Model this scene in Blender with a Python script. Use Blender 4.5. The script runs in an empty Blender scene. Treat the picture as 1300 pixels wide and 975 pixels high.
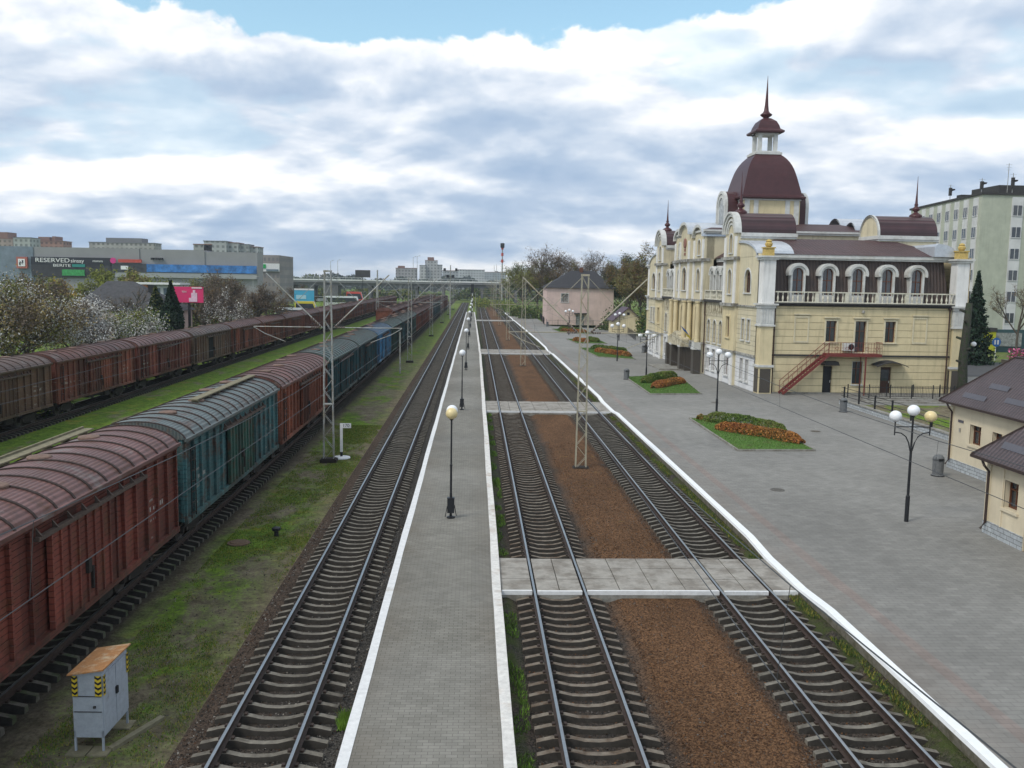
import bpy, math, random
from mathutils import Vector, Matrix, noise
random.seed(7)
R = math.radians
S = bpy.context.scene
COL = S.collection
# ------------------------------------------------------------------ camera
cam_d = bpy.data.cameras.new('camera'); cam = bpy.data.objects.new('camera', cam_d); COL.objects.link(cam)
MW = ((0.999027508, 0.0116833026, 0.0425151584), (-0.0409302822, -0.1127759904, 0.9927770585), (0.0163936038, -0.9935517482, -0.1121881158))
m = Matrix(((MW[0][0], -MW[0][1], -MW[0][2], 0), (MW[1][0], -MW[1][1], -MW[1][2], 0), (MW[2][0], -MW[2][1], -MW[2][2], 9.6), (0, 0, 0, 1)))
cam.matrix_world = m
cam_d.sensor_width = 36; cam_d.lens = 36 * 1140 / 1300; cam_d.clip_end = 6000; cam_d.clip_start = .2
S.camera = cam
# ------------------------------------------------------------------ world
W = bpy.data.worlds.new('World'); S.world = W; W.use_nodes = True
wn, wl = W.node_tree.nodes, W.node_tree.links
wn.clear()
def N(nodes, typ, **k):
    n = nodes.new(typ)
    for a, b in k.items(): setattr(n, a, b)
    return n
def mathn(nodes, links, op, a, b=None, c=None, clamp=False):
    n = nodes.new('ShaderNodeMath'); n.operation = op; n.use_clamp = clamp
    for i, v in enumerate((a, b, c)):
        if v is None: continue
        if isinstance(v, (int, float)): n.inputs[i].default_value = v
        else: links.new(v, n.inputs[i])
    return n.outputs[0]
SUN_EL, SUN_AZ = R(48), R(235)      # azimuth clockwise from +Y
def sky():
    mt = lambda *a, **k: mathn(wn, wl, *a, **k)
    tc = N(wn, 'ShaderNodeTexCoord'); sep = N(wn, 'ShaderNodeSeparateXYZ'); wl.new(tc.outputs['Generated'], sep.inputs[0])
    x, y, z = sep.outputs
    zc = mt('MAXIMUM', z, 0.0)
    def planar(off, sx, sy, dz=0.0):
        d = mt('ADD', zc, off + dz)
        c = N(wn, 'ShaderNodeCombineXYZ')
        wl.new(mt('MULTIPLY', mt('DIVIDE', x, d), sx), c.inputs[0]); wl.new(mt('MULTIPLY', mt('DIVIDE', y, d), sy), c.inputs[1])
        return c.outputs[0]
    def nz(vec, scale, detail=8, rough=.55, dist=0., w=0.):
        n = N(wn, 'ShaderNodeTexNoise'); n.noise_dimensions = '3D'
        n.inputs['Scale'].default_value = scale; n.inputs['Detail'].default_value = detail
        n.inputs['Roughness'].default_value = rough; n.inputs['Distortion'].default_value = dist; sh = N(wn, 'ShaderNodeVectorMath', operation='ADD'); sh.inputs[1].default_value = (w * 3.7, w * 1.3, w); wl.new(vec, sh.inputs[0])
        wl.new(sh.outputs[0], n.inputs['Vector']); return n.outputs[0]
    def sm(v, a, b):
        n = N(wn, 'ShaderNodeMapRange', interpolation_type='SMOOTHSTEP'); n.inputs[1].default_value = a; n.inputs[2].default_value = b
        wl.new(v, n.inputs[0]); return n.outputs[0]
    def puff(vec, sc):
        n = N(wn, 'ShaderNodeTexVoronoi'); n.feature = 'F1'; n.voronoi_dimensions = '2D'; n.inputs['Scale'].default_value = sc; n.inputs['Detail'].default_value = 2.5; n.inputs['Roughness'].default_value = .5
        n.inputs['Lacunarity'].default_value = 2.3; wl.new(vec, n.inputs['Vector']); return mt('SUBTRACT', 1., n.outputs[0])
    def warp(vec):
        n = N(wn, 'ShaderNodeTexNoise'); n.inputs['Scale'].default_value = 3.; n.inputs['Detail'].default_value = 3; n.noise_dimensions = '2D'; wl.new(vec, n.inputs['Vector'])
        v = N(wn, 'ShaderNodeVectorMath', operation='MULTIPLY_ADD'); wl.new(n.outputs[1], v.inputs[0]); v.inputs[1].default_value = (.30, .30, 0); wl.new(vec, v.inputs[2]); return v.outputs[0]
    def height(vec):
        return mt('ADD', mt('MULTIPLY', nz(vec, .85, 7, .56, .2, 3.1), 1.0), mt('MULTIPLY', mt('SUBTRACT', puff(warp(vec), 1.6), .55), .26))
    p0 = planar(.27, 1., 1.1); p1 = planar(.27, 1., 1.1, .022)
    A = height(p0); B = height(p1)
    relief = mt('MULTIPLY', mt('SUBTRACT', A, B), 2.8)
    relief = mt('ADD', relief, mt('MULTIPLY', mt('SUBTRACT', nz(p0, 3.6, 8, .6, .3, 6.), nz(p1, 3.6, 8, .6, .3, 6.)), .45))
    big = nz(planar(.20, 1., 1.5), .9, 4, .5, .1, 8.3)
    thick = sm(A, .34, .62)
    bright = mt('ADD', mt('SUBTRACT', .655, mt('MULTIPLY', thick, .27)), relief)
    bright = mt('ADD', bright, mt('MULTIPLY', mt('SUBTRACT', big, .5), -.6))
    # upper edge of the cloud bank
    az = mt('DIVIDE', x, mt('MAXIMUM', mt('ABSOLUTE', y), .05))
    cvec = N(wn, 'ShaderNodeCombineXYZ'); wl.new(az, cvec.inputs[0]); wl.new(mt('MULTIPLY', z, 1.3), cvec.inputs[1])
    e1 = nz(cvec.outputs[0], 2.6, 2, .5, 0, 5.2); e2 = nz(cvec.outputs[0], 13., 6, .55, .2, 1.4)
    edge = mt('ADD', mt('ADD', mt('ADD', .252, mt('MULTIPLY', mt('ABSOLUTE', mt('ADD', az, .17)), .05)), mt('MULTIPLY', mt('SUBTRACT', e1, .5), .05)), mt('MULTIPLY', mt('SUBTRACT', e2, .5), .075))
    edge = mt('ADD', edge, mt('MULTIPLY', sm(az, .33, .62), .10))
    below = mt('SUBTRACT', edge, z)
    mask = sm(below, -.001, .007)
    rim = sm(mt('ADD', below, mt('MULTIPLY', mt('SUBTRACT', A, .5), .10)), .055, .0)
    bright = mt('ADD', bright, mt('MULTIPLY', rim, .50))
    bright = mt('ADD', bright, mt('MULTIPLY', sm(z, .10, .0), .10))
    bright = mt('MINIMUM', mt('MAXIMUM', bright, 0.), 1.25)
    ramp = N(wn, 'ShaderNodeValToRGB'); e = ramp.color_ramp.elements
    e[0].position = .15; e[0].color = (.33, .44, .60, 1); e[1].position = 1.0; e[1].color = (.95, .955, .96, 1)
    for pos, c in ((.42, (.42, .52, .66, 1)), (.60, (.55, .63, .74, 1)), (.80, (.74, .785, .85, 1))):
        k = e.new(pos); k.color = c
    wl.new(bright, ramp.inputs[0])
    # thin places show pale blue
    hole = mt('MULTIPLY', sm(A, .33, .25), .4)
    # second broken layer overhead, outside the picture
    ov = mt('MULTIPLY', sm(nz(p0, 1.1, 5, .5, .2, 9.), .42, .56), sm(z, .36, .5))
    hz = N(wn, 'ShaderNodeMix', data_type='RGBA'); wl.new(mt('MULTIPLY', hole, sm(z, .02, .08)), hz.inputs[0]); wl.new(ramp.outputs[0], hz.inputs[6]); hz.inputs[7].default_value = (.55, .74, .86, 1)
    mask = mt('MAXIMUM', mask, ov)
    st = N(wn, 'ShaderNodeTexSky', sky_type='NISHITA'); st.sun_disc = False; st.sun_elevation = SUN_EL; st.sun_rotation = SUN_AZ
    st.altitude = 150; st.air_density = 1.1; st.dust_density = 2.6; st.ozone_density = 1.6
    tint = N(wn, 'ShaderNodeMix', data_type='RGBA', blend_type='MULTIPLY'); tint.inputs[0].default_value = 1
    wl.new(st.outputs[0], tint.inputs[6]); tint.inputs[7].default_value = (1.2, 1.34, 1.2, 1)
    b1 = N(wn, 'ShaderNodeBackground'); b1.inputs[1].default_value = .15; wl.new(tint.outputs[2], b1.inputs[0])
    b2 = N(wn, 'ShaderNodeBackground'); b2.inputs[1].default_value = 1.0; wl.new(hz.outputs[2], b2.inputs[0])
    mx = N(wn, 'ShaderNodeMixShader'); wl.new(mask, mx.inputs[0]); wl.new(b1.outputs[0], mx.inputs[1]); wl.new(b2.outputs[0], mx.inputs[2])
    out = N(wn, 'ShaderNodeOutputWorld'); wl.new(mx.outputs[0], out.inputs[0])
sky()
ld = bpy.data.lights.new('sun', 'SUN'); ld.energy = 1.3; ld.angle = R(12); ld.color = (1, .95, .88)
lo = bpy.data.objects.new('sun', ld); COL.objects.link(lo)
sd = Vector((math.sin(SUN_AZ) * math.cos(SUN_EL), math.cos(SUN_AZ) * math.cos(SUN_EL), math.sin(SUN_EL)))
lo.rotation_euler = sd.to_track_quat('Z', 'Y').to_euler(); lo.location = (0, 0, 60)
S.view_settings.view_transform = 'Standard'; S.view_settings.look = 'None'; S.view_settings.gamma = 1; S.view_settings.use_curve_mapping = False
S.view_settings.exposure = 0.28
try:
    S.cycles.max_bounces = 4; S.cycles.diffuse_bounces = 2; S.cycles.glossy_bounces = 2; S.cycles.transparent_max_bounces = 4
except Exception: pass

# ------------------------------------------------------------------ materials
_mc = {}
def mat(name, col, rough=.8, var=.25, scale=1.5, spec=.3, metal=0., bump=0., bscale=8., col2=None, mix=(.45, .6), dirt=None, coord='Position', emit=None):
    """base colour with two layers of noise; col2 mixes in as patches."""
    if name in _mc: return _mc[name]
    M_ = bpy.data.materials.new(name); M_.use_nodes = True; _mc[name] = M_
    n, l = M_.node_tree.nodes, M_.node_tree.links; b = n['Principled BSDF']
    b.inputs['Roughness'].default_value = rough; b.inputs['Metallic'].default_value = metal; b.inputs['Specular IOR Level'].default_value = spec
    if coord == 'Position':
        vec = n.new('ShaderNodeNewGeometry').outputs['Position']
    else:
        tc = n.new('ShaderNodeTexCoord'); oi = n.new('ShaderNodeObjectInfo'); ad = n.new('ShaderNodeVectorMath')
        ml = mathn(n, l, 'MULTIPLY', oi.outputs['Random'], 37.)
        l.new(tc.outputs['Object'], ad.inputs[0]); l.new(ml, ad.inputs[1]); vec = ad.outputs[0]
    def nz(s, d=5, r=.6):
        t = n.new('ShaderNodeTexNoise'); t.inputs['Scale'].default_value = s; t.inputs['Detail'].default_value = d; t.inputs['Roughness'].default_value = r
        l.new(vec, t.inputs['Vector']); return t.outputs[0]
    c = n.new('ShaderNodeRGB'); c.outputs[0].default_value = (*col, 1); cur = c.outputs[0]
    if col2:
        mr = n.new('ShaderNodeMapRange'); mr.inputs[1].default_value, mr.inputs[2].default_value = mix; l.new(nz(scale * .8, 7, .65), mr.inputs[0])
        mx = n.new('ShaderNodeMix'); mx.data_type = 'RGBA'; l.new(mr.outputs[0], mx.inputs[0]); l.new(cur, mx.inputs[6]); mx.inputs[7].default_value = (*col2, 1); cur = mx.outputs[2]
    if var:
        mr = n.new('ShaderNodeMapRange'); mr.inputs[1].default_value = .3; mr.inputs[2].default_value = .7; mr.inputs[3].default_value = 1 - var; mr.inputs[4].default_value = 1 + var
        l.new(nz(scale * 2.3, 8, .7), mr.inputs[0])
        vm = n.new('ShaderNodeVectorMath'); vm.operation = 'SCALE'; l.new(cur, vm.inputs[0]); l.new(mr.outputs[0], vm.inputs[3]); cur = vm.outputs[0]
    l.new(cur, b.inputs['Base Color'])
    if bump:
        bp = n.new('ShaderNodeBump'); bp.inputs['Strength'].default_value = bump; bp.inputs['Distance'].default_value = .05
        l.new(nz(bscale, 6, .7), bp.inputs['Height']); l.new(bp.outputs[0], b.inputs['Normal'])
    if emit: b.inputs['Emission Color'].default_value = (*emit[:3], 1); b.inputs['Emission Strength'].default_value = emit[3]
    M_['vec'] = 0
    return M_
class NG:
    """small node-writing helper for the special materials"""
    def __init__(s, name, rough=.8, spec=.3):
        s.m = bpy.data.materials.new(name); s.m.use_nodes = True; _mc[name] = s.m
        s.n, s.l = s.m.node_tree.nodes, s.m.node_tree.links; s.b = s.n['Principled BSDF']
        s.b.inputs['Roughness'].default_value = rough; s.b.inputs['Specular IOR Level'].default_value = spec
        s.pos = s.n.new('ShaderNodeNewGeometry').outputs['Position']
        s.obj = s.n.new('ShaderNodeTexCoord').outputs['Object']
    def mt(s, *a, **k): return mathn(s.n, s.l, *a, **k)
    def xyz(s, v):
        q = s.n.new('ShaderNodeSeparateXYZ'); s.l.new(v, q.inputs[0]); return q.outputs
    def comb(s, a, b, c=0.):
        q = s.n.new('ShaderNodeCombineXYZ')
        for i, v in enumerate((a, b, c)):
            if isinstance(v, (int, float)): q.inputs[i].default_value = v
            else: s.l.new(v, q.inputs[i])
        return q.outputs[0]
    def nz(s, v, sc, d=5, r=.6, dist=0., col=False):
        t = s.n.new('ShaderNodeTexNoise'); t.inputs['Scale'].default_value = sc; t.inputs['Detail'].default_value = d; t.inputs['Roughness'].default_value = r
        t.inputs['Distortion'].default_value = dist; s.l.new(v, t.inputs['Vector']); return t.outputs[1 if col else 0]
    def vor(s, v, sc, feat='F1', out=0):
        t = s.n.new('ShaderNodeTexVoronoi'); t.feature = feat; t.inputs['Scale'].default_value = sc; s.l.new(v, t.inputs['Vector']); return t.outputs[out]
    def mr(s, v, a, b, c=0., d=1., smooth=False):
        t = s.n.new('ShaderNodeMapRange')
        if smooth: t.interpolation_type = 'SMOOTHSTEP'
        for i, q in enumerate((a, b, c, d)): t.inputs[i + 1].default_value = q
        s.l.new(v, t.inputs[0]); return t.outputs[0]
    def mix(s, f, a, b, blend='MIX'):
        t = s.n.new('ShaderNodeMix'); t.data_type = 'RGBA'; t.blend_type = blend
        if isinstance(f, (int, float)): t.inputs[0].default_value = f
        else: s.l.new(f, t.inputs[0])
        for i, v in ((6, a), (7, b)):
            if isinstance(v, tuple): t.inputs[i].default_value = (*v, 1)
            else: s.l.new(v, t.inputs[i])
        return t.outputs[2]
    def scale(s, c, f):
        t = s.n.new('ShaderNodeVectorMath'); t.operation = 'SCALE'
        if isinstance(c, tuple): t.inputs[0].default_value = c
        else: s.l.new(c, t.inputs[0])
        s.l.new(f, t.inputs[3]); return t.outputs[0]
    def col(s, c): s.l.new(c, s.b.inputs['Base Color'])
    def bump(s, h, st=.5, dist=.03):
        b = s.n.new('ShaderNodeBump'); b.inputs['Strength'].default_value = st; b.inputs['Distance'].default_value = dist
        s.l.new(h, b.inputs['Height']); s.l.new(b.outputs[0], s.b.inputs['Normal'])

def m_paver(name, c1, c2, mortar, bw, bh, offs=.5, stain=(.11, .085, .06), stain_amt=.5, red=False):
    g = NG(name, .85, .25)
    br = g.n.new('ShaderNodeTexBrick'); g.l.new(g.pos, br.inputs['Vector'])
    br.inputs['Color1'].default_value = (*c1, 1); br.inputs['Color2'].default_value = (*c2, 1); br.inputs['Mortar'].default_value = (*mortar, 1)
    br.inputs['Scale'].default_value = 1; br.inputs['Brick Width'].default_value = bw; br.inputs['Row Height'].default_value = bh
    br.inputs['Mortar Size'].default_value = .006; br.inputs['Mortar Smooth'].default_value = .3; br.inputs['Bias'].default_value = 0; br.offset = offs
    c = br.outputs[0]
    x, y, z = g.xyz(g.pos)
    if red:   # the row of red pavers that runs along the platform edge
        w = g.mt('ABSOLUTE', g.mt('SUBTRACT', x, 11.75)); f = g.mr(w, .16, .22, .22, 0.)
        c = g.mix(f, c, g.mix(1., c, (1.25, .62, .52), 'MULTIPLY'))
        f2 = g.mt('MULTIPLY', g.mr(x, 12.4, 10.6), g.mr(g.nz(g.pos, .35, 4), .35, .65))
        c = g.mix(g.mt('MULTIPLY', f2, .55), c, stain)
    else:
        f2 = g.mt('MULTIPLY', g.mr(g.mt('ABSOLUTE', g.mt('ADD', x, .8)), .6, 1.7), g.mr(g.nz(g.pos, .4, 4), .3, .65))
        c = g.mix(g.mt('MULTIPLY', f2, stain_amt), c, stain)
    big = g.mr(g.nz(g.comb(x, g.mt('MULTIPLY', y, .6)), .18, 6, .6), .3, .7, .84, 1.14)
    mid = g.mr(g.nz(g.pos, 1.6, 6, .7), .3, .7, .88, 1.12)
    slab = g.mr(g.vor(g.comb(g.mt('MULTIPLY', x, 2.), g.mt('MULTIPLY', y, 3.)), 1.), 0., 1.2, .95, 1.05)
    spot = g.mt('MULTIPLY', g.mr(g.nz(g.pos, .9, 7, .75), .60, .70), .28); c = g.mix(spot, c, tuple(v * .45 for v in c1)); wash = g.mt('MULTIPLY', g.mr(g.nz(g.comb(g.mt('MULTIPLY', x, .5), y), .09, 4, .5), .45, .62), .16); c = g.mix(wash, c, (.36, .35, .33))
    g.col(g.scale(g.scale(g.scale(c, big), mid), slab))
    g.bump(g.mt('ADD', br.outputs[1], g.mt('MULTIPLY', g.nz(g.pos, 40, 3), -.5)), -.35, .006)
    return g.m
M_plat = m_paver('pavers_mid', (.215, .204, .178), (.172, .163, .14), (.07, .064, .055), .24, .12)
M_pave = m_paver('pavers_main', (.228, .221, .205), (.193, .187, .174), (.104, .10, .093), .4, .2, .5, stain=(.19, .155, .13), red=True)

def m_ballast():
    g = NG('ballast', .95, .15)
    x, y, z = g.xyz(g.pos)
    stone = g.vor(g.pos, 26., 'F1', 1); sx = g.xyz(stone)[0]
    dist = g.vor(g.pos, 26., 'F1', 0)
    brown = g.mix(sx, (.042, .021, .011), (.20, .108, .055))
    grey = g.mix(sx, (.018, .017, .016), (.080, .073, .065))
    wob = g.mt('MULTIPLY', g.mt('SUBTRACT', g.nz(g.pos, .8, 4), .5), .9)
    xx = g.mt('ADD', x, wob)
    # brown gravel between the two middle tracks, grey crushed stone inside the tracks
    inb = g.mt('MULTIPLY', g.mr(xx, 4.15, 4.75), g.mr(xx, 7.55, 6.95))
    ins = g.mt('MULTIPLY', g.mr(xx, -3.4, -6.1, 0, 1.), .30)
    c = g.mix(g.mt('MAXIMUM', inb, ins), grey, brown)
    tbrown = g.mr(g.nz(g.comb(x, g.mt('MULTIPLY', y, .3)), .9, 3), .4, .62, .1, .65)
    t2 = g.mt('MULTIPLY', g.mr(x, .5, 1.), tbrown); c = g.mix(g.mt('MULTIPLY', t2, .4), c, brown)
    # oil and soot in the middle of each track
    def dark(c0, xc, f=.65):
        d = g.mr(g.mt('ABSOLUTE', g.mt('SUBTRACT', x, xc)), .75, .45, 0., f)
        d = g.mt('MULTIPLY', d, g.mr(g.nz(g.comb(x, g.mt('MULTIPLY', y, .12)), 1.1, 3), .35, .6))
        return g.mix(d, c0, (.035, .032, .030))
    c = dark(c, 2.78); c = dark(c, 8.72); c = dark(c, -4.4, .8)
    # yellow dry moss patches
    mo = g.mt('MULTIPLY', g.mr(g.nz(g.pos, 1.3, 7, .75), .60, .70), inb); mo = g.mt('MULTIPLY', mo, g.mr(g.nz(g.pos, .12, 2), .46, .56))
    c = g.mix(g.mt('MULTIPLY', mo, .75), c, (.22, .15, .045))
    # low weeds along the platform kerbs
    ed = g.mt('MAXIMUM', g.mt('MULTIPLY', g.mr(x, 1.45, 1.15), g.mr(x, .3, .4)), g.mr(x, 9.75, 10.1))
    ed = g.mt('MULTIPLY', ed, g.mr(g.nz(g.pos, .9, 6, .7), .42, .58)); c = g.mix(g.mt('MULTIPLY', ed, .85), c, (.055, .075, .018))
    big = g.mr(g.nz(g.comb(x, g.mt('MULTIPLY', y, .4)), .5, 6, .7), .3, .7, .7, 1.25)
    g.col(g.scale(c, big)); g.bump(g.mt('SUBTRACT', 1., dist), .9, .04)
    return g.m
M_ballast = m_ballast()
def m_ground():
    g = NG('ground', .95, .1)
    x, y, z = g.xyz(g.pos)
    n1 = g.nz(g.comb(x, g.mt('MULTIPLY', y, .55)), .33, 7, .65, .6); n2 = g.nz(g.pos, 1.7, 8, .75); n3 = g.nz(g.pos, 7., 8, .8)
    green = g.mix(g.mr(n2, .35, .65), (.055, .105, .016), (.165, .255, .032))
    dirt = g.mix(g.mr(n2, .35, .65), (.10, .085, .052), (.25, .21, .15))
    yell = g.mr(g.nz(g.pos, .7, 5, .6), .56, .66); green = g.mix(g.mt('MULTIPLY', yell, .7), green, (.24, .21, .035))
    f = g.mr(g.mt('ADD', g.mt('ADD', g.mt('SUBTRACT', n1, .03), g.mt('MULTIPLY', g.mt('SUBTRACT', n3, .5), .30)), g.mt('MULTIPLY', g.mt('SUBTRACT', n2, .5), .35)), .41, .55)
    # less grass beside the rails, more between the wagon tracks
    side = g.mt('MULTIPLY', g.mr(x, -7.6, -6.0), g.mr(x, -2., -3.))
    f = g.mt('MULTIPLY', f, g.mt('SUBTRACT', 1., g.mt('MULTIPLY', side, .9)))
    lush = g.mr(x, -13., -15.); f = g.mt('MAXIMUM', f, g.mt('MULTIPLY', lush, g.mr(n1, .34, .44)))
    far = g.mr(y, 70., 150., 0., .75); f = g.mt('MAXIMUM', f, g.mt('MULTIPLY', far, g.mr(n2, .3, .45)))
    trk = g.mr(g.mt('ABSOLUTE', g.mt('ADD', x, 11.55)), 2.2, 1.4); f = g.mt('MULTIPLY', f, g.mt('SUBTRACT', 1., trk))
    dirt = g.mix(g.mt('MULTIPLY', trk, .8), dirt, (.035, .030, .026))
    rust = g.mt('MULTIPLY', side, g.mr(n2, .3, .6)); dirt = g.mix(g.mt('MULTIPLY', rust, .35), dirt, (.085, .055, .038))
    c = g.mix(f, dirt, green)
    g.col(g.scale(c, g.mr(n3, .32, .68, .5, 1.5))); g.bump(g.mt('ADD', n3, n2), .9, .10)
    return g.m
M_ground = m_ground()
def m_wallwash(name, col, groove=0., dirt=.35, low=None, gz=(0, 99)):
    """plaster: mottling, rain streaks, optional rustication grooves every `groove` metres"""
    g = NG(name, .85, .2); x, y, z = g.xyz(g.pos)
    c = g.mix(g.mr(g.nz(g.comb(g.mt('MULTIPLY', x, 3.), g.mt('MULTIPLY', y, 3.), g.mt('MULTIPLY', z, .25)), 1., 5, .6), .52, .75, 0., dirt), col, tuple(v * .45 for v in col))
    c = g.scale(c, g.mr(g.nz(g.pos, .7, 6, .6), .3, .7, .88, 1.1))
    h = g.nz(g.pos, 14, 3)
    if groove:
        fr = g.mt('FRACT', g.mt('DIVIDE', z, groove)); ln = g.mr(g.mt('ABSOLUTE', g.mt('SUBTRACT', fr, .5)), .06, .03)
        c = g.mix(g.mt('MULTIPLY', ln, .6), c, tuple(v * .38 for v in col)); h = g.mt('SUBTRACT', g.mt('MULTIPLY', h, .1), ln)
        g.bump(h, .8, .03)
    else: g.bump(h, .15, .01)
    g.col(c); return g.m
YEL = (.62, .525, .33); CRM = (.60, .535, .38); WHT = (.72, .71, .69)
M_yel = m_wallwash('plaster_yellow_grooved', YEL, .62, .42); M_yelp = m_wallwash('plaster_yellow', YEL, 0, .42)
M_crm = m_wallwash('plaster_cream', CRM, 0, .55); M_crmg = m_wallwash('plaster_cream_grooved', CRM, .45, .35); M_wht = m_wallwash('plaster_white', WHT, 0, .5)
M_whtg = m_wallwash('plaster_white_grooved', (.70, .70, .71), .45, .25)
M_trim = mat('trim_white', (.56, .56, .54), .8, .15, .8, col2=(.40, .38, .33), mix=(.5, .8)); M_cornice = mat('cornice_grey', (.36, .35, .32), .85, .25, 2., col2=(.16, .15, .13))
def m_tile(name, c, pitch, axis='x', rowz=.35, rough=.6):
    g = NG(name, rough, .5); x, y, z = g.xyz(g.obj)
    a = {'x': x, 'y': y}[axis]
    s = g.mt('SINE', g.mt('MULTIPLY', a, 2 * math.pi / pitch)); r = g.mt('FRACT', g.mt('DIVIDE', z, rowz))
    c1 = g.mix(g.mr(s, -1, 1, .0, .8), c, tuple(v * .5 for v in c))
    c1 = g.mix(g.mr(r, .12, .0, 0., .6), c1, tuple(v * .3 for v in c))
    g.col(g.scale(c1, g.mr(g.nz(g.pos, .6, 5), .3, .7, .8, 1.25))); g.bump(g.mt('ADD', s, g.mt('MULTIPLY', r, 1.)), .6, .03); return g.m
BR = (.075, .036, .036)
M_tile = m_tile('roof_tile_brown', BR, .35, 'x'); M_tiley = m_tile('roof_tile_brown_side', BR, .35, 'y'); M_kiosk_tile = m_tile('roof_tile_dark', (.085, .062, .066), .22, 'y', .18); M_kiosk_tilex = m_tile('roof_tile_dark_x', (.085, .062, .066), .22, 'x', .18)
M_mans = m_tile('mansard_tile', (.075, .050, .042), .30, 'x', .22, .6)
M_dome = mat('dome_copper', (.062, .021, .023), .45, .18, .5, spec=.4); M_spire = mat('spire_paint', (.065, .020, .023), .4, .1, 1)
M_glass = mat('window_glass', (.035, .042, .05), .08, .35, .8, spec=.8); M_glassbr = mat('window_wood', (.12, .045, .022), .5, .2, 3)
M_curt = mat('curtained_glass', (.25, .26, .25), .15, .6, 1.2, spec=.7)
M_black = mat('black_iron', (.018, .019, .022), .45, .2, 3); M_redir = mat('red_iron', (.16, .035, .030), .6, .25, 3)
M_globe = mat('lamp_globe_white', (.80, .81, .83), .25, .06, 2, spec=.5); M_globey = mat('lamp_globe_yellowed', (.72, .58, .30), .3, .1, 2, spec=.5)
M_conc = mat('concrete', (.27, .26, .235), .9, .22, 2.2, bump=.3, bscale=25, col2=(.18, .165, .14)); M_white = mat('whitewash', (.66, .66, .66), .85, .14, 2., col2=(.42, .38, .33), mix=(.6, .78))
M_whiter = mat('whitewash_rusty', (.62, .60, .57), .85, .2, 2.2, col2=(.40, .31, .24), mix=(.52, .78))
M_sleeper = mat('sleeper_concrete', (.185, .168, .14), .9, .3, 2.8, coord='Position', col2=(.085, .075, .06), mix=(.42, .66), bump=.4, bscale=30)
M_sleeperb = mat('sleeper_brownish', (.19, .162, .13), .9, .3, 2.8, coord='Position', col2=(.085, .055, .035), mix=(.42, .66), bump=.4, bscale=30)
M_sleepside = mat('sleeper_shaded_side', (.040, .035, .030), .95, .35, 3.)  # side faces coloured darker to stand in for shade in the gaps
M_railtop = mat('rail_running_surface', (.36, .365, .37), .33, .12, 2, metal=.9); M_rail = mat('rail_rusty_side', (.045, .030, .024), .7, .4, 3)
M_whiteb = mat('whitewash_fresh', (.78, .79, .80), .8, .07, 2., col2=(.55, .53, .50), mix=(.66, .8)); M_kerbside = mat('kerb_side_concrete', (.17, .155, .125), .95, .3, 3., col2=(.10, .09, .06), mix=(.45, .6))
M_galv = mat('galvanised_steel', (.34, .35, .345), .5, .22, 3, metal=.25, col2=(.26, .24, .19)); M_galvy = mat('mast_steel_yellowish', (.36, .33, .25), .6, .22, 1.2, col2=(.26, .17, .09), mix=(.52, .75)); M_wire = mat('wire', (.07, .072, .075), .5, .1, 3, metal=.4)
M_insul = mat('insulator_brown', (.13, .10, .085), .3, .1, 3); M_bark = mat('bark', (.085, .07, .055), .95, .35, 5, bump=.7, bscale=12); M_bark2 = mat('bark_dark', (.045, .042, .036), .95, .4, 5, bump=.9, bscale=9, col2=(.03, .045, .02))
M_asph = mat('asphalt', (.07, .07, .072), .9, .25, .5)

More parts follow.
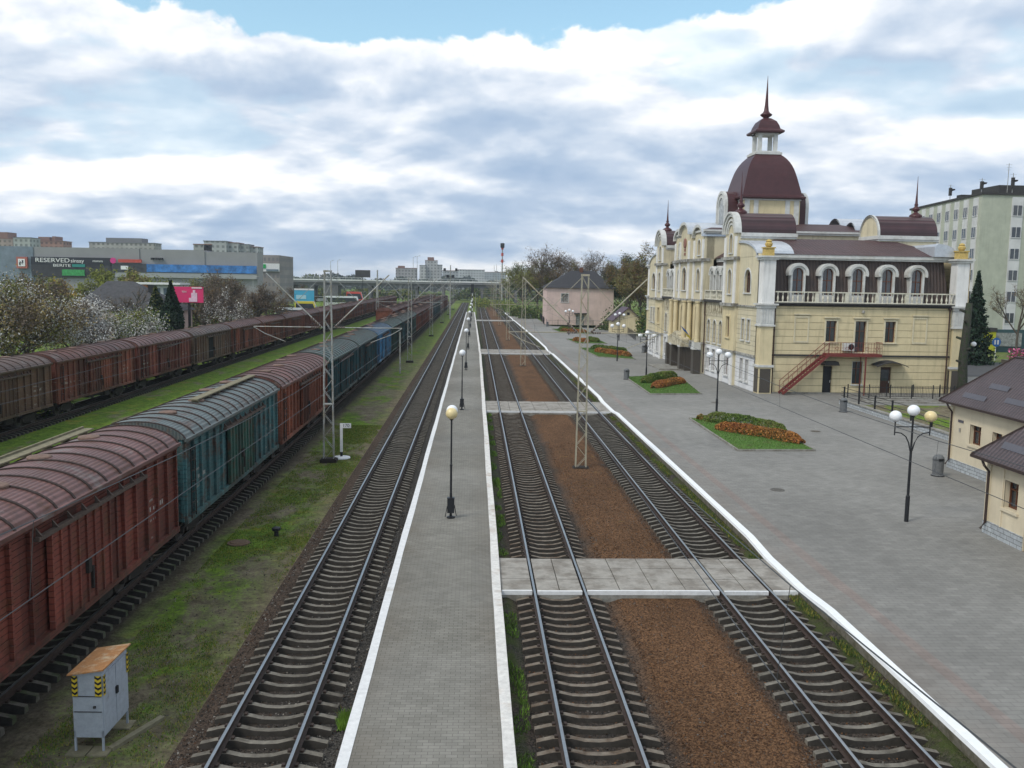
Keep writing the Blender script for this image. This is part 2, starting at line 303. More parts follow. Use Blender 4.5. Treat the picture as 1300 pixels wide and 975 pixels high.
# ------------------------------------------------------------------ mesh kit
class MB:
    def __init__(s, T=None): s.v = []; s.f = []; s.mi = []; s.T = T; s.mat = 0
    def V(s, p):
        s.v.append(tuple(s.T @ Vector(p)) if s.T else tuple(p)); return len(s.v) - 1
    def F(s, idx, mi=None): s.f.append(tuple(idx)); s.mi.append(s.mat if mi is None else mi)
    def poly(s, pts, mi=None): s.F([s.V(p) for p in pts], mi); return s
    def box(s, x0, x1, y0, y1, z0, z1, mi=None, top=None):
        i = [s.V((x, y, z)) for z in (z0, z1) for y in (y0, y1) for x in (x0, x1)]
        for q in ((0, 2, 3, 1), (4, 5, 7, 6), (0, 1, 5, 4), (2, 6, 7, 3), (0, 4, 6, 2), (1, 3, 7, 5)):
            s.F([i[k] for k in q], top if (top is not None and q == (4, 5, 7, 6)) else mi)
        return s
    def prism(s, pts, axis, a, b, mi=None, caps=True):
        """2-D outline extruded along an axis; pts are the two other coordinates in xyz order"""
        def P(p, t): return {'x': (t, p[0], p[1]), 'y': (p[0], t, p[1]), 'z': (p[0], p[1], t)}[axis]
        A = [s.V(P(p, a)) for p in pts]; B = [s.V(P(p, b)) for p in pts]; n = len(pts)
        for k in range(n): s.F((A[k], A[(k + 1) % n], B[(k + 1) % n], B[k]), mi)
        if caps: s.F(A[::-1], mi); s.F(B, mi)
        return s
    def tube(s, pts, r, n=6, mi=None, caps=True):
        pts = [Vector(p) for p in pts]; rs = r if isinstance(r, (list, tuple)) else [r] * len(pts); rings = []
        for k, p in enumerate(pts):
            d = (pts[min(k + 1, len(pts) - 1)] - pts[max(k - 1, 0)])
            if d.length < 1e-9: d = Vector((0, 0, 1))
            d.normalize(); a = d.cross(Vector((0, 0, 1)) if abs(d.z) < .9 else Vector((1, 0, 0))).normalized(); b = d.cross(a)
            rings.append([s.V(p + (a * math.cos(t) + b * math.sin(t)) * rs[k]) for t in [2 * math.pi * j / n for j in range(n)]])
        for A, B in zip(rings, rings[1:]):
            for j in range(n): s.F((A[j], A[(j + 1) % n], B[(j + 1) % n], B[j]), mi)
        if caps: s.F(rings[0][::-1], mi); s.F(rings[-1], mi)
        return s
    def bar(s, p, q, w, h=None, mi=None):
        h = h or w; p, q = Vector(p), Vector(q); d = (q - p).normalized()
        a = d.cross(Vector((0, 0, 1)) if abs(d.z) < .95 else Vector((0, 1, 0))).normalized(); b = d.cross(a)
        i = [s.V(c + a * sx * w / 2 + b * sy * h / 2) for c in (p, q) for sx, sy in ((-1, -1), (1, -1), (1, 1), (-1, 1))]
        for k in range(4): s.F((i[k], i[(k + 1) % 4], i[4 + (k + 1) % 4], i[4 + k]), mi)
        s.F(i[3::-1], mi); s.F(i[4:], mi); return s
    def lathe(s, prof, c=(0, 0, 0), n=12, mi=None, sq=False, rot=0.):
        """profile [(r,z)] turned round the z axis (n=4 gives square section)"""
        rings = []
        for r, z in prof:
            rr = r * (1 / math.cos(math.pi / n)) if sq else r
            rings.append([s.V((c[0] + rr * math.cos(rot + 2 * math.pi * (j + .5) / n), c[1] + rr * math.sin(rot + 2 * math.pi * (j + .5) / n), c[2] + z)) for j in range(n)])
        for A, B in zip(rings, rings[1:]):
            for j in range(n): s.F((A[j], A[(j + 1) % n], B[(j + 1) % n], B[j]), mi)
        s.F(rings[0][::-1], mi); s.F(rings[-1], mi); return s
    def ball(s, c, r, n=14, mi=None, sz=1.):
        k = n // 2; return s.lathe([(max(r * math.sin(math.pi * t / k), 1e-3), -r * sz * math.cos(math.pi * t / k)) for t in range(k + 1)], c, n, mi)
    def build(s, name, mats, parent=None, smooth=False):
        me = bpy.data.meshes.new(name); me.from_pydata(s.v, [], s.f)
        for q in (mats if isinstance(mats, (list, tuple)) else [mats]): me.materials.append(q)
        if any(s.mi): me.polygons.foreach_set('material_index', s.mi)
        if smooth: me.polygons.foreach_set('use_smooth', [True] * len(s.f))
        me.update(); o = bpy.data.objects.new(name, me); COL.objects.link(o)
        if parent: o.parent = parent
        return o
def tag(o, label=None, cat=None, group=None, kind=None):
    if label: o['label'] = label
    if cat: o['category'] = cat
    if group: o['group'] = group
    if kind: o['kind'] = kind
    return o
def thing(name, label, cat, loc=(0, 0, 0), rz=0., group=None):
    o = bpy.data.objects.new(name, None); COL.objects.link(o); o.location = loc; o.rotation_euler.z = rz; o.empty_display_size = .3
    return tag(o, label, cat, group)
def copy_tree(o, parent=None):
    c = o.copy(); COL.objects.link(c)
    if parent: c.parent = parent
    for ch in KIDS.get(o.name, list_children(o)): copy_tree(ch, c)
    return c
KIDS = {}
def list_children(o): return [q for q in o.children]
def text(s, size, T, m_, parent, depth=.02, align='CENTER'):
    cu = bpy.data.curves.new('lettering', 'FONT'); cu.body = s; cu.size = size; cu.extrude = depth; cu.align_x = align; cu.align_y = 'CENTER'
    t = bpy.data.objects.new('tmp', cu); COL.objects.link(t)
    bpy.context.view_layer.update()
    me = bpy.data.meshes.new_from_object(t.evaluated_get(bpy.context.evaluated_depsgraph_get())); bpy.data.objects.remove(t)
    me.transform(T); me.materials.clear(); me.materials.append(m_); me.name = 'lettering'
    o = bpy.data.objects.new('lettering', me); COL.objects.link(o)
    if parent: o.parent = parent
    return o
def frame(O, U, Nn):
    U, Nn = Vector(U), Vector(Nn)
    return Matrix(((U.x, Nn.x, 0, O[0]), (U.y, Nn.y, 0, O[1]), (U.z, Nn.z, 1, O[2]), (0, 0, 0, 1)))

# ------------------------------------------------------------------ ground, platforms, ballast
def struct(mb, name, mats, smooth=False): return tag(mb.build(name, mats, None, smooth), kind='structure')
PZ = .2
g = MB()
xs = [-1500, -400, -150, -60, -33.5, -28, -22, -19, -14, -12, -9, -6.3, -5.5]
def gz(x): return -.42 if x > -14.5 else (-.42 - .55 * min(1, (-14.5 - x) / 8))
for i in range(len(xs) - 1):
    g.poly([(xs[i], -80, gz(xs[i])), (xs[i + 1], -80, gz(xs[i + 1])), (xs[i + 1], 3500, gz(xs[i + 1])), (xs[i], 3500, gz(xs[i]))])
g.poly([(-5.5, -80, -.42), (1500, -80, -.42), (1500, 3500, -.42), (-5.5, 3500, -.42)])
struct(g, 'ground', M_ground)
def strip(name, prof, y0, y1, mats, ny=1):
    s = MB()
    for j in range(ny):
        a, b = y0 + (y1 - y0) * j / ny, y0 + (y1 - y0) * (j + 1) / ny
        for (xa, za), (xb, zb) in zip(prof, prof[1:]): s.poly([(xa, a, za), (xb, a, zb), (xb, b, zb), (xa, b, za)])
    return struct(s, name, mats)
BZ = -.37
strip('ballast', [(-6.5, -.46), (-6.0, BZ), (-2.6, BZ)], -5, 430, M_ballast)
strip('ballast', [(.6, -.20), (1.15, -.22), (1.45, BZ), (4.35, BZ), (4.75, -.24), (7.0, -.24), (7.3, BZ), (9.95, BZ), (10.28, -.13), (10.6, -.12)], -5, 430, M_ballast)
# middle platform (tapers at its far end)
def plat_r(y): return .93 if y < 120 else .93 - .85 * (y - 120) / 165
def dip(y, spans, amt):
    f = 0
    for a, b in spans:
        f = max(f, max(0, min(1, min((y - a) / 2.2 + 1, (b - y) / 2.2 + 1))))
    return f * amt
CR = [(27.3, 30.6), (67, 72.5), (122.5, 129.5), (228, 232)]
def ysamp(y0, y1):
    ys = set([y0, y1]); y = y0
    while y < y1: ys.add(y); y += 3.
    for a, b in CR:
        for q in (a - 2.2, a, b, b + 2.2): ys.add(q)
    return sorted(q for q in ys if y0 <= q <= y1)
def ribbon(name, cols, y0, y1, mats, w=None, slots=None):
    """cols: functions y -> (x, z), neighbouring ones joined by faces"""
    s = MB(); prev = None
    for y in ysamp(y0, y1):
        cur = [s.V((c(y)[0], y, c(y)[1])) for c in cols]
        if prev:
            for k in range(len(cols) - 1): s.F((prev[k], prev[k + 1], cur[k + 1], cur[k]), slots[k] if slots else None)
        prev = cur
    return s, mats, name
def build_rib(a): return struct(a[0], a[2], a[1])
dm = lambda y: PZ - dip(y, CR, .13)
build_rib(ribbon('platform', [lambda y: (-2.38, PZ), lambda y: (0.0, PZ), lambda y: (plat_r(y) - .26, dm(y))], -6, 284, M_plat))
def wob(y, k): return .010 * math.sin(y * .31 + k) + .006 * math.sin(y * .83 + 2 * k)
kerbs = [
    ('left kerb', [lambda y: (-2.60, -.34), lambda y: (-2.60 + wob(y, 1), PZ + .012), lambda y: (-2.37 + wob(y, 2), PZ + .014)], M_white, 'whitewashed kerb along the left side of the middle platform'),
    ('right kerb', [lambda y: (plat_r(y) - .27 + wob(y, 3), dm(y) + .012), lambda y: (plat_r(y) + wob(y, 4), dm(y) + .014), lambda y: (plat_r(y), -.34)], M_whiter, 'rust stained whitewashed kerb on the right side of the middle platform'),
]
for nm, cols, mt_, lab in kerbs:
    a = ribbon('platform_kerb', cols, -6, 284, mt_); tag(a[0].build('platform_kerb', mt_), lab, 'kerb')
# main platform, right
XR = 10.40
def xr(y): return XR if y < 150 else XR - 1.1 * (y - 150) / 135
dr = lambda y: PZ - dip(y, CR, .15)
def xfar(y): return 75 if y < 150 else max(16.5, 75 - (y - 150) * 1.2)
build_rib(ribbon('platform', [lambda y: (xr(y) + .27, dr(y)), lambda y: (xr(y) + 1.6, PZ), lambda y: (xfar(y), PZ)], -6, 286, M_pave))
a = ribbon('platform_kerb', [lambda y: (xr(y) + .05, -.34), lambda y: (xr(y) + wob(y, 1), dr(y) - .08), lambda y: (xr(y) + wob(y, 1) + .02, dr(y) + .012), lambda y: (xr(y) + .28 + wob(y, 5), dr(y) + .014)], -6, 286, M_white, slots=(1, 0, 0))
tag(a[0].build('platform_kerb', [M_whiteb, M_kerbside]), 'bright white painted edge of the wide station platform', 'kerb')
s = MB(); s.poly([(-2.4, 284, PZ), (.1, 284, PZ), (.1, 284, -.4), (-2.4, 284, -.4)]); struct(s, 'platform_end', M_conc)
# street behind the station
s = MB(); s.poly([(44, 96, .23), (300, 84, .23), (300, 104, .23), (44, 116, .23)]); struct(s, 'road', M_asph)
s = MB(); s.poly([(46, 116, .232), (300, 104.3, .232), (300, 132, .232), (46, 134, .232)]); struct(s, 'grass_verge', M_ground)

# ------------------------------------------------------------------ tracks
RP = [(-.075, -.18), (.075, -.18), (.075, -.168), (.012, -.145), (.012, -.045), (.036, -.035), (.036, -.004), (.028, 0), (-.028, 0), (-.036, -.004), (-.036, -.035), (-.012, -.045), (-.012, -.145), (-.075, -.168)]
def sleeper_mesh(mt_):
    s = MB(); pr = [(-1.35, -.265), (-1.0, -.185), (-.60, -.183), (-.3, -.255), (0, -.27), (.3, -.255), (.60, -.183), (1.0, -.185), (1.35, -.265)]
    n = len(pr)
    for k in range(n - 1):
        (a, za), (b, zb) = pr[k], pr[k + 1]
        s.poly([(a, -.075, za), (b, -.075, zb), (b, .075, zb), (a, .075, za)])
        s.poly([(a, -.105, -.46), (b, -.105, -.46), (b, -.075, zb), (a, -.075, za)], 2); s.poly([(b, .105, -.46), (a, .105, -.46), (a, .075, za), (b, .075, zb)], 2)
    for sx in (-1, 1): s.poly([(sx * 1.35, -.105, -.46), (sx * 1.35, .105, -.46), (sx * 1.35, .075, -.265), (sx * 1.35, -.075, -.265)])
    for sx in (-1, 1):    # fastenings
        for d in (-.13, .13): s.box(sx * .796 + d - .035, sx * .796 + d + .035, -.05, .05, -.185, -.135, 1)
    return s
def track(x0, y0, y1, ys0, label, mt_, zoff=0., npart=100, ballast=None):
    t = thing('railway_track', label, 'railway track', (x0, y0, zoff))
    for sx in (-1, 1):
        r = MB(); n = len(RP); L = y1 - y0
        A = [r.V((sx * .796 + p[0], 0, p[1])) for p in RP]; B = [r.V((sx * .796 + p[0], L, p[1])) for p in RP]
        for k in range(n): r.F((A[k], A[(k + 1) % n], B[(k + 1) % n], B[k]), 1 if k in (6, 7, 8) else 0)
        r.F(A[::-1]); r.build('rail', [M_rail, M_railtop], t)
    sm_ = sleeper_mesh(mt_); me = None
    y = ys0 - y0; cnt = 0; rest = MB()
    while y < y1 - y0 - .3:
        jit = random.uniform(-.012, .012); rot = random.uniform(-.006, .006)
        if cnt < npart:
            if me is None:
                o = sm_.build('sleeper', [mt_, M_rail, M_sleepside], t); me = o.data
            else:
                o = bpy.data.objects.new('sleeper', me); COL.objects.link(o); o.parent = t
            o.location = (random.uniform(-.02, .02), y + jit, random.uniform(-.008, .008)); o.rotation_euler.z = rot
        else:
            b = len(rest.v); rest.v += [(v[0], v[1] + y, v[2]) for v in sm_.v]; rest.f += [tuple(i + b for i in f) for f in sm_.f]; rest.mi += sm_.mi
        cnt += 1; y += .5435
    if rest.v: o = rest.build('sleeper', [mt_, M_rail, M_sleepside], t); o['kind'] = 'stuff'
    return t
track(-4.40, -4, 430, 13., 'dark ballasted track between the grass verge and the middle platform', M_sleeper)
track(2.78, -4, 430, 13., 'track directly right of the middle platform with brown stained sleepers', M_sleeperb)
track(8.72, -4, 430, 13., 'track beside the white edge of the wide station platform', M_sleeper)
M_sldark = mat('sleeper_grimy', (.10, .09, .075), .95, .35, 3., coord='Position', col2=(.05, .06, .03))
track(-11.55, 5, 420, 12., 'grimy track under the nearest freight train', M_sldark)
track(-31.1, 30, 420, 40., 'half hidden track under the farthest freight train', M_sldark, -.55)
track(-16.9, 150, 420, 160., 'track under the short brown wagons in the middle distance', M_sldark, -.1, 20)

# pedestrian crossings: concrete decks level with the rails
def crossing(y0, y1, lab):
    t = thing('pedestrian_crossing', lab, 'crossing', (0, y0, 0), group='concrete foot crossings over the tracks')
    L = y1 - y0; yn = .03
    segs = [(plat_r(y0) + .01, 1.92, .0), (2.06, 3.50, -.02), (3.64, 7.86, -.005), (8.0, 9.44, -.02), (9.58, XR - .01, .0)]
    for a, b, z in segs:
        d = MB(); nx = max(1, round((b - a) / .95)); ny = max(2, round(L / 1.05))
        for i in range(nx):
            for j in range(ny):
                xa, xb = a + (b - a) * i / nx + .014, a + (b - a) * (i + 1) / nx - .014; ya, yb = L * j / ny + .014, L * (j + 1) / ny - .014
                zz = z + random.uniform(-.006, .006); d.box(xa, xb, ya, yb, -.38, zz)
        p = d.build('deck_panel', M_slab, t)
        e = MB()
        e.box(a + .01, b - .01, -.09, 0, -.13, z + .012 - random.uniform(0, .01)); e.build('painted_edge', M_white, p); e = MB(); e.box(a + .02, b - .02, -.085, 0, -.42, -.13); e.build('edge_beam', M_conc, p)
M_slab = mat('crossing_slab', (.30, .28, .25), .9, .2, 1.5, bump=.25, bscale=20, col2=(.20, .18, .155))
for (a, b), l in zip(CR, ('wide concrete crossing with white edge nearest the camera', 'second concrete crossing, level with the lattice mast between the tracks', 'third concrete crossing, beyond the second lattice mast', 'faint fourth crossing near the far end of the platforms')): crossing(a, b, l)

# ------------------------------------------------------------------ freight wagons
def m_wag(name, c, kind='body', rust=(.11, .045, .022), chalk=.0):
    """paint with rust, dirt creeping up from the bottom and horizontal board lines"""
    g = NG(name, .62, .35); oi = g.n.new('ShaderNodeObjectInfo')
    off = g.mt('MULTIPLY', oi.outputs['Random'], 53.); ad = g.n.new('ShaderNodeVectorMath'); g.l.new(g.obj, ad.inputs[0]); g.l.new(off, ad.inputs[1]); v = ad.outputs[0]
    x, y, z = g.xyz(g.obj); vx, vy, vz = g.xyz(v)
    st = g.nz(g.comb(vx, g.mt('MULTIPLY', vy, 5.), g.mt('MULTIPLY', vz, .7)), 1.3, 6, .65)     # vertical streaks
    bl = g.nz(v, 1.7, 8, .72)
    cc = g.scale(c, g.mr(g.nz(v, .45, 4), .3, .7, .7, 1.3))
    cc = g.mix(g.mr(bl, .50, .64, 0., .85), cc, rust); cc = g.mix(g.mr(g.nz(v, 5.5, 8, .8), .57, .66, 0., .5), cc, tuple(q * .25 + .01 for q in c))
    cc = g.mix(g.mr(st, .5, .75, 0., .65), cc, tuple(q * .35 for q in c))
    if kind == 'body':
        pan = g.mr(g.nz(g.comb(0., g.mt('FLOOR', g.mt('DIVIDE', vy, .98))), 3.3, 1), .35, .65, .5, 1.5)      # panels repainted at different times
        cc = g.scale(cc, pan)
        f = g.mt('FRACT', g.mt('DIVIDE', z, .155)); ln = g.mr(g.mt('ABSOLUTE', g.mt('SUBTRACT', f, .5)), .40, .5)
        cc = g.mix(g.mt('MULTIPLY', ln, .55), cc, (.012, .010, .010)); g.bump(g.mt('SUBTRACT', g.mt('MULTIPLY', bl, .4), ln), .8, .03)
        low = g.mt('MULTIPLY', g.mr(z, 1.9, 1.1), g.mr(bl, .35, .6)); cc = g.mix(g.mt('MULTIPLY', low, .6), cc, (.045, .032, .024))
        ch = g.mt('MULTIPLY', g.mr(g.nz(g.comb(0., g.mt('MULTIPLY', vy, 2.2), g.mt('MULTIPLY', vz, 3.4)), 2.2, 6, .8), .66 - chalk * .08, .70 - chalk * .08), g.mr(z, 3.1, 2.6))
        cc = g.mix(g.mt('MULTIPLY', ch, .55), cc, (.36, .34, .30))
    elif kind == 'roof':
        s = g.mt('SINE', g.mt('MULTIPLY', x, 2 * math.pi / .115)); cc = g.mix(g.mr(s, -.2, -1, 0., .45), cc, tuple(q * .35 for q in c)); g.bump(s, .5, .02)
        cc = g.mix(g.mr(g.nz(v, .8, 6, .7), .56, .64, 0., .5), cc, (.20, .19, .175))
        g.b.inputs['Roughness'].default_value = .5
    g.col(cc); return g.m
PAL = {   # body, roof, door
    'red': ((.165, .042, .028), (.165, .080, .070), None), 'dkred': ((.185, .052, .030), (.135, .055, .042), None),
    'brown': ((.21, .064, .034), (.155, .062, .048), None), 'teal': ((.060, .150, .155), (.125, .150, .146), (.038, .105, .078)),
    'dkteal': ((.028, .085, .095), (.070, .125, .115), None), 'blue': ((.065, .20, .34), (.060, .185, .32), (.07, .22, .37)),
    'green': ((.030, .085, .070), (.055, .125, .110), None), 'grime': ((.120, .065, .040), (.125, .080, .064), None)}
M_under = mat('wagon_underframe', (.028, .023, .020), .85, .35, 3.); M_wheel = mat('wheel_steel', (.05, .042, .038), .6, .3, 3.); M_plank = mat('weathered_plank', (.19, .17, .11), .9, .3, 2.)
M_dkhole = mat('doorway_shade_black', (.006, .006, .006), 1., 0)
def make_wagon(key, detail=True, opend=False, walkway=False, roofplank=False):
    cb, cr, cd = PAL[key]; kb = 'wagon_paint_' + key
    if kb not in _mc:
        m_wag(kb, cb, 'body', chalk=1. if key in ('dkred', 'grime') else .2); m_wag('wagon_roof_' + key, cr, 'roof'); m_wag('wagon_door_' + key, cd or tuple(q * .9 for q in cb), 'body', chalk=0.)
    mb_, mr_, md_ = _mc[kb], _mc['wagon_roof_' + key], _mc['wagon_door_' + key]
    t = thing('freight_wagon', '', 'freight wagon')
    HW, L, Z0, Z1 = 1.50, 7.3, 1.10, 4.02
    ZC = 4.62
    arc = [(1.64 * math.sin(a), 4.02 + (ZC - 4.02) * (math.cos(a) - math.cos(R(78))) / (1 - math.cos(R(78)))) for a in [R(-78 + 156 * k / 14) for k in range(15)]]
    arc = [(x / math.sin(R(78)), z) for x, z in arc]; arc = [(x * 1.0, z) for x, z in arc]
    b = MB()
    b.box(-HW, HW, -L, L, Z0, Z1)
    b.prism([(x * .93, z - .03) for x, z in arc], 'y', -L, L)
    npost = 16
    for sx in (-1, 1):
        for k in range(npost + 1):
            y = -L + .05 + (2 * L - .1) * k / npost
            if abs(y) < 1.9 and sx in (-1, 1): continue
            b.box(min(sx * HW, sx * 1.60), max(sx * HW, sx * 1.60), y - .045, y + .045, Z0, Z1 - .08)
        b.box(min(sx * HW, sx * 1.62), max(sx * HW, sx * 1.62), -L, L, Z1 - .16, Z1 - .04); b.box(min(sx * HW, sx * 1.63), max(sx * HW, sx * 1.63), -L - .02, L + .02, Z0 - .08, Z0 + .10)
    for sy in (-1, 1):
        for x in (-1.47, -.75, 0, .75, 1.47): b.box(x - .05, x + .05, min(sy * L, sy * (L + .09)), max(sy * L, sy * (L + .09)), Z0, Z1)
        for z in (1.9, 2.9): b.box(-1.5, 1.5, min(sy * L, sy * (L + .05)), max(sy * L, sy * (L + .05)), z, z + .07)
    b.build('body', mb_, t)
    r = MB()
    r.prism(arc, 'y', -L - .12, L + .12)
    nr = 15
    for k in range(nr + 1):
        y = -L - .06 + (2 * L + .12) * k / nr
        r.prism([(x * 1.005, z + .035) for x, z in arc], 'y', y - .04, y + .04, 1)
    for sx in (-1, 1): r.box(min(sx * 1.60, sx * 1.70), max(sx * 1.60, sx * 1.70), -L - .12, L + .12, 3.96, 4.06)
    r.build('roof', [mr_, M_rib], t)
    for yy in (-5.0, -1.6, 1.9, 5.1):
        h = MB(); h.lathe([(.30, -.12), (.33, .03), (.30, .06), (.05, .09)], (-.35 if yy > 0 else .25, yy, ZC - .02), 12); h.build('roof_hatch', M_rusthatch, t)
    for sx in (-1, 1):
        d = MB(); xo = sx * 1.60; w = 1.95
        if opend and sx == 1:
            d.box(xo - .05, xo + .03, .1, w + 1.6, Z0 + .1, 3.55)
            for k in range(5): d.box(xo + .02, xo + .08, .15 + k * .82, .23 + k * .82, Z0 + .1, 3.55)
            q = MB(); q.box(1.43, 1.53, -1.5, .1, Z0 + .12, 3.5); q.build('doorway_shade_panel', M_dkhole, t)  # black panel on the solid wall stands in for the unlit interior
        else:
            d.box(min(xo - .03 * sx, xo + .05 * sx), max(xo - .03 * sx, xo + .05 * sx), -w, w, Z0 + .12, 3.52)
            for k in range(9):
                y = -w + .04 + (2 * w - .08) * k / 8; d.box(min(xo, xo + .10 * sx), max(xo, xo + .10 * sx), y - .035, y + .035, Z0 + .12, 3.52)
        dd = d.build('sliding_door', md_, t)
        hh = MB(); hh.box(min(xo, xo + .14 * sx), max(xo, xo + .14 * sx), -.10, .10, 2.0, 2.35); hh.box(min(xo, xo + .12 * sx), max(xo, xo + .12 * sx), .2, .28, 1.5, 2.1); hh.build('door_latch', M_under, dd)
        e = MB(); e.box(min(xo, xo + .13 * sx), max(xo, xo + .13 * sx), -2.6, 4.2, 3.56, 3.66)
        for k in range(9):
            y = -2.5 + k * .8; e.prism([(xo, 3.66), (xo, 3.84), (xo + .15 * sx, 3.66)], 'y', y, y + .05)
        e.build('door_rail', M_railbr, t)
        st_ = MB(); rr_ = random.Random(len(key) * 7 + sx)
        for y0_ in (-L + 1.3, L - 2.4):
            for row, (zz_, hh_, nn_) in enumerate(((2.62, .10, 5), (2.30, .17, 8), (1.98, .09, 6), (1.42, .08, 4))):
                for k in range(nn_):
                    if rr_.random() < .25: continue
                    ya = y0_ + k * (hh_ * .8 + .02); st_.poly([(sx * 1.506, ya, zz_), (sx * 1.506, ya + hh_ * .5, zz_), (sx * 1.506, ya + hh_ * .5, zz_ + hh_ * rr_.uniform(.55, 1)), (sx * 1.506, ya, zz_ + hh_ * rr_.uniform(.55, 1))])
        st_.build('stencil_marks', M_chalk, t)
        n_ = MB()
        for k in range(7): n_.bar((sx * 1.66, -L + .35, 1.3 + k * .38), (sx * 1.66, -L + .85, 1.3 + k * .38), .03)
        for y in (-L + .35, -L + .85): n_.bar((sx * 1.66, y, 1.15), (sx * 1.66, y, 3.7), .035)
        n_.build('ladder', M_under, t)
    u = MB(); u.box(-.25, .25, -L, L, .82, 1.06); u.box(-1.2, 1.2, -1.3, 1.3, .72, .98); u.box(.4, 1.3, 1.5, 2.4, .55, .98); u.tube([(-.9, -2.6, .72), (-.9, -1.4, .72)], .2, 10); u.box(-1.35, 1.35, -L, -L + .3, .9, 1.05); u.box(-1.35, 1.35, L - .3, L, .9, 1.05)
    u.build('underframe', M_under, t)
    for sy in (-1, 1):
        c = MB(); c.box(-.12, .12, min(sy * L, sy * (L + .38)), max(sy * L, sy * (L + .38)), .86, 1.1); c.box(-.2, .2, min(sy * (L + .2), sy * (L + .44)), max(sy * (L + .2), sy * (L + .44)), .8, 1.14); c.tube([(.35, sy * L, .8), (.3, sy * (L + .2), .5), (.1, sy * (L + .4), .45)], .03, 5); c.build('coupler', M_under, t)
        bg = MB(); yc = sy * 5.0
        for sx in (-1, 1):
            bg.prism([(yc - 1.25, .38), (yc - 1.25, .56), (yc - .5, .78), (yc + .5, .78), (yc + 1.25, .56), (yc + 1.25, .38), (yc + .8, .38), (yc + .3, .28), (yc - .3, .28), (yc - .8, .38)], 'x', sx * 1.02 - .07, sx * 1.02 + .07)
        bg.box(-1.0, 1.0, yc - .25, yc + .25, .45, .8); o = bg.build('bogie', M_under, t)
        for wy in (-.925, .925):
            w_ = MB()
            for sx in (-1, 1):
                w_.T = Matrix.Translation((sx * .80, yc + wy, .475)) @ Matrix.Rotation(R(90), 4, 'Y')
                w_.lathe([(.475, -.07), (.475, .055), (.40, .065), (.36, .03), (.12, .03), (.10, .1)], (0, 0, 0), 18)
            w_.T = None; w_.tube([(-1.15, yc + wy, .475), (1.15, yc + wy, .475)], .08, 8); w_.build('wheelset', M_wheel, o)
    if walkway:
        p = MB(); p.box(-1.50, -1.12, -L, L, 4.50, 4.54); p.box(-1.5, -1.44, -L, L, 4.54, 4.60)
        for k in range(12): p.box(-1.46, -1.16, -L + .4 + k * 1.25, -L + .46 + k * 1.25, 4.2, 4.5)
        p.build('roof_walkway', M_plank, t)
    if roofplank:
        p = MB(); p.box(.15, .50, -2.2, L + .05, 4.70, 4.75)
        for k in range(7): p.box(.18, .47, -2.0 + k * 1.5, -1.92 + k * 1.5, 4.5, 4.70)
        p.build('roof_walkway', M_plank, t)
    return t
M_chalk = mat('chalk_white', (.36, .34, .31), .9, .4, 6.)
M_rib = mat('roof_rib_grimy', (.045, .030, .026), .8, .4, 4.)
M_rusthatch = mat('rusty_hatch', (.17, .11, .085), .8, .3, 3.); M_railbr = mat('door_rail_grime', (.085, .06, .048), .7, .35, 3.)
WC = {}
def wagon(key, x, y, z, label, group, flip=False, rz=0., **k):
    kk = (key, tuple(sorted(k.items())))
    if kk not in WC: t = WC[kk] = make_wagon(key, **k); fresh = True
    else: t = copy_tree(WC[kk])
    t.location = (x, y, z); t.rotation_euler.z = rz + (math.pi if flip else 0); t['label'] = label; t['group'] = group; return t
ORD = ['first', 'second', 'third', 'fourth', 'fifth', 'sixth', 'seventh', 'eighth', 'ninth', 'tenth', 'eleventh', 'twelfth', 'thirteenth', 'fourteenth', 'fifteenth', 'sixteenth', 'seventeenth', 'eighteenth', 'nineteenth', 'twentieth', 'twenty first', 'twenty second', 'twenty third']
NAMES = {'red': 'rust red', 'dkred': 'dark rusty red', 'brown': 'brownish red', 'teal': 'faded teal', 'dkteal': 'dark teal', 'blue': 'bright light blue', 'green': 'dark green', 'grime': 'grimy brown'}
near = ['red', 'teal', 'brown', 'dkteal', 'dkteal', 'blue', 'green', 'dkteal', 'green', 'brown', 'dkred', 'brown', 'red', 'dkteal', 'dkteal', 'green', 'dkred', 'brown', 'dkred', 'dkred', 'brown']
for i, kx in enumerate(near):
    ex = {}
    if i == 0: ex = dict(walkway=True)
    if i == 1: ex = dict(roofplank=True)
    wagon(kx, -11.55, 22.9 + 15.5 * i, 0, '%s boxcar, %s from the camera in the nearest train' % (NAMES[kx], ORD[i]), 'boxcars of the nearest freight train', **ex)
far = ['dkred', 'grime', 'dkred', 'red', 'grime', 'dkred', 'brown', 'dkred', 'dkred', 'brown', 'dkred', 'brown', 'dkred', 'dkred', 'brown', 'dkred', 'brown', 'dkred', 'dkred', 'brown']
for i, kx in enumerate(far):
    op = (i == 4)
    wagon(kx, -31.1, 40.9 + 15.5 * i, -.55, '%s boxcar%s, %s from the left in the farthest train' % (NAMES[kx], ' with its side door open' if op else '', ORD[i]), 'boxcars of the farthest freight train', **(dict(opend=True) if op else {}))
for i in range(12):
    kx = ['brown', 'dkred', 'brown', 'dkred'][i % 4]
    wagon(kx, -16.9, 177 + 15.5 * i, -.1, '%s boxcar, %s of the middle row seen between the two longer trains' % (NAMES[kx], ORD[i]), 'boxcars of the middle freight train')

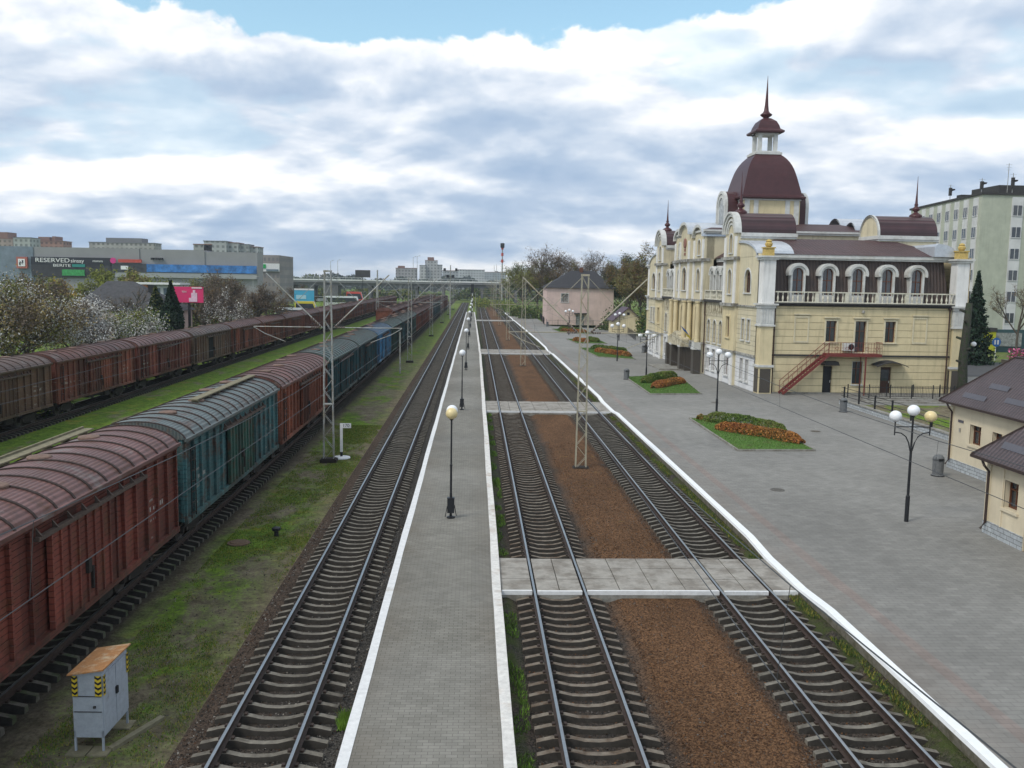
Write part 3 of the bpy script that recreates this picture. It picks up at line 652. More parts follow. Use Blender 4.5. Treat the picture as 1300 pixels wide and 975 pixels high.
# ------------------------------------------------------------------ overhead line masts
def mast(x, y, h, label, arms=True, mt_=None, w=.55, zb=-.3, group='lattice masts of the overhead line', la=3.2):
    mt_ = mt_ or M_galv
    t = thing('catenary_mast', label, 'mast', (x, y, zb), group=group); H = h - zb
    b = MB(); wt = w * .62
    def hw(z): return (w + (wt - w) * z / H) / 2
    for sx in (-1, 1):
        for sy in (-1, 1): b.bar((sx * hw(0), sy * .14, 0), (sx * hw(H), sy * .10, H), .055, .055)
        b.bar((sx * hw(0), 0, 0), (sx * hw(H), 0, H), .05, .10) if False else None
    b.build('column_leg', mt_, t)
    l = MB(); n = int(H / .62)
    for sy in (-1, 1):
        for k in range(n):
            z0, z1 = H * k / n, H * (k + 1) / n; s_ = 1 if k % 2 else -1
            l.bar((s_ * hw(z0), sy * .13, z0), (-s_ * hw(z1), sy * .13, z1), .035, .02)
    for sx in (-1, 1):
        for k in range(n // 2):
            z0, z1 = H * k / (n // 2), H * (k + 1) / (n // 2); s_ = 1 if k % 2 else -1
            l.bar((sx * hw(z0), s_ * .13, z0), (sx * hw(z1), -s_ * .13, z1), .03, .02)
    l.box(-hw(H) - .04, hw(H) + .04, -.16, .16, H, H + .10); l.box(-hw(H * .3) - .03, hw(H * .3) + .03, -.17, .17, H * .3, H * .3 + .06)
    l.build('lattice', mt_, t)
    f = MB(); f.box(-.45, .45, -.35, .35, -.25, .07); f.box(-.38, .38, -.28, .28, .07, .11); f.build('foundation', M_under, t)
    if arms:
        for sx in (-1, 1):
            a = MB(); z0 = 7.0 - zb; z1 = 9.9 - zb if la > 3 else 9.4 - zb
            a.tube([(sx * .3, 0, z0), (sx * (la + .1), 0, z1)], .036, 7); a.tube([(sx * .2, 0, H - .1), (sx * 1.7, 0, z0 + (z1 - z0) * .47)], .014, 5)
            a.tube([(sx * .3, 0, z0 + .02), (sx * (la + .8), 0, z0 + .02)], .028, 6)
            a.tube([(sx * (la + .8), 0, z0), (sx * (la + .2), 0, z0 - .35), (sx * (la - .9), 0, 6.22 - zb)], .02, 5); c = a.build('cantilever_arm', mt_, t)
            i = MB()
            for k in range(5): i.ball((sx * (.42 + k * .11), 0, z0 + .09 + k * .102), .075, 8)
            for k in range(4): i.ball((sx * (.5 + k * .12), 0, z0 + .02), .06, 8)
            i.build('insulator', M_insul, c)
    return t
mast(-7.95, 49.2, 10.0, 'tall galvanised lattice mast with two slanting arms beside the green and brown wagons', la=3.2)
mast(-7.95, 111, 10.0, 'second grey lattice mast on the left verge, behind the thin post', la=3.2)
for k, y in enumerate((165, 219, 273, 327)): mast(-7.9, y, 10.0, '%s lattice mast in the left row, counted from the camera' % ORD[k + 2], la=3.2)
mast(5.8, 47.4, 10.0, 'yellowish lattice mast in the brown gravel between the two right tracks', mt_=M_galvy)
mast(5.8, 106.4, 10.0, 'second lattice mast standing in the gravel between the right tracks', mt_=M_galvy)
for k, y in enumerate((154, 206, 260, 314)): mast(5.75, y, 10.0, '%s lattice mast in the gravel row, counted from the camera' % ORD[k + 2], mt_=M_galvy)
mast(14.2, 256, 13.0, 'lattice mast on the far end of the station platform before the trees', la=3.2)
mast(-21.5, 262, 10.0, 'lattice mast between the middle and farthest trains', la=3.2)
mast(-21.5, 200, 10.0, 'lattice mast on the grass left of the middle train', la=3.2)

# wires
def wires(x, label, zc=6.25, ys=(-6, 47.4, 106.4, 154, 206, 260, 314, 400), n=12):
    t = thing('overhead_wire', label, 'wire', (x, 0, 0)); c = MB(); ms = MB()
    pc = []; pm = []; drops = []
    for i, (a, b) in enumerate(zip(ys, ys[1:])):
        for k in range(n):
            u = k / n; y = a + (b - a) * u; s0 = .25 if i % 2 else -.25; sx = s0 + (-2 * s0) * u
            zm = 8.0 - 4 * 1.25 * u * (1 - u); pc.append((sx, y, zc - .05 * 4 * u * (1 - u))); pm.append((sx * .4, y, zm))
            if k % 2 == 1 and a < 210: drops.append((pc[-1], pm[-1]))
    c.tube(pc, .007, 4); c.build('contact_wire', M_wire, t); ms.tube(pm, .007, 4); ms.build('messenger_wire', M_wire, t)
    for p, q in drops:
        d = MB(); d.tube([p, q], .004, 3); d.build('dropper', M_wire, t)
wires(2.78, 'overhead wires above the track right of the middle platform'); wires(8.72, 'overhead wires above the track next to the station platform')
wires(-4.5, 'overhead wires above the track left of the middle platform', ys=(-4, 49.2, 111, 165, 219, 273, 327, 400)); wires(-11.5, 'overhead wires above the nearest train', 6.5, ys=(-4, 49.2, 111, 165, 219, 273, 327, 400))

# ------------------------------------------------------------------ lamps
def platform_lamp(y, label, double=False, yellow=False):
    t = thing('platform_lamp', label, 'street lamp', (-.86, y, PZ), group='globe lamps along the middle platform')
    p = MB(); p.lathe([(.055, 0), (.055, 1.0), (.045, 1.05), (.045, 2.1), (.055, 2.12), (.055, 2.16), (.036, 2.2), (.034, 3.95), (.08, 3.98), (.09, 4.03)], (0, 0, 0), 10); p.lathe([(.17, 0), (.17, .05), (.08, .08)], (0, 0, 0), 12); p.build('pole', M_black, t)
    b = MB(); b.box(-.14, .14, -.11, .11, .22, .80); b.box(-.15, .15, -.12, .12, .80, .83); b.bar((-.14, -.1, .5), (-.22, -.1, .06), .03); b.bar((.14, .1, .5), (.22, .1, .06), .03); b.build('control_box', M_black, t)
    g_ = MB(); g_.ball((0, 0, 4.22), .235, 18); g_.build('lamp_globe', M_globey if yellow else M_globe, t, True)
    if double:
        a = MB(); a.tube([(0, 0, 3.6), (0, .5, 3.7), (0, .62, 4.02)], .025, 6); a.build('side_arm', M_black, t)
        g_ = MB(); g_.ball((0, .62, 4.24), .235, 18); g_.build('lamp_globe', M_globe, t, True)
platform_lamp(35.2, 'black lamp nearest the camera with a yellowed globe in front of a white one', True, True)
for i, y in enumerate((65.8, 96, 126, 156, 186, 216, 246)): platform_lamp(y, '%s lamp on the middle platform, single white globe on black pole' % ORD[i + 1])
def plaza_lamp(x, y, label, cols=(0, 0, 1), rz=0.):
    t = thing('street_lamp', label, 'street lamp', (x, y, PZ), rz, 'three globe lamps on the station forecourt')
    p = MB(); p.lathe([(.085, 0), (.085, 1.05), (.055, 1.1), (.05, 2.9), (.075, 2.95), (.075, 3.05), (.042, 3.1), (.038, 4.3), (.08, 4.33), (.08, 4.36)], (0, 0, 0), 10); p.build('pole', M_black, t)
    for sx in (-1, 1):
        a = MB(); a.bar((0, 0, 3.9), (sx * .74, 0, 3.9), .03, .04)
        a.tube([(sx * .06, 0, 3.0), (sx * .12, 0, 3.25), (sx * .25, 0, 3.5), (sx * .45, 0, 3.64), (sx * .72, 0, 3.68)], .025, 6); a.tube([(sx * .72, 0, 3.55), (sx * .72, 0, 4.12)], .025, 6); a.lathe([(.07, 0), (.07, .05)], (sx * .72, 0, 4.1), 8); a.build('arm', M_black, t)
    for dx, z, c in ((-.72, 4.33, cols[0]), (0, 4.57, cols[1]), (.72, 4.33, cols[2])):
        g_ = MB(); g_.ball((dx, 0, z), .245, 18, sz=.92); g_.build('lamp_globe', [M_globe, M_globey][c], t, True)
plaza_lamp(17.65, 35.0, 'three globe lamp with one yellowed globe near the small tiled buildings')
plaza_lamp(18.1, 65.6, 'three globe lamp behind the nearest flower bed', (0, 0, 0), R(8)); plaza_lamp(17.5, 90.2, 'three globe lamp at the corner of the second flower bed', (0, 0, 0))
plaza_lamp(17.6, 109.6, 'three globe lamp in front of the third flower bed', (0, 0, 0)); plaza_lamp(17.4, 165, 'three globe lamp near the pink house, left of its door', (0, 0, 0), R(20)); plaza_lamp(24.3, 150, 'three globe lamp before the small yellow hut', (0, 0, 0))
plaza_lamp(46.5, 83, 'three globe lamp behind the station beside the bare trunk', (0, 0, 0))

def bin_(x, y, label):
    t = thing('litter_bin', label, 'litter bin', (x, y, PZ), group='grey round litter bins'); p = MB()
    p.lathe([(.30, 0), (.30, .06), (.26, .08), (.28, .78), (.29, .82)], (0, 0, 0), 14); p.build('body', M_bin, t)
    l = MB(); l.lathe([(.29, .82), (.27, .95), (.18, 1.06), (.04, 1.1)], (0, 0, 0), 14); l.build('lid', M_bin, t, True); h = MB(); h.box(-.13, .10, -.30, -.2, .80, .92); h.build('opening', M_black, t)
    f = MB(); f.lathe([(.33, 0), (.33, .04)], (0, 0, 0), 14); f.build('base', M_black, t)
M_bin = mat('bin_stone_grey', (.13, .135, .14), .8, .3, 6.)
bin_(23.6, 43.9, 'grey bin at the corner of the larger tiled building'); bin_(28.2, 66.8, 'grey bin by the low stone wall and railing'); bin_(15.2, 88.5, 'grey bin left of the second flower bed'); bin_(15.9, 196, 'small bin far up the platform in front of the pink house'); bin_(23.6, 124, 'bin beside the far corner of the station front')

# ------------------------------------------------------------------ station building
def arcpts(uc, r, zc, n=12, a0=180., a1=0.): return [(uc + r * math.cos(R(a0 + (a1 - a0) * k / n)), zc + r * math.sin(R(a0 + (a1 - a0) * k / n))) for k in range(n + 1)]
def wall(T, u0, u1, z0, z1, ops, d=0., rev=.28):
    """front skin at depth d with real openings (uc, w, zb, zt, arched) and reveals"""
    m_ = MB(T); us = sorted({u0, u1, *[o[0] - o[1] / 2 for o in ops], *[o[0] + o[1] / 2 for o in ops]}); zs = sorted({z0, z1, *[o[2] for o in ops], *[o[3] for o in ops]})
    for a, b in zip(us, us[1:]):
        for c, e in zip(zs, zs[1:]):
            um, zm = (a + b) / 2, (c + e) / 2
            if any(abs(um - o[0]) < o[1] / 2 and o[2] < zm < o[3] for o in ops): continue
            m_.poly([(a, d, c), (b, d, c), (b, d, e), (a, d, e)])
    for uc, w, zb, zt, ar in ops:
        a, b = uc - w / 2, uc + w / 2; zt2 = zt - w / 2 if ar else zt
        for q in ([(a, zb), (b, zb)], [(a, zb), (a, zt2)], [(b, zb), (b, zt2)]) + (() if ar else ([(a, zt), (b, zt)],)):
            (p, r), (s_, t) = q; m_.poly([(p, d, r), (s_, d, t), (s_, d - rev, t), (p, d - rev, r)])
        if ar:
            P = arcpts(uc, w / 2, zt2)
            for (p, r), (s_, t) in zip(P, P[1:]):
                m_.poly([(p, d, r), (s_, d, t), (s_, d, zt), (p, d, zt)]); m_.poly([(p, d, r), (s_, d, t), (s_, d - rev, t), (p, d - rev, r)])
    return m_
def hoop(m_, uc, r0, r1, zc, d0, d1, mi=None, a0=180., a1=0., n=14):
    A, B = arcpts(uc, r0, zc, n, a0, a1), arcpts(uc, r1, zc, n, a0, a1)
    for k in range(n):
        q = [A[k], A[k + 1], B[k + 1], B[k]]
        f = [m_.V((p[0], d1, p[1])) for p in q]; g_ = [m_.V((p[0], d0, p[1])) for p in q]
        m_.F(f, mi); m_.F((f[0], f[1], g_[1], g_[0]), mi); m_.F((f[2], f[3], g_[3], g_[2]), mi)
        if k == 0: m_.F((f[0], f[3], g_[3], g_[0]), mi)
        if k == n - 1: m_.F((f[1], f[2], g_[2], g_[1]), mi)
def window(T, parent, uc, w, zb, zt, ar=False, d=0., trim=M_trim, sash=M_glassbr, glass=M_glass, tw=.14, name='window', proud=.06, hood=False, mull=2):
    m_ = MB(T); a, b = uc - w / 2, uc + w / 2; z2 = zt - w / 2 if ar else zt
    m_.box(a - tw, a, d - .02, d + proud, zb - .02, z2); m_.box(b, b + tw, d - .02, d + proud, zb - .02, z2)
    m_.box(a - tw - .06, b + tw + .06, d - .03, d + proud + .07, zb - .13, zb - .02)
    if ar: hoop(m_, uc, w / 2, w / 2 + tw, z2, d - .02, d + proud)
    else:
        m_.box(a - tw, b + tw, d - .02, d + proud + .01, zt, zt + tw)
        if hood: m_.box(a - tw - .1, b + tw + .1, d - .03, d + proud + .12, zt + tw + .1, zt + tw + .2)
    o = m_.build(name, trim, parent)
    dd = d - .22
    g_ = MB(T)
    if ar: g_.poly([(a, dd - .04, zb), (b, dd - .04, zb)] + [(p, dd - .04, r) for p, r in arcpts(uc, w / 2, z2)][::-1])
    else: g_.box(a, b, dd - .05, dd - .04, zb, zt)
    g_.build('pane', glass, o)
    f = MB(T); t = .055
    f.box(a, a + t, dd - .04, dd + .02, zb, z2); f.box(b - t, b, dd - .04, dd + .02, zb, z2); f.box(a, b, dd - .04, dd + .02, zb, zb + t)
    if ar: hoop(f, uc, w / 2 - t, w / 2, z2, dd - .04, dd + .02)
    else: f.box(a, b, dd - .04, dd + .02, zt - t, zt)
    for k in range(1, mull): u_ = a + w * k / mull; f.box(u_ - t / 2, u_ + t / 2, dd - .039, dd + .021, zb, zt - (.05 if ar else 0))
    zz = zb + (zt - zb) * .68; f.box(a, b, dd - .038, dd + .022, zz - t / 2, zz + t / 2)
    f.build('sash', sash, o); return o
M_metal = mat('zinc_capping', (.50, .53, .57), .35, .15, 1.5, spec=.6, metal=.35); M_granite = mat('granite_dark', (.075, .065, .055), .35, .35, 9.); M_frieze = mat('frieze_stained', (.50, .45, .33), .85, .3, 2.2, col2=(.22, .18, .11), mix=(.48, .66))
M_slate = mat('balcony_soot', (.045, .043, .042), .85, .3, 3.); M_door = mat('door_wood_dark', (.055, .026, .018), .5, .25, 3.); M_doorblk = mat('door_black', (.015, .015, .017), .5, .2, 3)
M_pipe = mat('downpipe_brown', (.055, .028, .022), .5, .2, 3)
def station():
    st = thing('station_building', 'long cream and yellow railway station with a square brown dome, lantern and spires', 'station', (25.05, 77.8, PZ), R(1.4))
    TW = frame((0, 0, 0), (0, 1, 0), (-1, 0, 0)); TWM = frame((0, 46.7, 0), (0, -1, 0), (-1, 0, 0)); TS = frame((0, 0, 0), (1, 0, 0), (0, -1, 0)); TE = frame((18.7, 0, 0), (0, 1, 0), (1, 0, 0)); TN = frame((0, 46.7, 0), (1, 0, 0), (0, 1, 0))
    B = lambda mb_, nm, mt_, sm_=False: mb_.build(nm, mt_, st, sm_)
    # ---------- south front
    ops = [(6.4, .85, .0, 2.5, False), (9.1, .9, .9, 2.9, False), (11.75, 1.0, 0, 2.45, False)]
    B(wall(TS, 1.2, 17.5, 0, 3.35, ops, -.35), 'wall', M_yel)
    ops = [(6.5, .95, 4.65, 6.5, False), (9.2, 1.0, 3.75, 6.5, False), (11.9, .95, 4.65, 6.5, False)]
    B(wall(TS, 1.2, 17.5, 3.5, 7.75, ops, -.35), 'wall', M_yel)
    c = MB(TS); c.box(1.2, 17.5, -.4, -.24, 3.35, 3.5); B(c, 'string_course', M_slate)
    window(TS, st, 9.1, .9, .9, 2.9, d=-.35, tw=.04, proud=.01); window(TS, st, 6.5, .95, 4.65, 6.5, d=-.35, hood=True, trim=M_crm); window(TS, st, 11.9, .95, 4.65, 6.5, d=-.35, hood=True, trim=M_crm)
    window(TS, st, 9.2, 1.0, 3.75, 6.5, d=-.35, hood=True, trim=M_crm, name='balcony_door')
    for u, w, z, m_ in ((6.4, .85, 2.5, M_doorblk), (11.75, 1.0, 2.45, M_door)):
        d = MB(TS); d.box(u - w / 2, u + w / 2, -.62, -.55, .02, z); o = B(d, 'door', m_); h = MB(TS); h.box(u + w / 2 - .12, u + w / 2 - .08, -.55, -.49, 1.0, 1.2); h.build('handle', M_trim, o)
        if m_ is M_door:
            g_ = MB(TS); g_.box(u - .35, u + .35, -.55, -.53, 1.2, 2.2); g_.build('pane', M_glass, o)
    for u in (3.8, 14.6):
        b = MB(TS); b.box(u - .68, u + .68, -.35, -.29, 4.55, 4.70); b.box(u - .68, u - .55, -.35, -.295, 4.7, 6.75); b.box(u + .55, u + .68, -.35, -.295, 4.7, 6.75); b.box(u - .68, u + .68, -.35, -.29, 6.75, 6.9); b.box(u - .74, u + .74, -.35, -.22, 7.0, 7.1); B(b, 'blind_window_frame', M_crm)
    b = MB(TS); b.box(1.2, 17.5, -1.6, .02, 7.93, 8.06); b.box(1.2, 17.5, -1.6, -.2, 7.75, 7.93); B(b, 'balcony_slab', M_slate)
    def balustrade(T, u0, u1, d, z, n, posts, h=.98):
        m_ = MB(T); m_.box(u0, u1, d - .12, d + .12, z, z + .10); m_.box(u0, u1, d - .13, d + .13, z + h - .10, z + h)
        for p in posts: m_.box(p - .16, p + .16, d - .115, d + .115, z + .1, z + h - .1)
        for k in range(n):
            u = u0 + (u1 - u0) * (k + .5) / n
            if any(abs(u - p) < .27 for p in posts): continue
            m_.lathe([(.07, 0), (.05, .06), (.085, .22), (.09, .30), (.04, .52), (.035, .60), (.07, .70), (.07, h - .2)], (u, d, z + .1), 6)
        return B(m_, 'balustrade', M_balu)
    M_balu = mat('balustrade_cream', (.60, .57, .47), .8, .2, 1.5, col2=(.42, .38, .28), mix=(.5, .75))
    balustrade(TS, 1.25, 17.45, -.15, 8.06, 36, [4.95, 7.65, 10.4, 13.1])
    # mansard storey, south
    m_ = MB(TS); m_.poly([(1.0, -1.35, 8.06), (17.7, -1.35, 8.06), (17.3, -2.0, 11.85), (1.4, -2.0, 11.85)]); m_.poly([(17.7, -1.35, 8.06), (17.7, -3, 8.06), (17.3, -3, 11.85), (17.3, -2, 11.85)]); m_.poly([(1.0, -1.35, 8.06), (1.0, -3, 8.06), (1.4, -3, 11.85), (1.4, -2, 11.85)]); B(m_, 'mansard_roof', M_mans)
    c = MB(TS); c.box(.9, 17.8, -2.4, -1.5, 11.85, 12.0); c.box(.8, 17.9, -2.4, -1.35, 12.0, 12.28); B(c, 'cornice', M_trim)
    for u in (3.6, 6.33, 9.05, 11.78, 14.5):
        d = MB(TS)
        for s_ in (-1, 1): d.box(min(u + s_ * .50, u + s_ * .68), max(u + s_ * .50, u + s_ * .68), -1.8, -1.15, 8.06, 10.62)
        hoop(d, u, .50, .68, 10.62, -2.0, -1.15); hoop(d, u, .68, .92, 10.62, -2.0, -1.0, a0=192, a1=-12)
        d.box(u - .5, u + .5, -1.8, -1.15, 8.06, 8.75)
        o = B(d, 'dormer', M_trim)
        g_ = MB(TS); g_.poly([(u - .5, -1.42, 8.75), (u + .5, -1.42, 8.75)] + [(p, -1.42, r) for p, r in arcpts(u, .5, 10.62)][::-1]); g_.build('pane', M_glass, o)
        f = MB(TS); hoop(f, u, .43, .5, 10.62, -1.45, -1.36)
        for a, b_ in ((-.5, -.43), (.43, .5), (-.03, .03)): f.box(u + a, u + b_, -1.45, -1.36, 8.75, 10.62 + (.4 if a == -.03 else 0))
        f.box(u - .5, u + .5, -1.445, -1.355, 10.0, 10.07); f.build('sash', M_glassbr, o)
    r = MB(); e0, e1 = .65, 18.05
    # tiled main roof: hip over the south wing, then running back to the centre block
    r.poly([(e0, 1.3, 12.29), (e1, 1.3, 12.29), (14.9, 7.0, 13.95), (3.4, 7.0, 13.95)]); B(r, 'roof', M_tile)
    r = MB(); r.poly([(e1, 1.3, 12.29), (e1, 17.4, 12.29), (14.9, 17.4, 13.95), (14.9, 7, 13.95)]); r.poly([(e0, 1.3, 12.29), (e0, 17.4, 12.29), (3.4, 17.4, 13.95), (3.4, 7, 13.95)]); r.poly([(3.4, 7, 13.95), (14.9, 7, 13.95), (14.9, 17.4, 13.95), (3.4, 17.4, 13.95)]); B(r, 'roof', M_tiley); r = MB()
    r.poly([(e1, 29.3, 12.29), (e1, 45.4, 12.29), (14.9, 39.7, 13.95), (14.9, 29.3, 13.95)]); r.poly([(e0, 29.3, 12.29), (e0, 45.4, 12.29), (3.4, 39.7, 13.95), (3.4, 29.3, 13.95)]); r.poly([(3.4, 39.7, 13.95), (14.9, 39.7, 13.95), (14.9, 29.3, 13.95), (3.4, 29.3, 13.95)]); r.poly([(e0, 45.4, 12.29), (e1, 45.4, 12.29), (14.9, 39.7, 13.95), (3.4, 39.7, 13.95)]); B(r, 'roof', M_tiley)
    # white metal curve beside the right pillar
    for xx in (16.2,):
        q = MB(); P = [(e1 - 2.2, 13.2)] + [(e1 - 1.9 + 1.9 * math.sin(R(a)), 12.3 + 1.15 * math.cos(R(a))) for a in range(0, 91, 15)] + [(e1 - 2.2, 12.3)]; q.prism(P, 'y', 1.0, 6.2); B(q, 'roof_capping', M_metal)
    # core walls that close the volume
    k = MB(); k.box(.9, 17.8, 1.0, 45.7, 0, 7.9); k.box(2.1, 16.6, 3.2, 43.5, 7.9, 12.2); B(k, 'inner_wall', M_crm)
    B(wall(TN, .0, 18.7, 0, 12.2, [], 0), 'wall', M_crmg)
    eo = [(u, 1.0, z, z + 1.9, False) for z in (1.0, 4.6) for u in range(4, 45, 4)]
    B(wall(TE, 0, 46.7, 0, 12.2, eo, 0), 'wall', M_yel)
    for o in eo: window(TE, st, *o[:4])
    # ---------- corner pillars
    for (x, y) in ((0, 0), (17.5, 0), (0, 45.5), (17.5, 45.5)):
        p = MB(); p.box(x, x + 1.2, y, y + 1.2, 0, 2.35); P_ = B(p, 'corner_pillar', M_yelp)
        q = MB(); q.box(x + .12, x + 1.08, y - .03, y, .1, 2.2); q.box(x - .03, x, y + .12, y + 1.08, .1, 2.2); q.build('granite_panel', M_granite, P_)
        for o_, za, zb in ((.12, 2.35, 2.55), (.1, 5.95, 6.1), (.1, 7.55, 7.8), (.25, 7.8, 7.95), (.12, 11.75, 11.95), (.25, 11.95, 12.1)): q = MB(); q.box(x - o_, x + 1.2 + o_, y - o_, y + 1.2 + o_, za, zb); q.build('moulding', M_trim, P_)
        q = MB(); q.box(x + .05, x + 1.15, y + .05, y + 1.15, 2.55, 5.95); q.build('shaft', M_yelp, P_)
        q = MB(); q.box(x + .0, x + 1.2, y + .0, y + 1.2, 6.1, 7.55)
        for j in range(5): q.box(x + .05 + j * .24, x + .15 + j * .24, y - .04, y, 6.25, 7.45); q.box(x - .04, x, y + .05 + j * .24, y + .15 + j * .24, 6.25, 7.45)
        q.build('fluted_block', M_trim, P_)
        q = MB(); q.box(x + .05, x + 1.15, y + .05, y + 1.15, 7.95, 11.75); q.build('shaft', M_wht, P_)
        q = MB(); q.box(x + .2, x + 1.0, y + .2, y + 1.0, 12.1, 12.75); q.box(x + .12, x + 1.08, y + .12, y + 1.08, 12.75, 12.85); q.lathe([(.16, 0), (.30, .12), (.34, .3), (.22, .46), (.28, .52), (.20, .6), (.05, .68)], (x + .6, y + .6, 12.85), 12); q.build('urn', M_urn, P_)
    # ---------- west (track side) front and its mirror image
    for T in (TW, TWM):
        near_ = T is TW
        # end bay
        B(wall(T, 1.2, 6.6, 0, 3.1, [(3.15, .72, .75, 2.75, False), (4.75, .72, .75, 2.75, False)], 0), 'wall', M_whtg)
        B(wall(T, 1.2, 6.6, 3.3, 7.55, [(3.15, .72, 4.5, 6.4, False), (4.75, .72, 4.5, 6.4, False)], 0), 'wall', M_crmg)
        B(wall(T, 1.2, 6.6, 7.7, 12.1, [(3.95, 1.7, 8.85, 10.95, True)], 0), 'wall', M_crm)
        for u in (3.15, 4.75): window(T, st, u, .72, .75, 2.75, tw=.08); window(T, st, u, .72, 4.5, 6.4, tw=.12, glass=M_curt)
        window(T, st, 3.95, 1.7, 8.85, 10.95, True, tw=.16, mull=3)
        c = MB(T); c.box(1.2, 6.6, -.05, .16, 3.1, 3.3); B(c, 'string_course', M_cornice); c = MB(T); c.box(1.2, 6.6, -.05, .14, 7.55, 7.7); B(c, 'string_course', M_cornice)
        c = MB(T); P = [(1.2, 12.1)] + [(6.6 - 5.3 * math.cos(R(a)) ** 1.0, 12.1 + 1.55 * math.sin(R(a))) for a in (8, 18, 30, 42, 54, 66, 78, 90)] + [(6.6, 12.1)]
        c.prism(P, 'y', -1.4, .02); B(c, 'curved_parapet', M_crm)
        c = MB(T)
        for (a, za), (b, zb) in zip(P[1:-1], P[2:-1]): c.poly([(a, -3.2, za + .03), (b, -3.2, zb + .03), (b, .18, zb + .03), (a, .18, za + .03)]); c.poly([(a, .18, za + .03), (b, .18, zb + .03), (b, .18, zb - .2), (a, .18, za - .2)]); c.poly([(a, .02, za - .2), (b, .02, zb - .2), (b, .18, zb - .2), (a, .18, za - .2)])
        B(c, 'roof_capping', M_metal)
        # tower
        d = .28; u0, u1, uc = 6.6, 10.4, 8.5
        B(wall(T, u0, u1, 0, 3.1, [(uc, 1.0, .8, 2.8, False)], d), 'wall', M_whtg); window(T, st, uc, 1.0, .8, 2.8, d=d, glass=M_curt)
        B(wall(T, u0, u1, 3.3, 7.5, [(uc, 1.1, 4.5, 6.5, False)], d), 'wall', M_yelp); window(T, st, uc, 1.1, 4.5, 6.5, d=d, glass=M_curt, trim=M_yelp); 
        B(wall(T, u0, u1, 7.8, 11.9, [(uc, .95, 8.7, 11.0, True)], d), 'wall', M_crm); window(T, st, uc, .95, 8.7, 11.0, True, d=d, glass=M_curt)
        q = MB(T)
        for s_ in (u0, u1):
            q.poly([(s_, -.6, 0), (s_, d, 0), (s_, d, 14.4), (s_, -.6, 14.4)])
        B(q, 'wall', M_crm)
        for a in (u0 + .02, u1 - .62):
            for za, zb in ((7.8, 11.9), (12.2, 14.1), (0, 3.1)): q = MB(T); q.box(a, a + .6, d, d + .12, za, zb); B(q, 'pilaster', M_wht)
        for z, h, o_ in ((3.1, .2, .25), (7.5, .3, .3), (11.9, .3, .32)): q = MB(T); q.box(u0 - .12, u1 + .12, -.2, d + o_, z, z + h); B(q, 'string_course', M_cornice)
        fr = wall(T, u0, u1, 12.2, 14.4, [(uc, .9, 12.6, 14.35, True)], d); P = arcpts(uc, 1.9, 14.4, 16); fr.prism(P, 'y', d - .4, d); B(fr, 'gable', M_crm); window(T, st, uc, .9, 12.6, 14.35, True, d=d, glass=M_curt, tw=.12)
        q = MB(T)
        for r0, r1, p_ in ((1.62, 1.95, .22), (1.2, 1.42, .14), (.85, 1.02, .10)): hoop(q, uc, r0, r1, 14.4, d, d + p_)
        hoop(q, uc, 1.9, 2.06, 14.4, -5.3, d + .35, a0=180, a1=0) if False else hoop(q, uc, 1.9, 2.08, 14.4, d - .3, d + .36)
        B(q, 'arch_moulding', M_trim)
        q = MB(T); hoop(q, uc, 1.85, 1.98, 14.4, -5.3, d - .25, n=18); B(q, 'barrel_roof', M_barrel)
        q = MB(T); q.box(u0 - .2, u1 + .2, -5.4, d - .25, 14.08, 14.42); q.box(u0 - .1, u1 + .1, -5.35, d - .25, 13.9, 14.08); B(q, 'cornice', M_trim)
        q = MB(T); q.box(u0 + .02, u1 - .02, -5.25, d - .3, 12.1, 13.95); B(q, 'wall', M_crm)
        q = MB(T); q.prism(arcpts(uc, 1.86, 14.4, 16), 'y', -5.28, -5.2); B(q, 'gable', M_crm)
        def spire(T_, u, d_, z):
            q = MB(T_); q.lathe([(.62, 0), (.60, .35), (.42, .5), (.20, .62), (.16, .7), (.34, .85), (.36, 1.0), (.22, 1.15), (.14, 1.25), (.20, 1.35), (.13, 1.5), (.07, 2.4), (.012, 4.1)], (u, d_, z), 12); return B(q, 'spire', M_spire, True)
        spire(T, uc, -.5, 16.15)
        # twin barrel on the far (street) side
        TT = frame((18.7, 0 if near_ else 46.7, 0), (0, 1 if near_ else -1, 0), (1, 0, 0))
        q = MB(TT); hoop(q, uc, 1.85, 1.98, 14.4, -5.3, .35, n=18); B(q, 'barrel_roof', M_barrel)
        q = MB(TT); q.prism(arcpts(uc, 1.86, 14.4, 16), 'y', -5.4, -5.2); q.prism(arcpts(uc, 1.86, 14.4, 16), 'y', .1, .3); q.box(u0, u1, -5.35, .3, 12.1, 14.0); B(q, 'gable', M_crm)
        q = MB(TT); hoop(q, uc, 1.86, 2.06, 14.4, -5.5, -5.3); q.box(u0 - .2, u1 + .2, -5.5, .5, 14.08, 14.42); q.box(u0 - .1, u1 + .1, -5.4, .4, 13.9, 14.08); B(q, 'cornice', M_trim)
        spire(TT, uc, -.9, 16.15)
        # gallery between tower and entrance
        u0, u1 = 10.4, 17.2; us = (11.7, 13.8, 15.9)
        B(wall(T, u0, u1, 0, 3.3, [(u, .95, .7, 2.9, False) for u in us], 0), 'wall', M_whtg)
        B(wall(T, u0, u1, 3.3, 6.3, [(u, .95, 3.6, 5.9, True) for u in us], 0), 'wall', M_crmg)
        for u in us: window(T, st, u, .95, .7, 2.9, tw=.06, glass=M_curt); window(T, st, u, .95, 3.6, 5.9, True, tw=.1, glass=M_curt)
        q = MB(T); q.box(u0, u1, -.3, .04, 6.3, 7.75)
        B(q, 'frieze', M_frieze)
        q = MB(T)
        for k in range(9): u = u0 + .5 + k * .72; q.prism([(u - .22, 7.5), (u + .22, 7.5), (u + .12, 6.9), (u, 6.55), (u - .12, 6.9)], 'y', .04, .1)
        B(q, 'garland_relief', M_frieze)
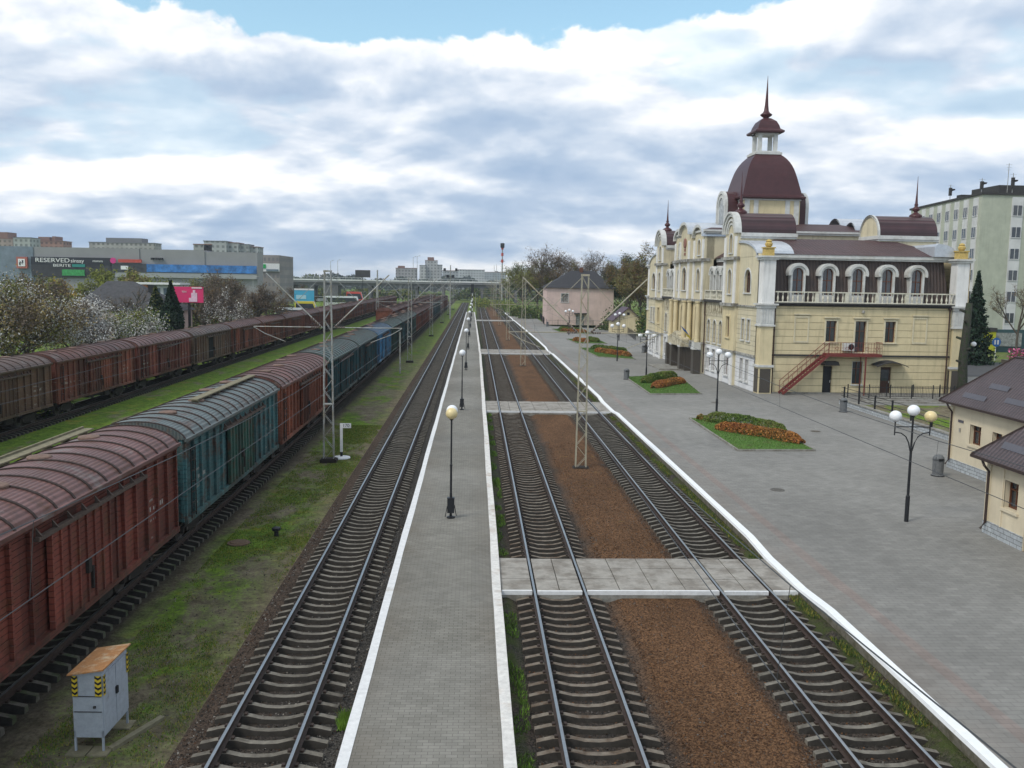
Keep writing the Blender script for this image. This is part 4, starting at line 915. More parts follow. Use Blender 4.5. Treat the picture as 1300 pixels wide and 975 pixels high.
        q = MB(T); q.box(u0, u1, -1.6, .35, 7.75, 8.0); B(q, 'balcony_slab', M_slate)
        balustrade(T, u0 + .05, u1 - .05, .16, 8.0, 14, [u0 + .2, 12.75, 14.85, u1 - .2])
        q = MB(T); q.poly([(u0, -.5, 8), (u1, -.5, 8), (u1, -1.0, 11.9), (u0, -1.0, 11.9)]); B(q, 'mansard_roof', M_mans)
        q = MB(T); q.box(u0, u1, -2.4, -.9, 11.9, 12.25); B(q, 'cornice', M_trim)
        for u in us:
            q = MB(T)
            for s_ in (-1, 1): q.box(min(u + s_ * .5, u + s_ * .72), max(u + s_ * .5, u + s_ * .72), -1.8, -.08, 8.0, 10.5)
            hoop(q, u, .5, .72, 10.5, -1.8, -.08); hoop(q, u, .72, .95, 10.5, -1.8, .0); q.box(u - .5, u + .5, -1.8, -.25, 8, 8.7); o = B(q, 'dormer', M_trim)
            g_ = MB(T); g_.poly([(u - .5, -.42, 8.7), (u + .5, -.42, 8.7)] + [(p, -.42, r) for p, r in arcpts(u, .5, 10.5)][::-1]); g_.build('pane', M_glass, o)
            f = MB(T); f.box(u - .03, u + .03, -.42, -.35, 8.7, 10.95); f.box(u - .5, u + .5, -.42, -.35, 10.3, 10.37); f.build('sash', M_trim, o)
        # rain pipe
        q = MB(T); q.tube([(17.0, .2, 7.6), (17.0, .2, 6.5), (16.7, .25, 6.2), (16.7, .25, .2)], .07, 6); B(q, 'downpipe', M_pipe)
    # ---------- entrance block
    T = TW
    bays = ((17.2, 21.2, .45), (21.2, 25.5, .9), (25.5, 29.5, .45))
    for u0, u1, d in bays:
        uc = (u0 + u1) / 2; mid = d > .6; w = 1.7 if mid else 1.1
        B(wall(T, u0, u1, 0, 3.2, [(uc, 2.3 if mid else 1.5, 0, 2.6, False)], d), 'wall', M_whtg)
        q = MB(T); ww = 2.3 if mid else 1.5; q.box(uc - ww / 2, uc + ww / 2, d - .34, d - .28, .05, 2.6); o = B(q, 'door', M_door); h = MB(T); h.box(uc - .03, uc + .03, d - .28, d - .25, .05, 2.6)
        for s_ in (-1, 1): h.box(uc + s_ * .1 - .02, uc + s_ * .1 + .02, d - .28, d - .2, 1.0, 1.3)
        h.build('handle', M_cornice, o)
        B(wall(T, u0, u1, 3.4, 7.7, [(uc, w, 3.8, 7.3, True)], d), 'wall', M_yelp); window(T, st, uc, w, 3.8, 7.3, True, d=d, glass=M_glass if mid else M_glassy, trim=M_yelp, tw=.2, mull=3 if mid else 2)
        B(wall(T, u0, u1, 7.95, 12.0, [(uc, w, 8.9, 11.2 if not mid else 11.4, True)], d), 'wall', M_crm); window(T, st, uc, w, 8.9, 11.2 if not mid else 11.4, True, d=d, glass=M_curt, tw=.16, mull=2)
        B(wall(T, u0, u1, 12.3, 14.6 if not mid else 15.0, [] if mid else [(uc, 1.0, 12.7, 14.3, True)], d), 'wall', M_crm)
        if not mid: window(T, st, uc, 1.0, 12.7, 14.3, True, d=d, glass=M_curt, tw=.12)
        for z, h, o_ in ((3.2, .2, .25), (7.7, .25, .3), (12.0, .3, .34)): q = MB(T); q.box(u0 - .15, u1 + .15, -.2, d + o_, z, z + h); B(q, 'string_course', M_cornice)
        zc = 14.6 if not mid else 15.0; r_ = (u1 - u0) / 2
        q = MB(T); q.prism([(uc + r_ * math.cos(R(a)), zc + r_ * .62 * math.sin(R(a))) for a in range(0, 181, 15)], 'y', d - 1.2, d); B(q, 'gable', M_crm)
        q = MB(T); P = [(uc + (r_ + .12) * math.cos(R(a)), zc + (r_ * .62 + .1) * math.sin(R(a))) for a in range(0, 181, 12)]; P2 = [(uc + (r_ - .2) * math.cos(R(a)), zc + (r_ * .62 - .2) * math.sin(R(a))) for a in range(0, 181, 12)]
        for k in range(len(P) - 1):
            a, b, c_, e = P[k], P[k + 1], P2[k + 1], P2[k]
            q.poly([(a[0], d + .35, a[1]), (b[0], d + .35, b[1]), (c_[0], d + .35, c_[1]), (e[0], d + .35, e[1])], 0); q.poly([(a[0], d + .35, a[1]), (b[0], d + .35, b[1]), (b[0], -2.2, b[1]), (a[0], -2.2, a[1])], 1); q.poly([(e[0], d + .35, e[1]), (c_[0], d + .35, c_[1]), (c_[0], d, c_[1]), (e[0], d, e[1])], 0)
        B(q, 'arch_moulding', [M_trim, M_metal])
        for a in (u0 + .02, u1 - .5):
            for za, zb in ((7.95, 12.), (12.3, 14.3)): q = MB(T); q.box(a, a + .48, d, d + .14, za, zb); B(q, 'pilaster', M_wht)
        for a in (u0 + .25, u1 - .25): q = MB(T); q.lathe([(.30, 0), (.30, .2), (.27, .3), (.24, 4.1), (.33, 4.2), (.35, 4.35)], (a, d + .35, 3.4), 12); B(q, 'column', M_yelp)
        for a in (u0 + .25, u1 - .25): q = MB(T); q.box(a - .42, a + .42, d, d + .8, 0, 2.6); B(q, 'column_plinth', M_granite)
        for a in (u0 + .25, u1 - .25): q = MB(T); q.box(a - .5, a + .5, d, d + .88, 2.6, 2.8); q.box(a - .42, a + .42, d, d + .8, 2.8, 3.4); B(q, 'plinth_cap', M_trim)
        q = MB(T); q.poly([(u0, -.6, 0), (u0, d, 0), (u0, d, zc), (u0, -.6, zc)]); q.poly([(u1, -.6, 0), (u1, d, 0), (u1, d, zc), (u1, -.6, zc)]); B(q, 'wall', M_crm)
    q = MB(); q.T = T @ Matrix.Translation((23.35, .9, 14.1)) @ Matrix.Rotation(R(-90), 4, 'X'); q.lathe([(.55, 0), (.55, .1), (.4, .14), (.2, .14)], (0, 0, 0), 20); B(q, 'ornament', M_orn)
    q = MB(T)
    for z in (13.2, 12.75): q.box(23.1, 23.6, .9, .98, z, z + .3)
    B(q, 'ornament', M_orn)
    q = MB(T); q.prism([(20.2, 2.7), (20.2, 3.5), (21.5, 3.75), (23.35, 4.3), (25.2, 3.75), (26.5, 3.5), (26.5, 2.7)], 'y', .95, 1.75); B(q, 'entrance_canopy', M_frieze)
    q = MB(); q.box(-3.9, -.9, 21.0, 27.0, 0, .16); B(q, 'entrance_step', M_conc)
    # upper block under the dome
    q = MB(); q.box(-.2, 18.9, 17.2, 29.5, 12.2, 14.9); B(q, 'wall', M_crm)
    q = MB(); q.box(-.45, 19.15, 16.95, 29.75, 14.9, 15.1); q.box(-.6, 19.3, 16.8, 29.9, 15.1, 15.3); B(q, 'cornice', M_trim)
    q = MB(); a, b = (-.6, 19.3), (16.8, 29.9); q.poly([(a[0], b[0], 15.31), (a[1], b[0], 15.31), (15.5, 20.5, 16.3), (3.2, 20.5, 16.3)]); q.poly([(a[0], b[1], 15.31), (a[1], b[1], 15.31), (15.5, 26.2, 16.3), (3.2, 26.2, 16.3)]); q.poly([(a[0], b[0], 15.31), (a[0], b[1], 15.31), (3.2, 26.2, 16.3), (3.2, 20.5, 16.3)]); q.poly([(a[1], b[0], 15.31), (a[1], b[1], 15.31), (15.5, 26.2, 16.3), (15.5, 20.5, 16.3)]); q.poly([(3.2, 20.5, 16.3), (15.5, 20.5, 16.3), (15.5, 26.2, 16.3), (3.2, 26.2, 16.3)]); B(q, 'roof', M_tile)
    for uu, rr, zz in ((19.2, 1.5, 15.0), (23.35, 2.1, 15.1), (27.5, 1.5, 15.0)):
        q = MB(TE); hoop(q, uu, rr - .15, rr, zz, -2.6, .5, n=12); B(q, 'roof_capping', M_metal)
    # drum, dome, lantern
    cx, cy = 7.65, 23.35
    q = MB(); q.box(cx - 3.15, cx + 3.15, cy - 3.15, cy + 3.15, 14.9, 18.9); B(q, 'drum', M_yelp)
    q = MB()
    for sx in (-1, 1):
        for sy in (-1, 1):
            for o_, w in ((2.55, .55), (1.55, .5)):
                q.box(cx + sx * o_ - w / 2 + .2 * sx, cx + sx * o_ + w / 2 + .2 * sx, cy + sy * 3.15 - .08, cy + sy * 3.15 + .08, 15.3, 18.75); q.box(cx + sx * 3.15 - .08, cx + sx * 3.15 + .08, cy + sy * o_ - w / 2, cy + sy * o_ + w / 2, 15.3, 18.75)
    q.box(cx - 3.25, cx + 3.25, cy - 3.25, cy + 3.25, 18.75, 18.92); B(q, 'pilaster', M_trim)
    prof = [(3.5, 18.92), (3.62, 19.0), (3.62, 19.16), (3.34, 19.28)] + [(3.34 * w_, 19.28 + 4.67 * h_) for w_, h_ in ((.975, .04), (.95, .12), (.915, .22), (.875, .34), (.84, .44), (.80, .54), (.755, .64), (.70, .73), (.64, .81), (.57, .88), (.48, .95), (.40, 1.))]
    q = MB(); q.lathe(prof, (cx, cy, 0), 4, sq=True); o = B(q, 'dome', M_dome)
    q = MB(); q.box(cx - 1.5, cx + 1.5, cy - 1.5, cy + 1.5, 23.9, 24.15); q.box(cx - 1.3, cx + 1.3, cy - 1.3, cy + 1.3, 24.15, 24.3)
    q.lathe([(.2, 0), (.2, .01)], (cx, cy, 24.3), 4)
    for sx in (-1, 1):
        for sy in (-1, 1): q.box(cx + sx * .88 - .2, cx + sx * .88 + .2, cy + sy * .88 - .2, cy + sy * .88 + .2, 24.3, 26.1)
    q.box(cx - 1.15, cx + 1.15, cy - 1.15, cy + 1.15, 26.1, 26.25); B(q, 'lantern', M_trim)
    q = MB(); q.lathe([(1.5, 26.25), (1.62, 26.35), (1.62, 26.5), (1.25, 26.75), (1.15, 27.1), (.9, 27.6), (.45, 27.95), (.3, 28.0)], (cx, cy, 0), 4, sq=True); B(q, 'lantern_cap', M_dome)
    q = MB(); q.lathe([(.3, 27.95), (.28, 28.05), (.62, 28.3), (.66, 28.42), (.40, 28.6), (.28, 28.8), (.2, 29.4), (.12, 30.6), (.015, 32.6)], (cx, cy, 0), 12); B(q, 'spire', M_spire, True)
    for s_ in (-1, 1):
        T_ = frame((cx, cy, 0), (0, 1, 0), (s_, 0, 0)); q = MB(T_); q.prism([(-1.45, 15.3)] + [(-1.45 * math.cos(R(a)), 18.3 + 1.45 * math.sin(R(a))) for a in range(0, 181, 12)] + [(1.45, 15.3)], 'y', 3.1, 4.6); B(q, 'dormer_wall', M_trim)
        q = MB(T_); hoop(q, 0, 1.47, 1.62, 18.3, 2.4, 4.4); q.box(-1.62, -1.47, 2.4, 4.4, 15.3, 18.3); q.box(1.47, 1.62, 2.4, 4.4, 15.3, 18.3); B(q, 'dormer_roof', M_dome)
        q = MB(T_); hoop(q, 0, .9, 1.2, 18.3, 4.55, 4.7); hoop(q, 0, 1.35, 1.66, 18.3, 4.4, 4.75); q.box(-1.66, -1.35, 4.4, 4.75, 15.3, 18.3); q.box(1.35, 1.66, 4.4, 4.75, 15.3, 18.3); B(q, 'arch_moulding', M_trim)
        q = MB(T_); q.poly([(-.9, 4.62, 15.8), (.9, 4.62, 15.8)] + [(p, 4.62, r) for p, r in arcpts(0, .9, 18.3)][::-1]); B(q, 'louvre', M_curt)
        T2 = frame((cx, cy, 0), (1, 0, 0), (0, s_, 0))
    # ---------- stairs, canopies, pipes and the like on the south front
    q = MB(TS); q.box(5.85, 10.7, -.35, .9, 3.42, 3.66); q.bar((9.3, .8, 0), (9.3, .8, 3.42), .1); q.bar((9.3, -.2, 0), (9.3, -.2, 3.42), .06); q.bar((1.9, .9, .1), (5.95, .9, 3.6), .06, .22); q.bar((1.9, .0, .1), (5.95, .0, 3.6), .06, .22)
    for k in range(17): u = 2.1 + k * .235; z = .25 + k * .2; q.box(u - .13, u + .13, .02, .88, z - .02, z + .02)
    sr = B(q, 'fire_stair', M_redir)
    q = MB(TS)
    for d in (.9, 0):
        q.bar((1.9, d, 1.15), (5.9, d, 4.65), .04); q.bar((1.9, d, .65), (5.9, d, 4.15), .02)
        for k in range(6): u = 1.95 + k * .78; z = .12 + k * .68; q.bar((u, d, z), (u, d, z + 1.0), .03)
    q.bar((5.9, .9, 4.66), (10.68, .9, 4.66), .04); q.bar((10.68, .9, 4.66), (10.68, -.3, 4.66), .04); q.bar((5.9, .9, 4.2), (10.68, .9, 4.2), .02)
    for k in range(20): u = 5.9 + k * .2515; q.bar((u, .9, 3.66), (u, .9, 4.66), .018 if k % 4 else .035)
    for k in range(5): q.bar((10.68, .9 - k * .28, 3.66), (10.68, .9 - k * .28, 4.66), .02)
    for k in range(5): hoop(q, 6.6 + k * .9, .12, .15, 4.15, .89, .91, a0=360, a1=0)
    q.build('railing', M_redir, sr)
    q = MB(TS); q.box(7.55, 8.5, -.3, .15, 3.9, 4.6); o = B(q, 'air_conditioner', M_trim); q = MB(); q.T = TS @ Matrix.Translation((8.2, .15, 4.25)) @ Matrix.Rotation(R(-90), 4, 'X'); q.lathe([(.26, 0), (.26, .03), (.05, .04)], (0, 0, 0), 14); q.build('fan_grille', M_black, o)
    q = MB(TS); q.prism([(5.7, 2.6), (5.85, 2.95), (7.0, 2.95), (7.15, 2.6)], 'y', -.35, .45); B(q, 'door_canopy', M_slate)
    q = MB(TS)
    P = [(10.3 + 2.9 * k / 8, 2.6 + .38 * math.sin(math.pi * k / 8)) for k in range(9)]
    for (a, za), (b, zb) in zip(P, P[1:]): q.poly([(a, -.35, za + .1), (b, -.35, zb + .1), (b, .9, zb), (a, .9, za)]); q.poly([(a, .9, za), (b, .9, zb), (b, .9, zb - .07), (a, .9, za - .07)])
    B(q, 'door_canopy', M_slate)
    q = MB(TS)
    for u in (1.32, 17.2): q.tube([(u, -.2, 7.7), (u, -.2, .1)], .06, 6); q.box(u - .12, u + .12, -.3, -.1, 7.6, 7.75)
    B(q, 'downpipe', M_pipe)
    q = MB(TS); q.box(1.2, 17.5, -.35, -.2, 0, .12); B(q, 'plinth', M_conc)
    q = MB(TS); q.lathe([(.01, 0), (.14, .02), (.14, .2), (.01, .3)], (9.3, -.25, 7.2), 8); B(q, 'floodlight', M_cornice)
    return st
M_urn = mat('urn_ochre', (.50, .36, .12), .8, .25, 3.); M_orn = mat('ornament_reddish', (.25, .12, .09), .7, .2, 4.); M_glassy = mat('yellow_blind', (.42, .31, .14), .5, .2, 1.)
M_barrel = m_tile('barrel_roof_brown', (.065, .028, .030), .4, 'y', .28, .4)
station()
# flag on the front
t = thing('flag', 'blue and yellow flag on a slanting pole over the station entrance', 'flag', (23.3, 97.2, 4.0)); p = MB(); p.tube([(0, 0, 0), (-.9, -.25, 1.3)], .025, 6); p.build('pole', M_trim, t)
for k, c in enumerate(((.03, .12, .42), (.70, .52, .04))):
    p = MB(); a0 = Vector((-.9, -.25, 1.28)); dn = Vector((.42, .12, -.62)) ; sd_ = Vector((.38, -.55, -.42))
    for j in range(6):
        u0, u1 = j / 6, (j + 1) / 6; w0, w1 = .07 * math.sin(j * 2.), .07 * math.sin((j + 1) * 2.)
        q0 = a0 + dn * (k) * .9; q1 = a0 + dn * (k + 1) * .9
        p.poly([q0 + sd_ * u0 * 1.2 + Vector((0, w0, 0)), q0 + sd_ * u1 * 1.2 + Vector((0, w1, 0)), q1 + sd_ * u1 * 1.2 + Vector((0, w1, 0)), q1 + sd_ * u0 * 1.2 + Vector((0, w0, 0))])
    p.build('cloth', mat('flag_%d' % k, c, .8, .1), t)

# ------------------------------------------------------------------ vegetation kit
import numpy as np
rng = np.random.default_rng(5)
def quads(name, C, size, mats, parent=None, mi=None, flat=.0, aspect=1.4, kind=None, up=0.):
    """many small leaf faces centred on C (N,3)"""
    C = np.asarray(C, dtype=np.float64); n = len(C); sz = (size * rng.uniform(.6, 1.35, n))[:, None]
    a = rng.normal(size=(n, 3)); a[:, 2] *= (1 - flat); a /= np.linalg.norm(a, axis=1)[:, None] + 1e-9
    if up: a = a * (1 - up) + np.array([0, 0, 1.]) * up; a /= np.linalg.norm(a, axis=1)[:, None]
    b = rng.normal(size=(n, 3)); b -= (b * a).sum(1)[:, None] * a; b /= np.linalg.norm(b, axis=1)[:, None] + 1e-9
    a = a * sz * aspect * .5; b = b * sz * .5
    V = np.stack([C - a, C + b * .9, C + a, C - b * .9], 1).reshape(-1, 3)
    me = bpy.data.meshes.new(name); me.vertices.add(4 * n); me.vertices.foreach_set('co', V.ravel()); me.loops.add(4 * n); me.loops.foreach_set('vertex_index', np.arange(4 * n)); me.polygons.add(n); me.polygons.foreach_set('loop_start', np.arange(n) * 4); me.polygons.foreach_set('loop_total', np.full(n, 4))
    for m_ in mats: me.materials.append(m_)
    if mi is not None: me.polygons.foreach_set('material_index', np.asarray(mi, dtype=np.int32))
    elif len(mats) > 1: me.polygons.foreach_set('material_index', rng.integers(0, len(mats), n).astype(np.int32))
    me.update(calc_edges=True); o = bpy.data.objects.new(name, me); COL.objects.link(o)
    if parent: o.parent = parent
    if kind: o['kind'] = kind
    return o
def leafmat(name, c, v=.3, rough=.7): return mat(name, c, rough, v, 1.2, spec=.25)
L_w1 = leafmat('blossom_white', (.62, .60, .56), .15); L_w2 = leafmat('blossom_grey', (.36, .36, .34)); L_br = leafmat('twig_brown', (.13, .10, .075)); L_yb = leafmat('bud_yellow_brown', (.22, .17, .07)); L_g1 = leafmat('leaf_green', (.06, .11, .022)); L_g2 = leafmat('leaf_dark_green', (.022, .045, .016)); L_yg = leafmat('leaf_yellow_green', (.20, .22, .035)); L_th = leafmat('thuja_green', (.018, .042, .020)); L_th2 = leafmat('thuja_shadow_green', (.012, .026, .014)); L_or = leafmat('barberry_orange', (.40, .175, .045)); L_or2 = leafmat('barberry_red_brown', (.22, .075, .032)); L_hg = leafmat('hedge_green', (.11, .17, .028)); L_hg2 = leafmat('hedge_dark', (.055, .095, .02)); L_yel = leafmat('hedge_yellow', (.32, .21, .03)); L_olive = leafmat('leaf_olive', (.15, .155, .045)); L_rust = leafmat('leaf_rusty', (.14, .085, .03))
def tree(name, x, y, z, h, w, label, cat='tree', leaves=(L_g1,), n=3500, size=.16, seed=0, crown0=.3, shape='round', twigs=True, bark=None, group=None, clump=.55, droop=0., thick=.75):
    t = thing(name, label, cat, (x, y, z), 0, group); r = random.Random(seed * 7 + 3); bark = bark or M_bark
    T = MB(); ends = []
    def grow(p, d, L, rad, lev):
        q = p + d * L; mid = p + d * L * .5 + Vector((r.uniform(-1, 1), r.uniform(-1, 1), r.uniform(-.5, .5))) * L * .07
        T.tube([p, mid, q], [rad, rad * .8, rad * .6], 7 if lev < 1 else (5 if lev < 2 else 3), caps=False)
        if lev >= 3 or rad < .012: ends.append((q, d)); ends.append((mid, d)); return
        k = 4 if lev == 0 else 3
        for i in range(k + (1 if lev == 1 else 0)):
            a = 2 * math.pi * (i + r.random()) / k; s_ = r.uniform(.35, .75); out = Vector((math.cos(a), math.sin(a), 0))
            nd = (d * (1 - s_ * .5) + out * s_ + Vector((0, 0, .12 - droop * (lev > 0)))).normalized()
            grow(p + d * L * r.uniform(.55, 1.), nd, L * r.uniform(.55, .8), rad * .55, lev + 1)
        grow(q, (d + Vector((r.uniform(-.2, .2), r.uniform(-.2, .2), .1))).normalized(), L * .7, rad * .6, lev + 1)
    grow(Vector((0, 0, 0)), Vector((r.uniform(-.05, .05), r.uniform(-.05, .05), 1)).normalized(), h * crown0 * 1.05, (.018 * h + .05) * thick, 0)
    # scale the skeleton to the wanted crown box
    E_ = np.array([[*e[0]] for e in ends]); zt = E_[:, 2].max(); wr = np.percentile(np.abs(E_[:, :2]), 95)
    sx, sz_ = (w / 2) / wr, (h * .97) / zt
    T.v = [(v[0] * sx if v[2] > h * crown0 * .5 else v[0], v[1] * sx if v[2] > h * crown0 * .5 else v[1], v[2] * sz_) for v in T.v]
    E_[:, :2] *= sx; E_[:, 2] *= sz_
    T.build('trunk', bark, t)
    if n:
        if shape == 'round':
            rr = np.random.default_rng(seed + 11)
            idx = rr.integers(0, len(E_), n); cl = w * .045 * clump
            C = E_[idx] + rr.normal(size=(n, 3)) * np.array([cl, cl, cl * .8]) - np.array([0, 0, 1]) * abs(rr.normal(size=(n, 1))) * droop * w * .25
            m1 = max(1, n // 25)      # loose fill so that clumps are not balls
            C[:m1] = E_[rr.integers(0, len(E_), m1)] + rr.normal(size=(m1, 3)) * cl * 1.3
        key = np.sin(C[:, 0] * 5.1 / w * 3) + np.cos(C[:, 1] * 4.3 / w * 3 + 1) + np.sin(C[:, 2] * 3.7 / h * 4) + rng.normal(size=n) * .9
        mi = np.clip(((key + 2.2) / 4.4 * len(leaves)).astype(int), 0, len(leaves) - 1)
        quads('crown', C, size, list(leaves), t, mi)
    if twigs:
        tw = MB(); nt = 3000 if thick < .5 else (1500 if n <= 3500 else 600)
        for k in range(nt):
            p = Vector(E_[r.randrange(len(E_))]); d = Vector((r.uniform(-1, 1), r.uniform(-1, 1), r.uniform(-.1, 1.2) - droop)).normalized() * w * r.uniform(.05, .15); q_ = p + d * .6 + Vector((r.uniform(-1, 1), r.uniform(-1, 1), r.uniform(0, 1))) * w * .02; tw.tube([p, q_, p + d], [.016, .011, .005], 3, caps=False)
        tw.build('twigs', L_br, t)
    return t
def conifer(name, x, y, z, h, w, label, n=4500, size=.13, mats=(L_th, L_th2), seed=1, layered=False, group=None, cat='conifer'):
    t = thing(name, label, cat, (x, y, z), 0, group); T = MB(); T.tube([(0, 0, 0), (0, 0, h * .9)], [.03 * h * .4 + .05, .02], 6); T.build('trunk', M_bark, t)
    rr = np.random.default_rng(seed); u = rr.uniform(0.03, 1, n) ** (1.25 if layered else .9); a = rr.uniform(0, 2 * np.pi, n)
    lob = 1 + .18 * np.sin(a * 3 + u * 9) + .1 * np.sin(a * 7 + u * 23) + (.28 * np.sin(a * 5 + np.floor(u * 14) * 2.4) if layered else .10 * np.sin(a * 9 + u * 41))
    R_ = (w / 2) * ((1 - u) if layered else np.minimum(1, (1.02 - u) * 2.2) * (.75 + .25 * np.minimum(1, u * 6))) * lob
    if layered: R_ = R_ * (.55 + .45 * ((u * 14) % 1)) + .05
    rad = R_ * np.sqrt(rr.uniform(.45, 1.05, n)); zz_ = u * h + (h * .02 * rr.normal(size=n)) - (rad * .25 if layered else 0)
    C = np.stack([rad * np.cos(a), rad * np.sin(a), zz_ + .1], 1); quads('crown', C, size, list(mats), t); return t
def bush(name, x, y, z, rx, ry, h, label, mats, n=1500, size=.12, seed=1, cat='bush', group=None, kind=None):
    rr = np.random.default_rng(seed); k = 9; cs = rr.uniform(-1, 1, (k, 2)) * .6; hs = rr.uniform(.6, 1., k); i = rr.integers(0, k, n); v = rr.normal(size=(n, 3)); v /= np.linalg.norm(v, axis=1)[:, None]; v *= rr.uniform(.6, 1.05, n)[:, None]; v[:, 2] = np.abs(v[:, 2])
    C = np.stack([(cs[i, 0] + v[:, 0] * .5) * rx, (cs[i, 1] + v[:, 1] * .5) * ry, v[:, 2] * h * hs[i]], 1)
    o = quads(name, C, size, list(mats)); o.location = (x, y, z); tag(o, label, cat, group)
    return o

# ------------------------------------------------------------------ flower beds
def inpoly(p, P):
    c = False; j = len(P) - 1
    for i in range(len(P)):
        if (P[i][1] > p[1]) != (P[j][1] > p[1]) and p[0] < (P[j][0] - P[i][0]) * (p[1] - P[i][1]) / (P[j][1] - P[i][1]) + P[i][0]: c = not c
        j = i
    return c
M_lawn = mat('bed_lawn', (.07, .15, .02), .9, .35, 2.5, bump=.4, bscale=30, col2=(.09, .10, .03), mix=(.5, .7))
def blades(name, P, dens, h, m_, z, parent=None, cond=None, w=.012):
    """upright grass blades inside a polygon"""
    xs_, ys_ = [p[0] for p in P], [p[1] for p in P]; A = (max(xs_) - min(xs_)) * (max(ys_) - min(ys_)); pts = []
    for _ in range(int(A * dens)):
        p = (random.uniform(min(xs_), max(xs_)), random.uniform(min(ys_), max(ys_)))
        if inpoly(p, P) and (cond is None or cond(p)): pts.append(p)
    if not pts: return None
    C = np.array([(p[0], p[1], z) for p in pts]); n = len(C); a = rng.uniform(0, 2 * np.pi, n); hh = h * rng.uniform(.5, 1.3, n); ww = w * rng.uniform(.6, 1.4, n)
    dx = np.stack([np.cos(a) * ww, np.sin(a) * ww, np.zeros(n)], 1); tip = C + np.stack([rng.normal(size=n) * h * .35, rng.normal(size=n) * h * .35, hh], 1)
    V = np.stack([C - dx, C + dx, tip], 1).reshape(-1, 3); me = bpy.data.meshes.new(name); me.vertices.add(3 * n); me.vertices.foreach_set('co', V.ravel()); me.loops.add(3 * n); me.loops.foreach_set('vertex_index', np.arange(3 * n)); me.polygons.add(n); me.polygons.foreach_set('loop_start', np.arange(n) * 3); me.polygons.foreach_set('loop_total', np.full(n, 3))
    for q in m_: me.materials.append(q)
    me.polygons.foreach_set('material_index', rng.integers(0, len(m_), n).astype(np.int32)); me.update(calc_edges=True); o = bpy.data.objects.new(name, me); COL.objects.link(o)
    if parent: o.parent = parent
    return o
def hedge(path, rx, h, label, mats, n, size=.075, seed=3):
    rr = np.random.default_rng(seed); P = np.array(path, dtype=float); seg = np.linalg.norm(np.diff(P, axis=0), axis=1); L = seg.sum(); u = rr.uniform(0, L, n); cum = np.concatenate([[0], np.cumsum(seg)]); i = np.clip(np.searchsorted(cum, u) - 1, 0, len(seg) - 1); f = (u - cum[i]) / seg[i]; c = P[i] + (P[i + 1] - P[i]) * f[:, None]; d = (P[i + 1] - P[i]) / seg[i][:, None]; nn = np.stack([-d[:, 1], d[:, 0]], 1)
    end = np.clip(np.minimum(u, L - u) / (rx * 1.2), .25, 1) ** .5
    a = rr.uniform(0, np.pi, n); k = rr.uniform(.84, 1.02, n) * end * (1 + .05 * np.sin(u * 2.3 + seed) + .03 * np.sin(u * 5.9)); off = np.cos(a) * rx * k; z = np.abs(np.sin(a)) ** .7 * h * k
    C = np.stack([c[:, 0] + nn[:, 0] * off, c[:, 1] + nn[:, 1] * off, PZ + .06 + z], 1)
    key = np.sin(u * 1.1 + seed) + rr.normal(size=n) * .8; mi = np.clip(((key + 1.6) / 3.2 * len(mats)).astype(int), 0, len(mats) - 1)
    o = quads('hedge', C, size, list(mats), None, mi); tag(o, label, 'hedge'); return o
def bed(P, labs, hg, ho, k):
    t = thing('flower_bed', labs[0], 'flower bed', (0, 0, 0), group='triangular lawn beds on the forecourt'); m_ = MB(); m_.prism(P, 'z', PZ - .05, PZ + .07); m_.build('lawn', M_lawn, t)
    kb = MB(); n = len(P)
    for i in range(n):
        a, b = Vector((*P[i], PZ)), Vector((*P[(i + 1) % n], PZ)); kb.bar(a + Vector((0, 0, .03)), b + Vector((0, 0, .03)), .09, .16)
    kb.build('kerb', M_conc, t)
    o = blades('grass', P, 160, .06, [L_g1, M_lawn], PZ + .07, t); 
    if o: o['kind'] = 'stuff'
    hedge(hg, .62, .72, labs[1], (L_hg2, L_hg, L_hg, L_olive), 9000 if k < 2 else 4000, seed=k + 1, size=.075 if k < 2 else .12)
    hedge(ho, .55, .60, labs[2], (L_or2, L_or, L_or, L_rust), 9000 if k < 2 else 4000, seed=k + 9, size=.07 if k < 2 else .12)
bed([(15.3, 62.4), (15.2, 50.2), (19.75, 50.4), (19.9, 55), (17.6, 61.8)], ('nearest lawn bed with a green and an orange hedge', 'clipped green hedge at the back of the nearest lawn bed', 'orange brown barberry hedge on the nearest lawn bed'), [(16.1, 61.3), (17.5, 60.2), (18.8, 58), (19.6, 55)], [(16.0, 57.8), (17.2, 56.2), (18.6, 54.6), (19.7, 52.3)], 0)
o = hedge([(15.7, 61.6), (16.2, 61.7)], .5, .6, 'yellowish shrub at the far tip of the nearest lawn bed', (L_yel, L_or, L_olive), 1500, seed=77); o.name = 'shrub'; o['category'] = 'shrub'
bed([(15.4, 90.2), (15.2, 76.2), (19.8, 76.8), (21.2, 91), (19.5, 92.5)], ('second lawn bed near the bin and lamp', 'green hedge on the second lawn bed', 'orange hedge on the second lawn bed'), [(16.2, 84.5), (18.4, 88.3), (20.6, 90.8)], [(16.3, 80.4), (18.2, 83.2), (20.3, 85.6)], 1)
bed([(15.4, 131), (16.0, 115), (20.3, 112), (21, 124), (17.5, 131)], ('third lawn bed beyond the second one', 'green hedge on the third lawn bed', 'brown orange hedge on the third lawn bed'), [(17., 129), (19, 125.5), (20.7, 121.5)], [(16.9, 124), (18.5, 120), (20.4, 116)], 2)
bed([(15.6, 152), (16.2, 141), (21, 141), (21, 150)], ('fourth lawn bed, small with round brown hedges', 'green part of the hedge on the fourth lawn bed', 'brown hedge on the fourth lawn bed'), [(18.6, 148), (20, 144)], [(16.4, 147.5), (18.2, 143)], 3)
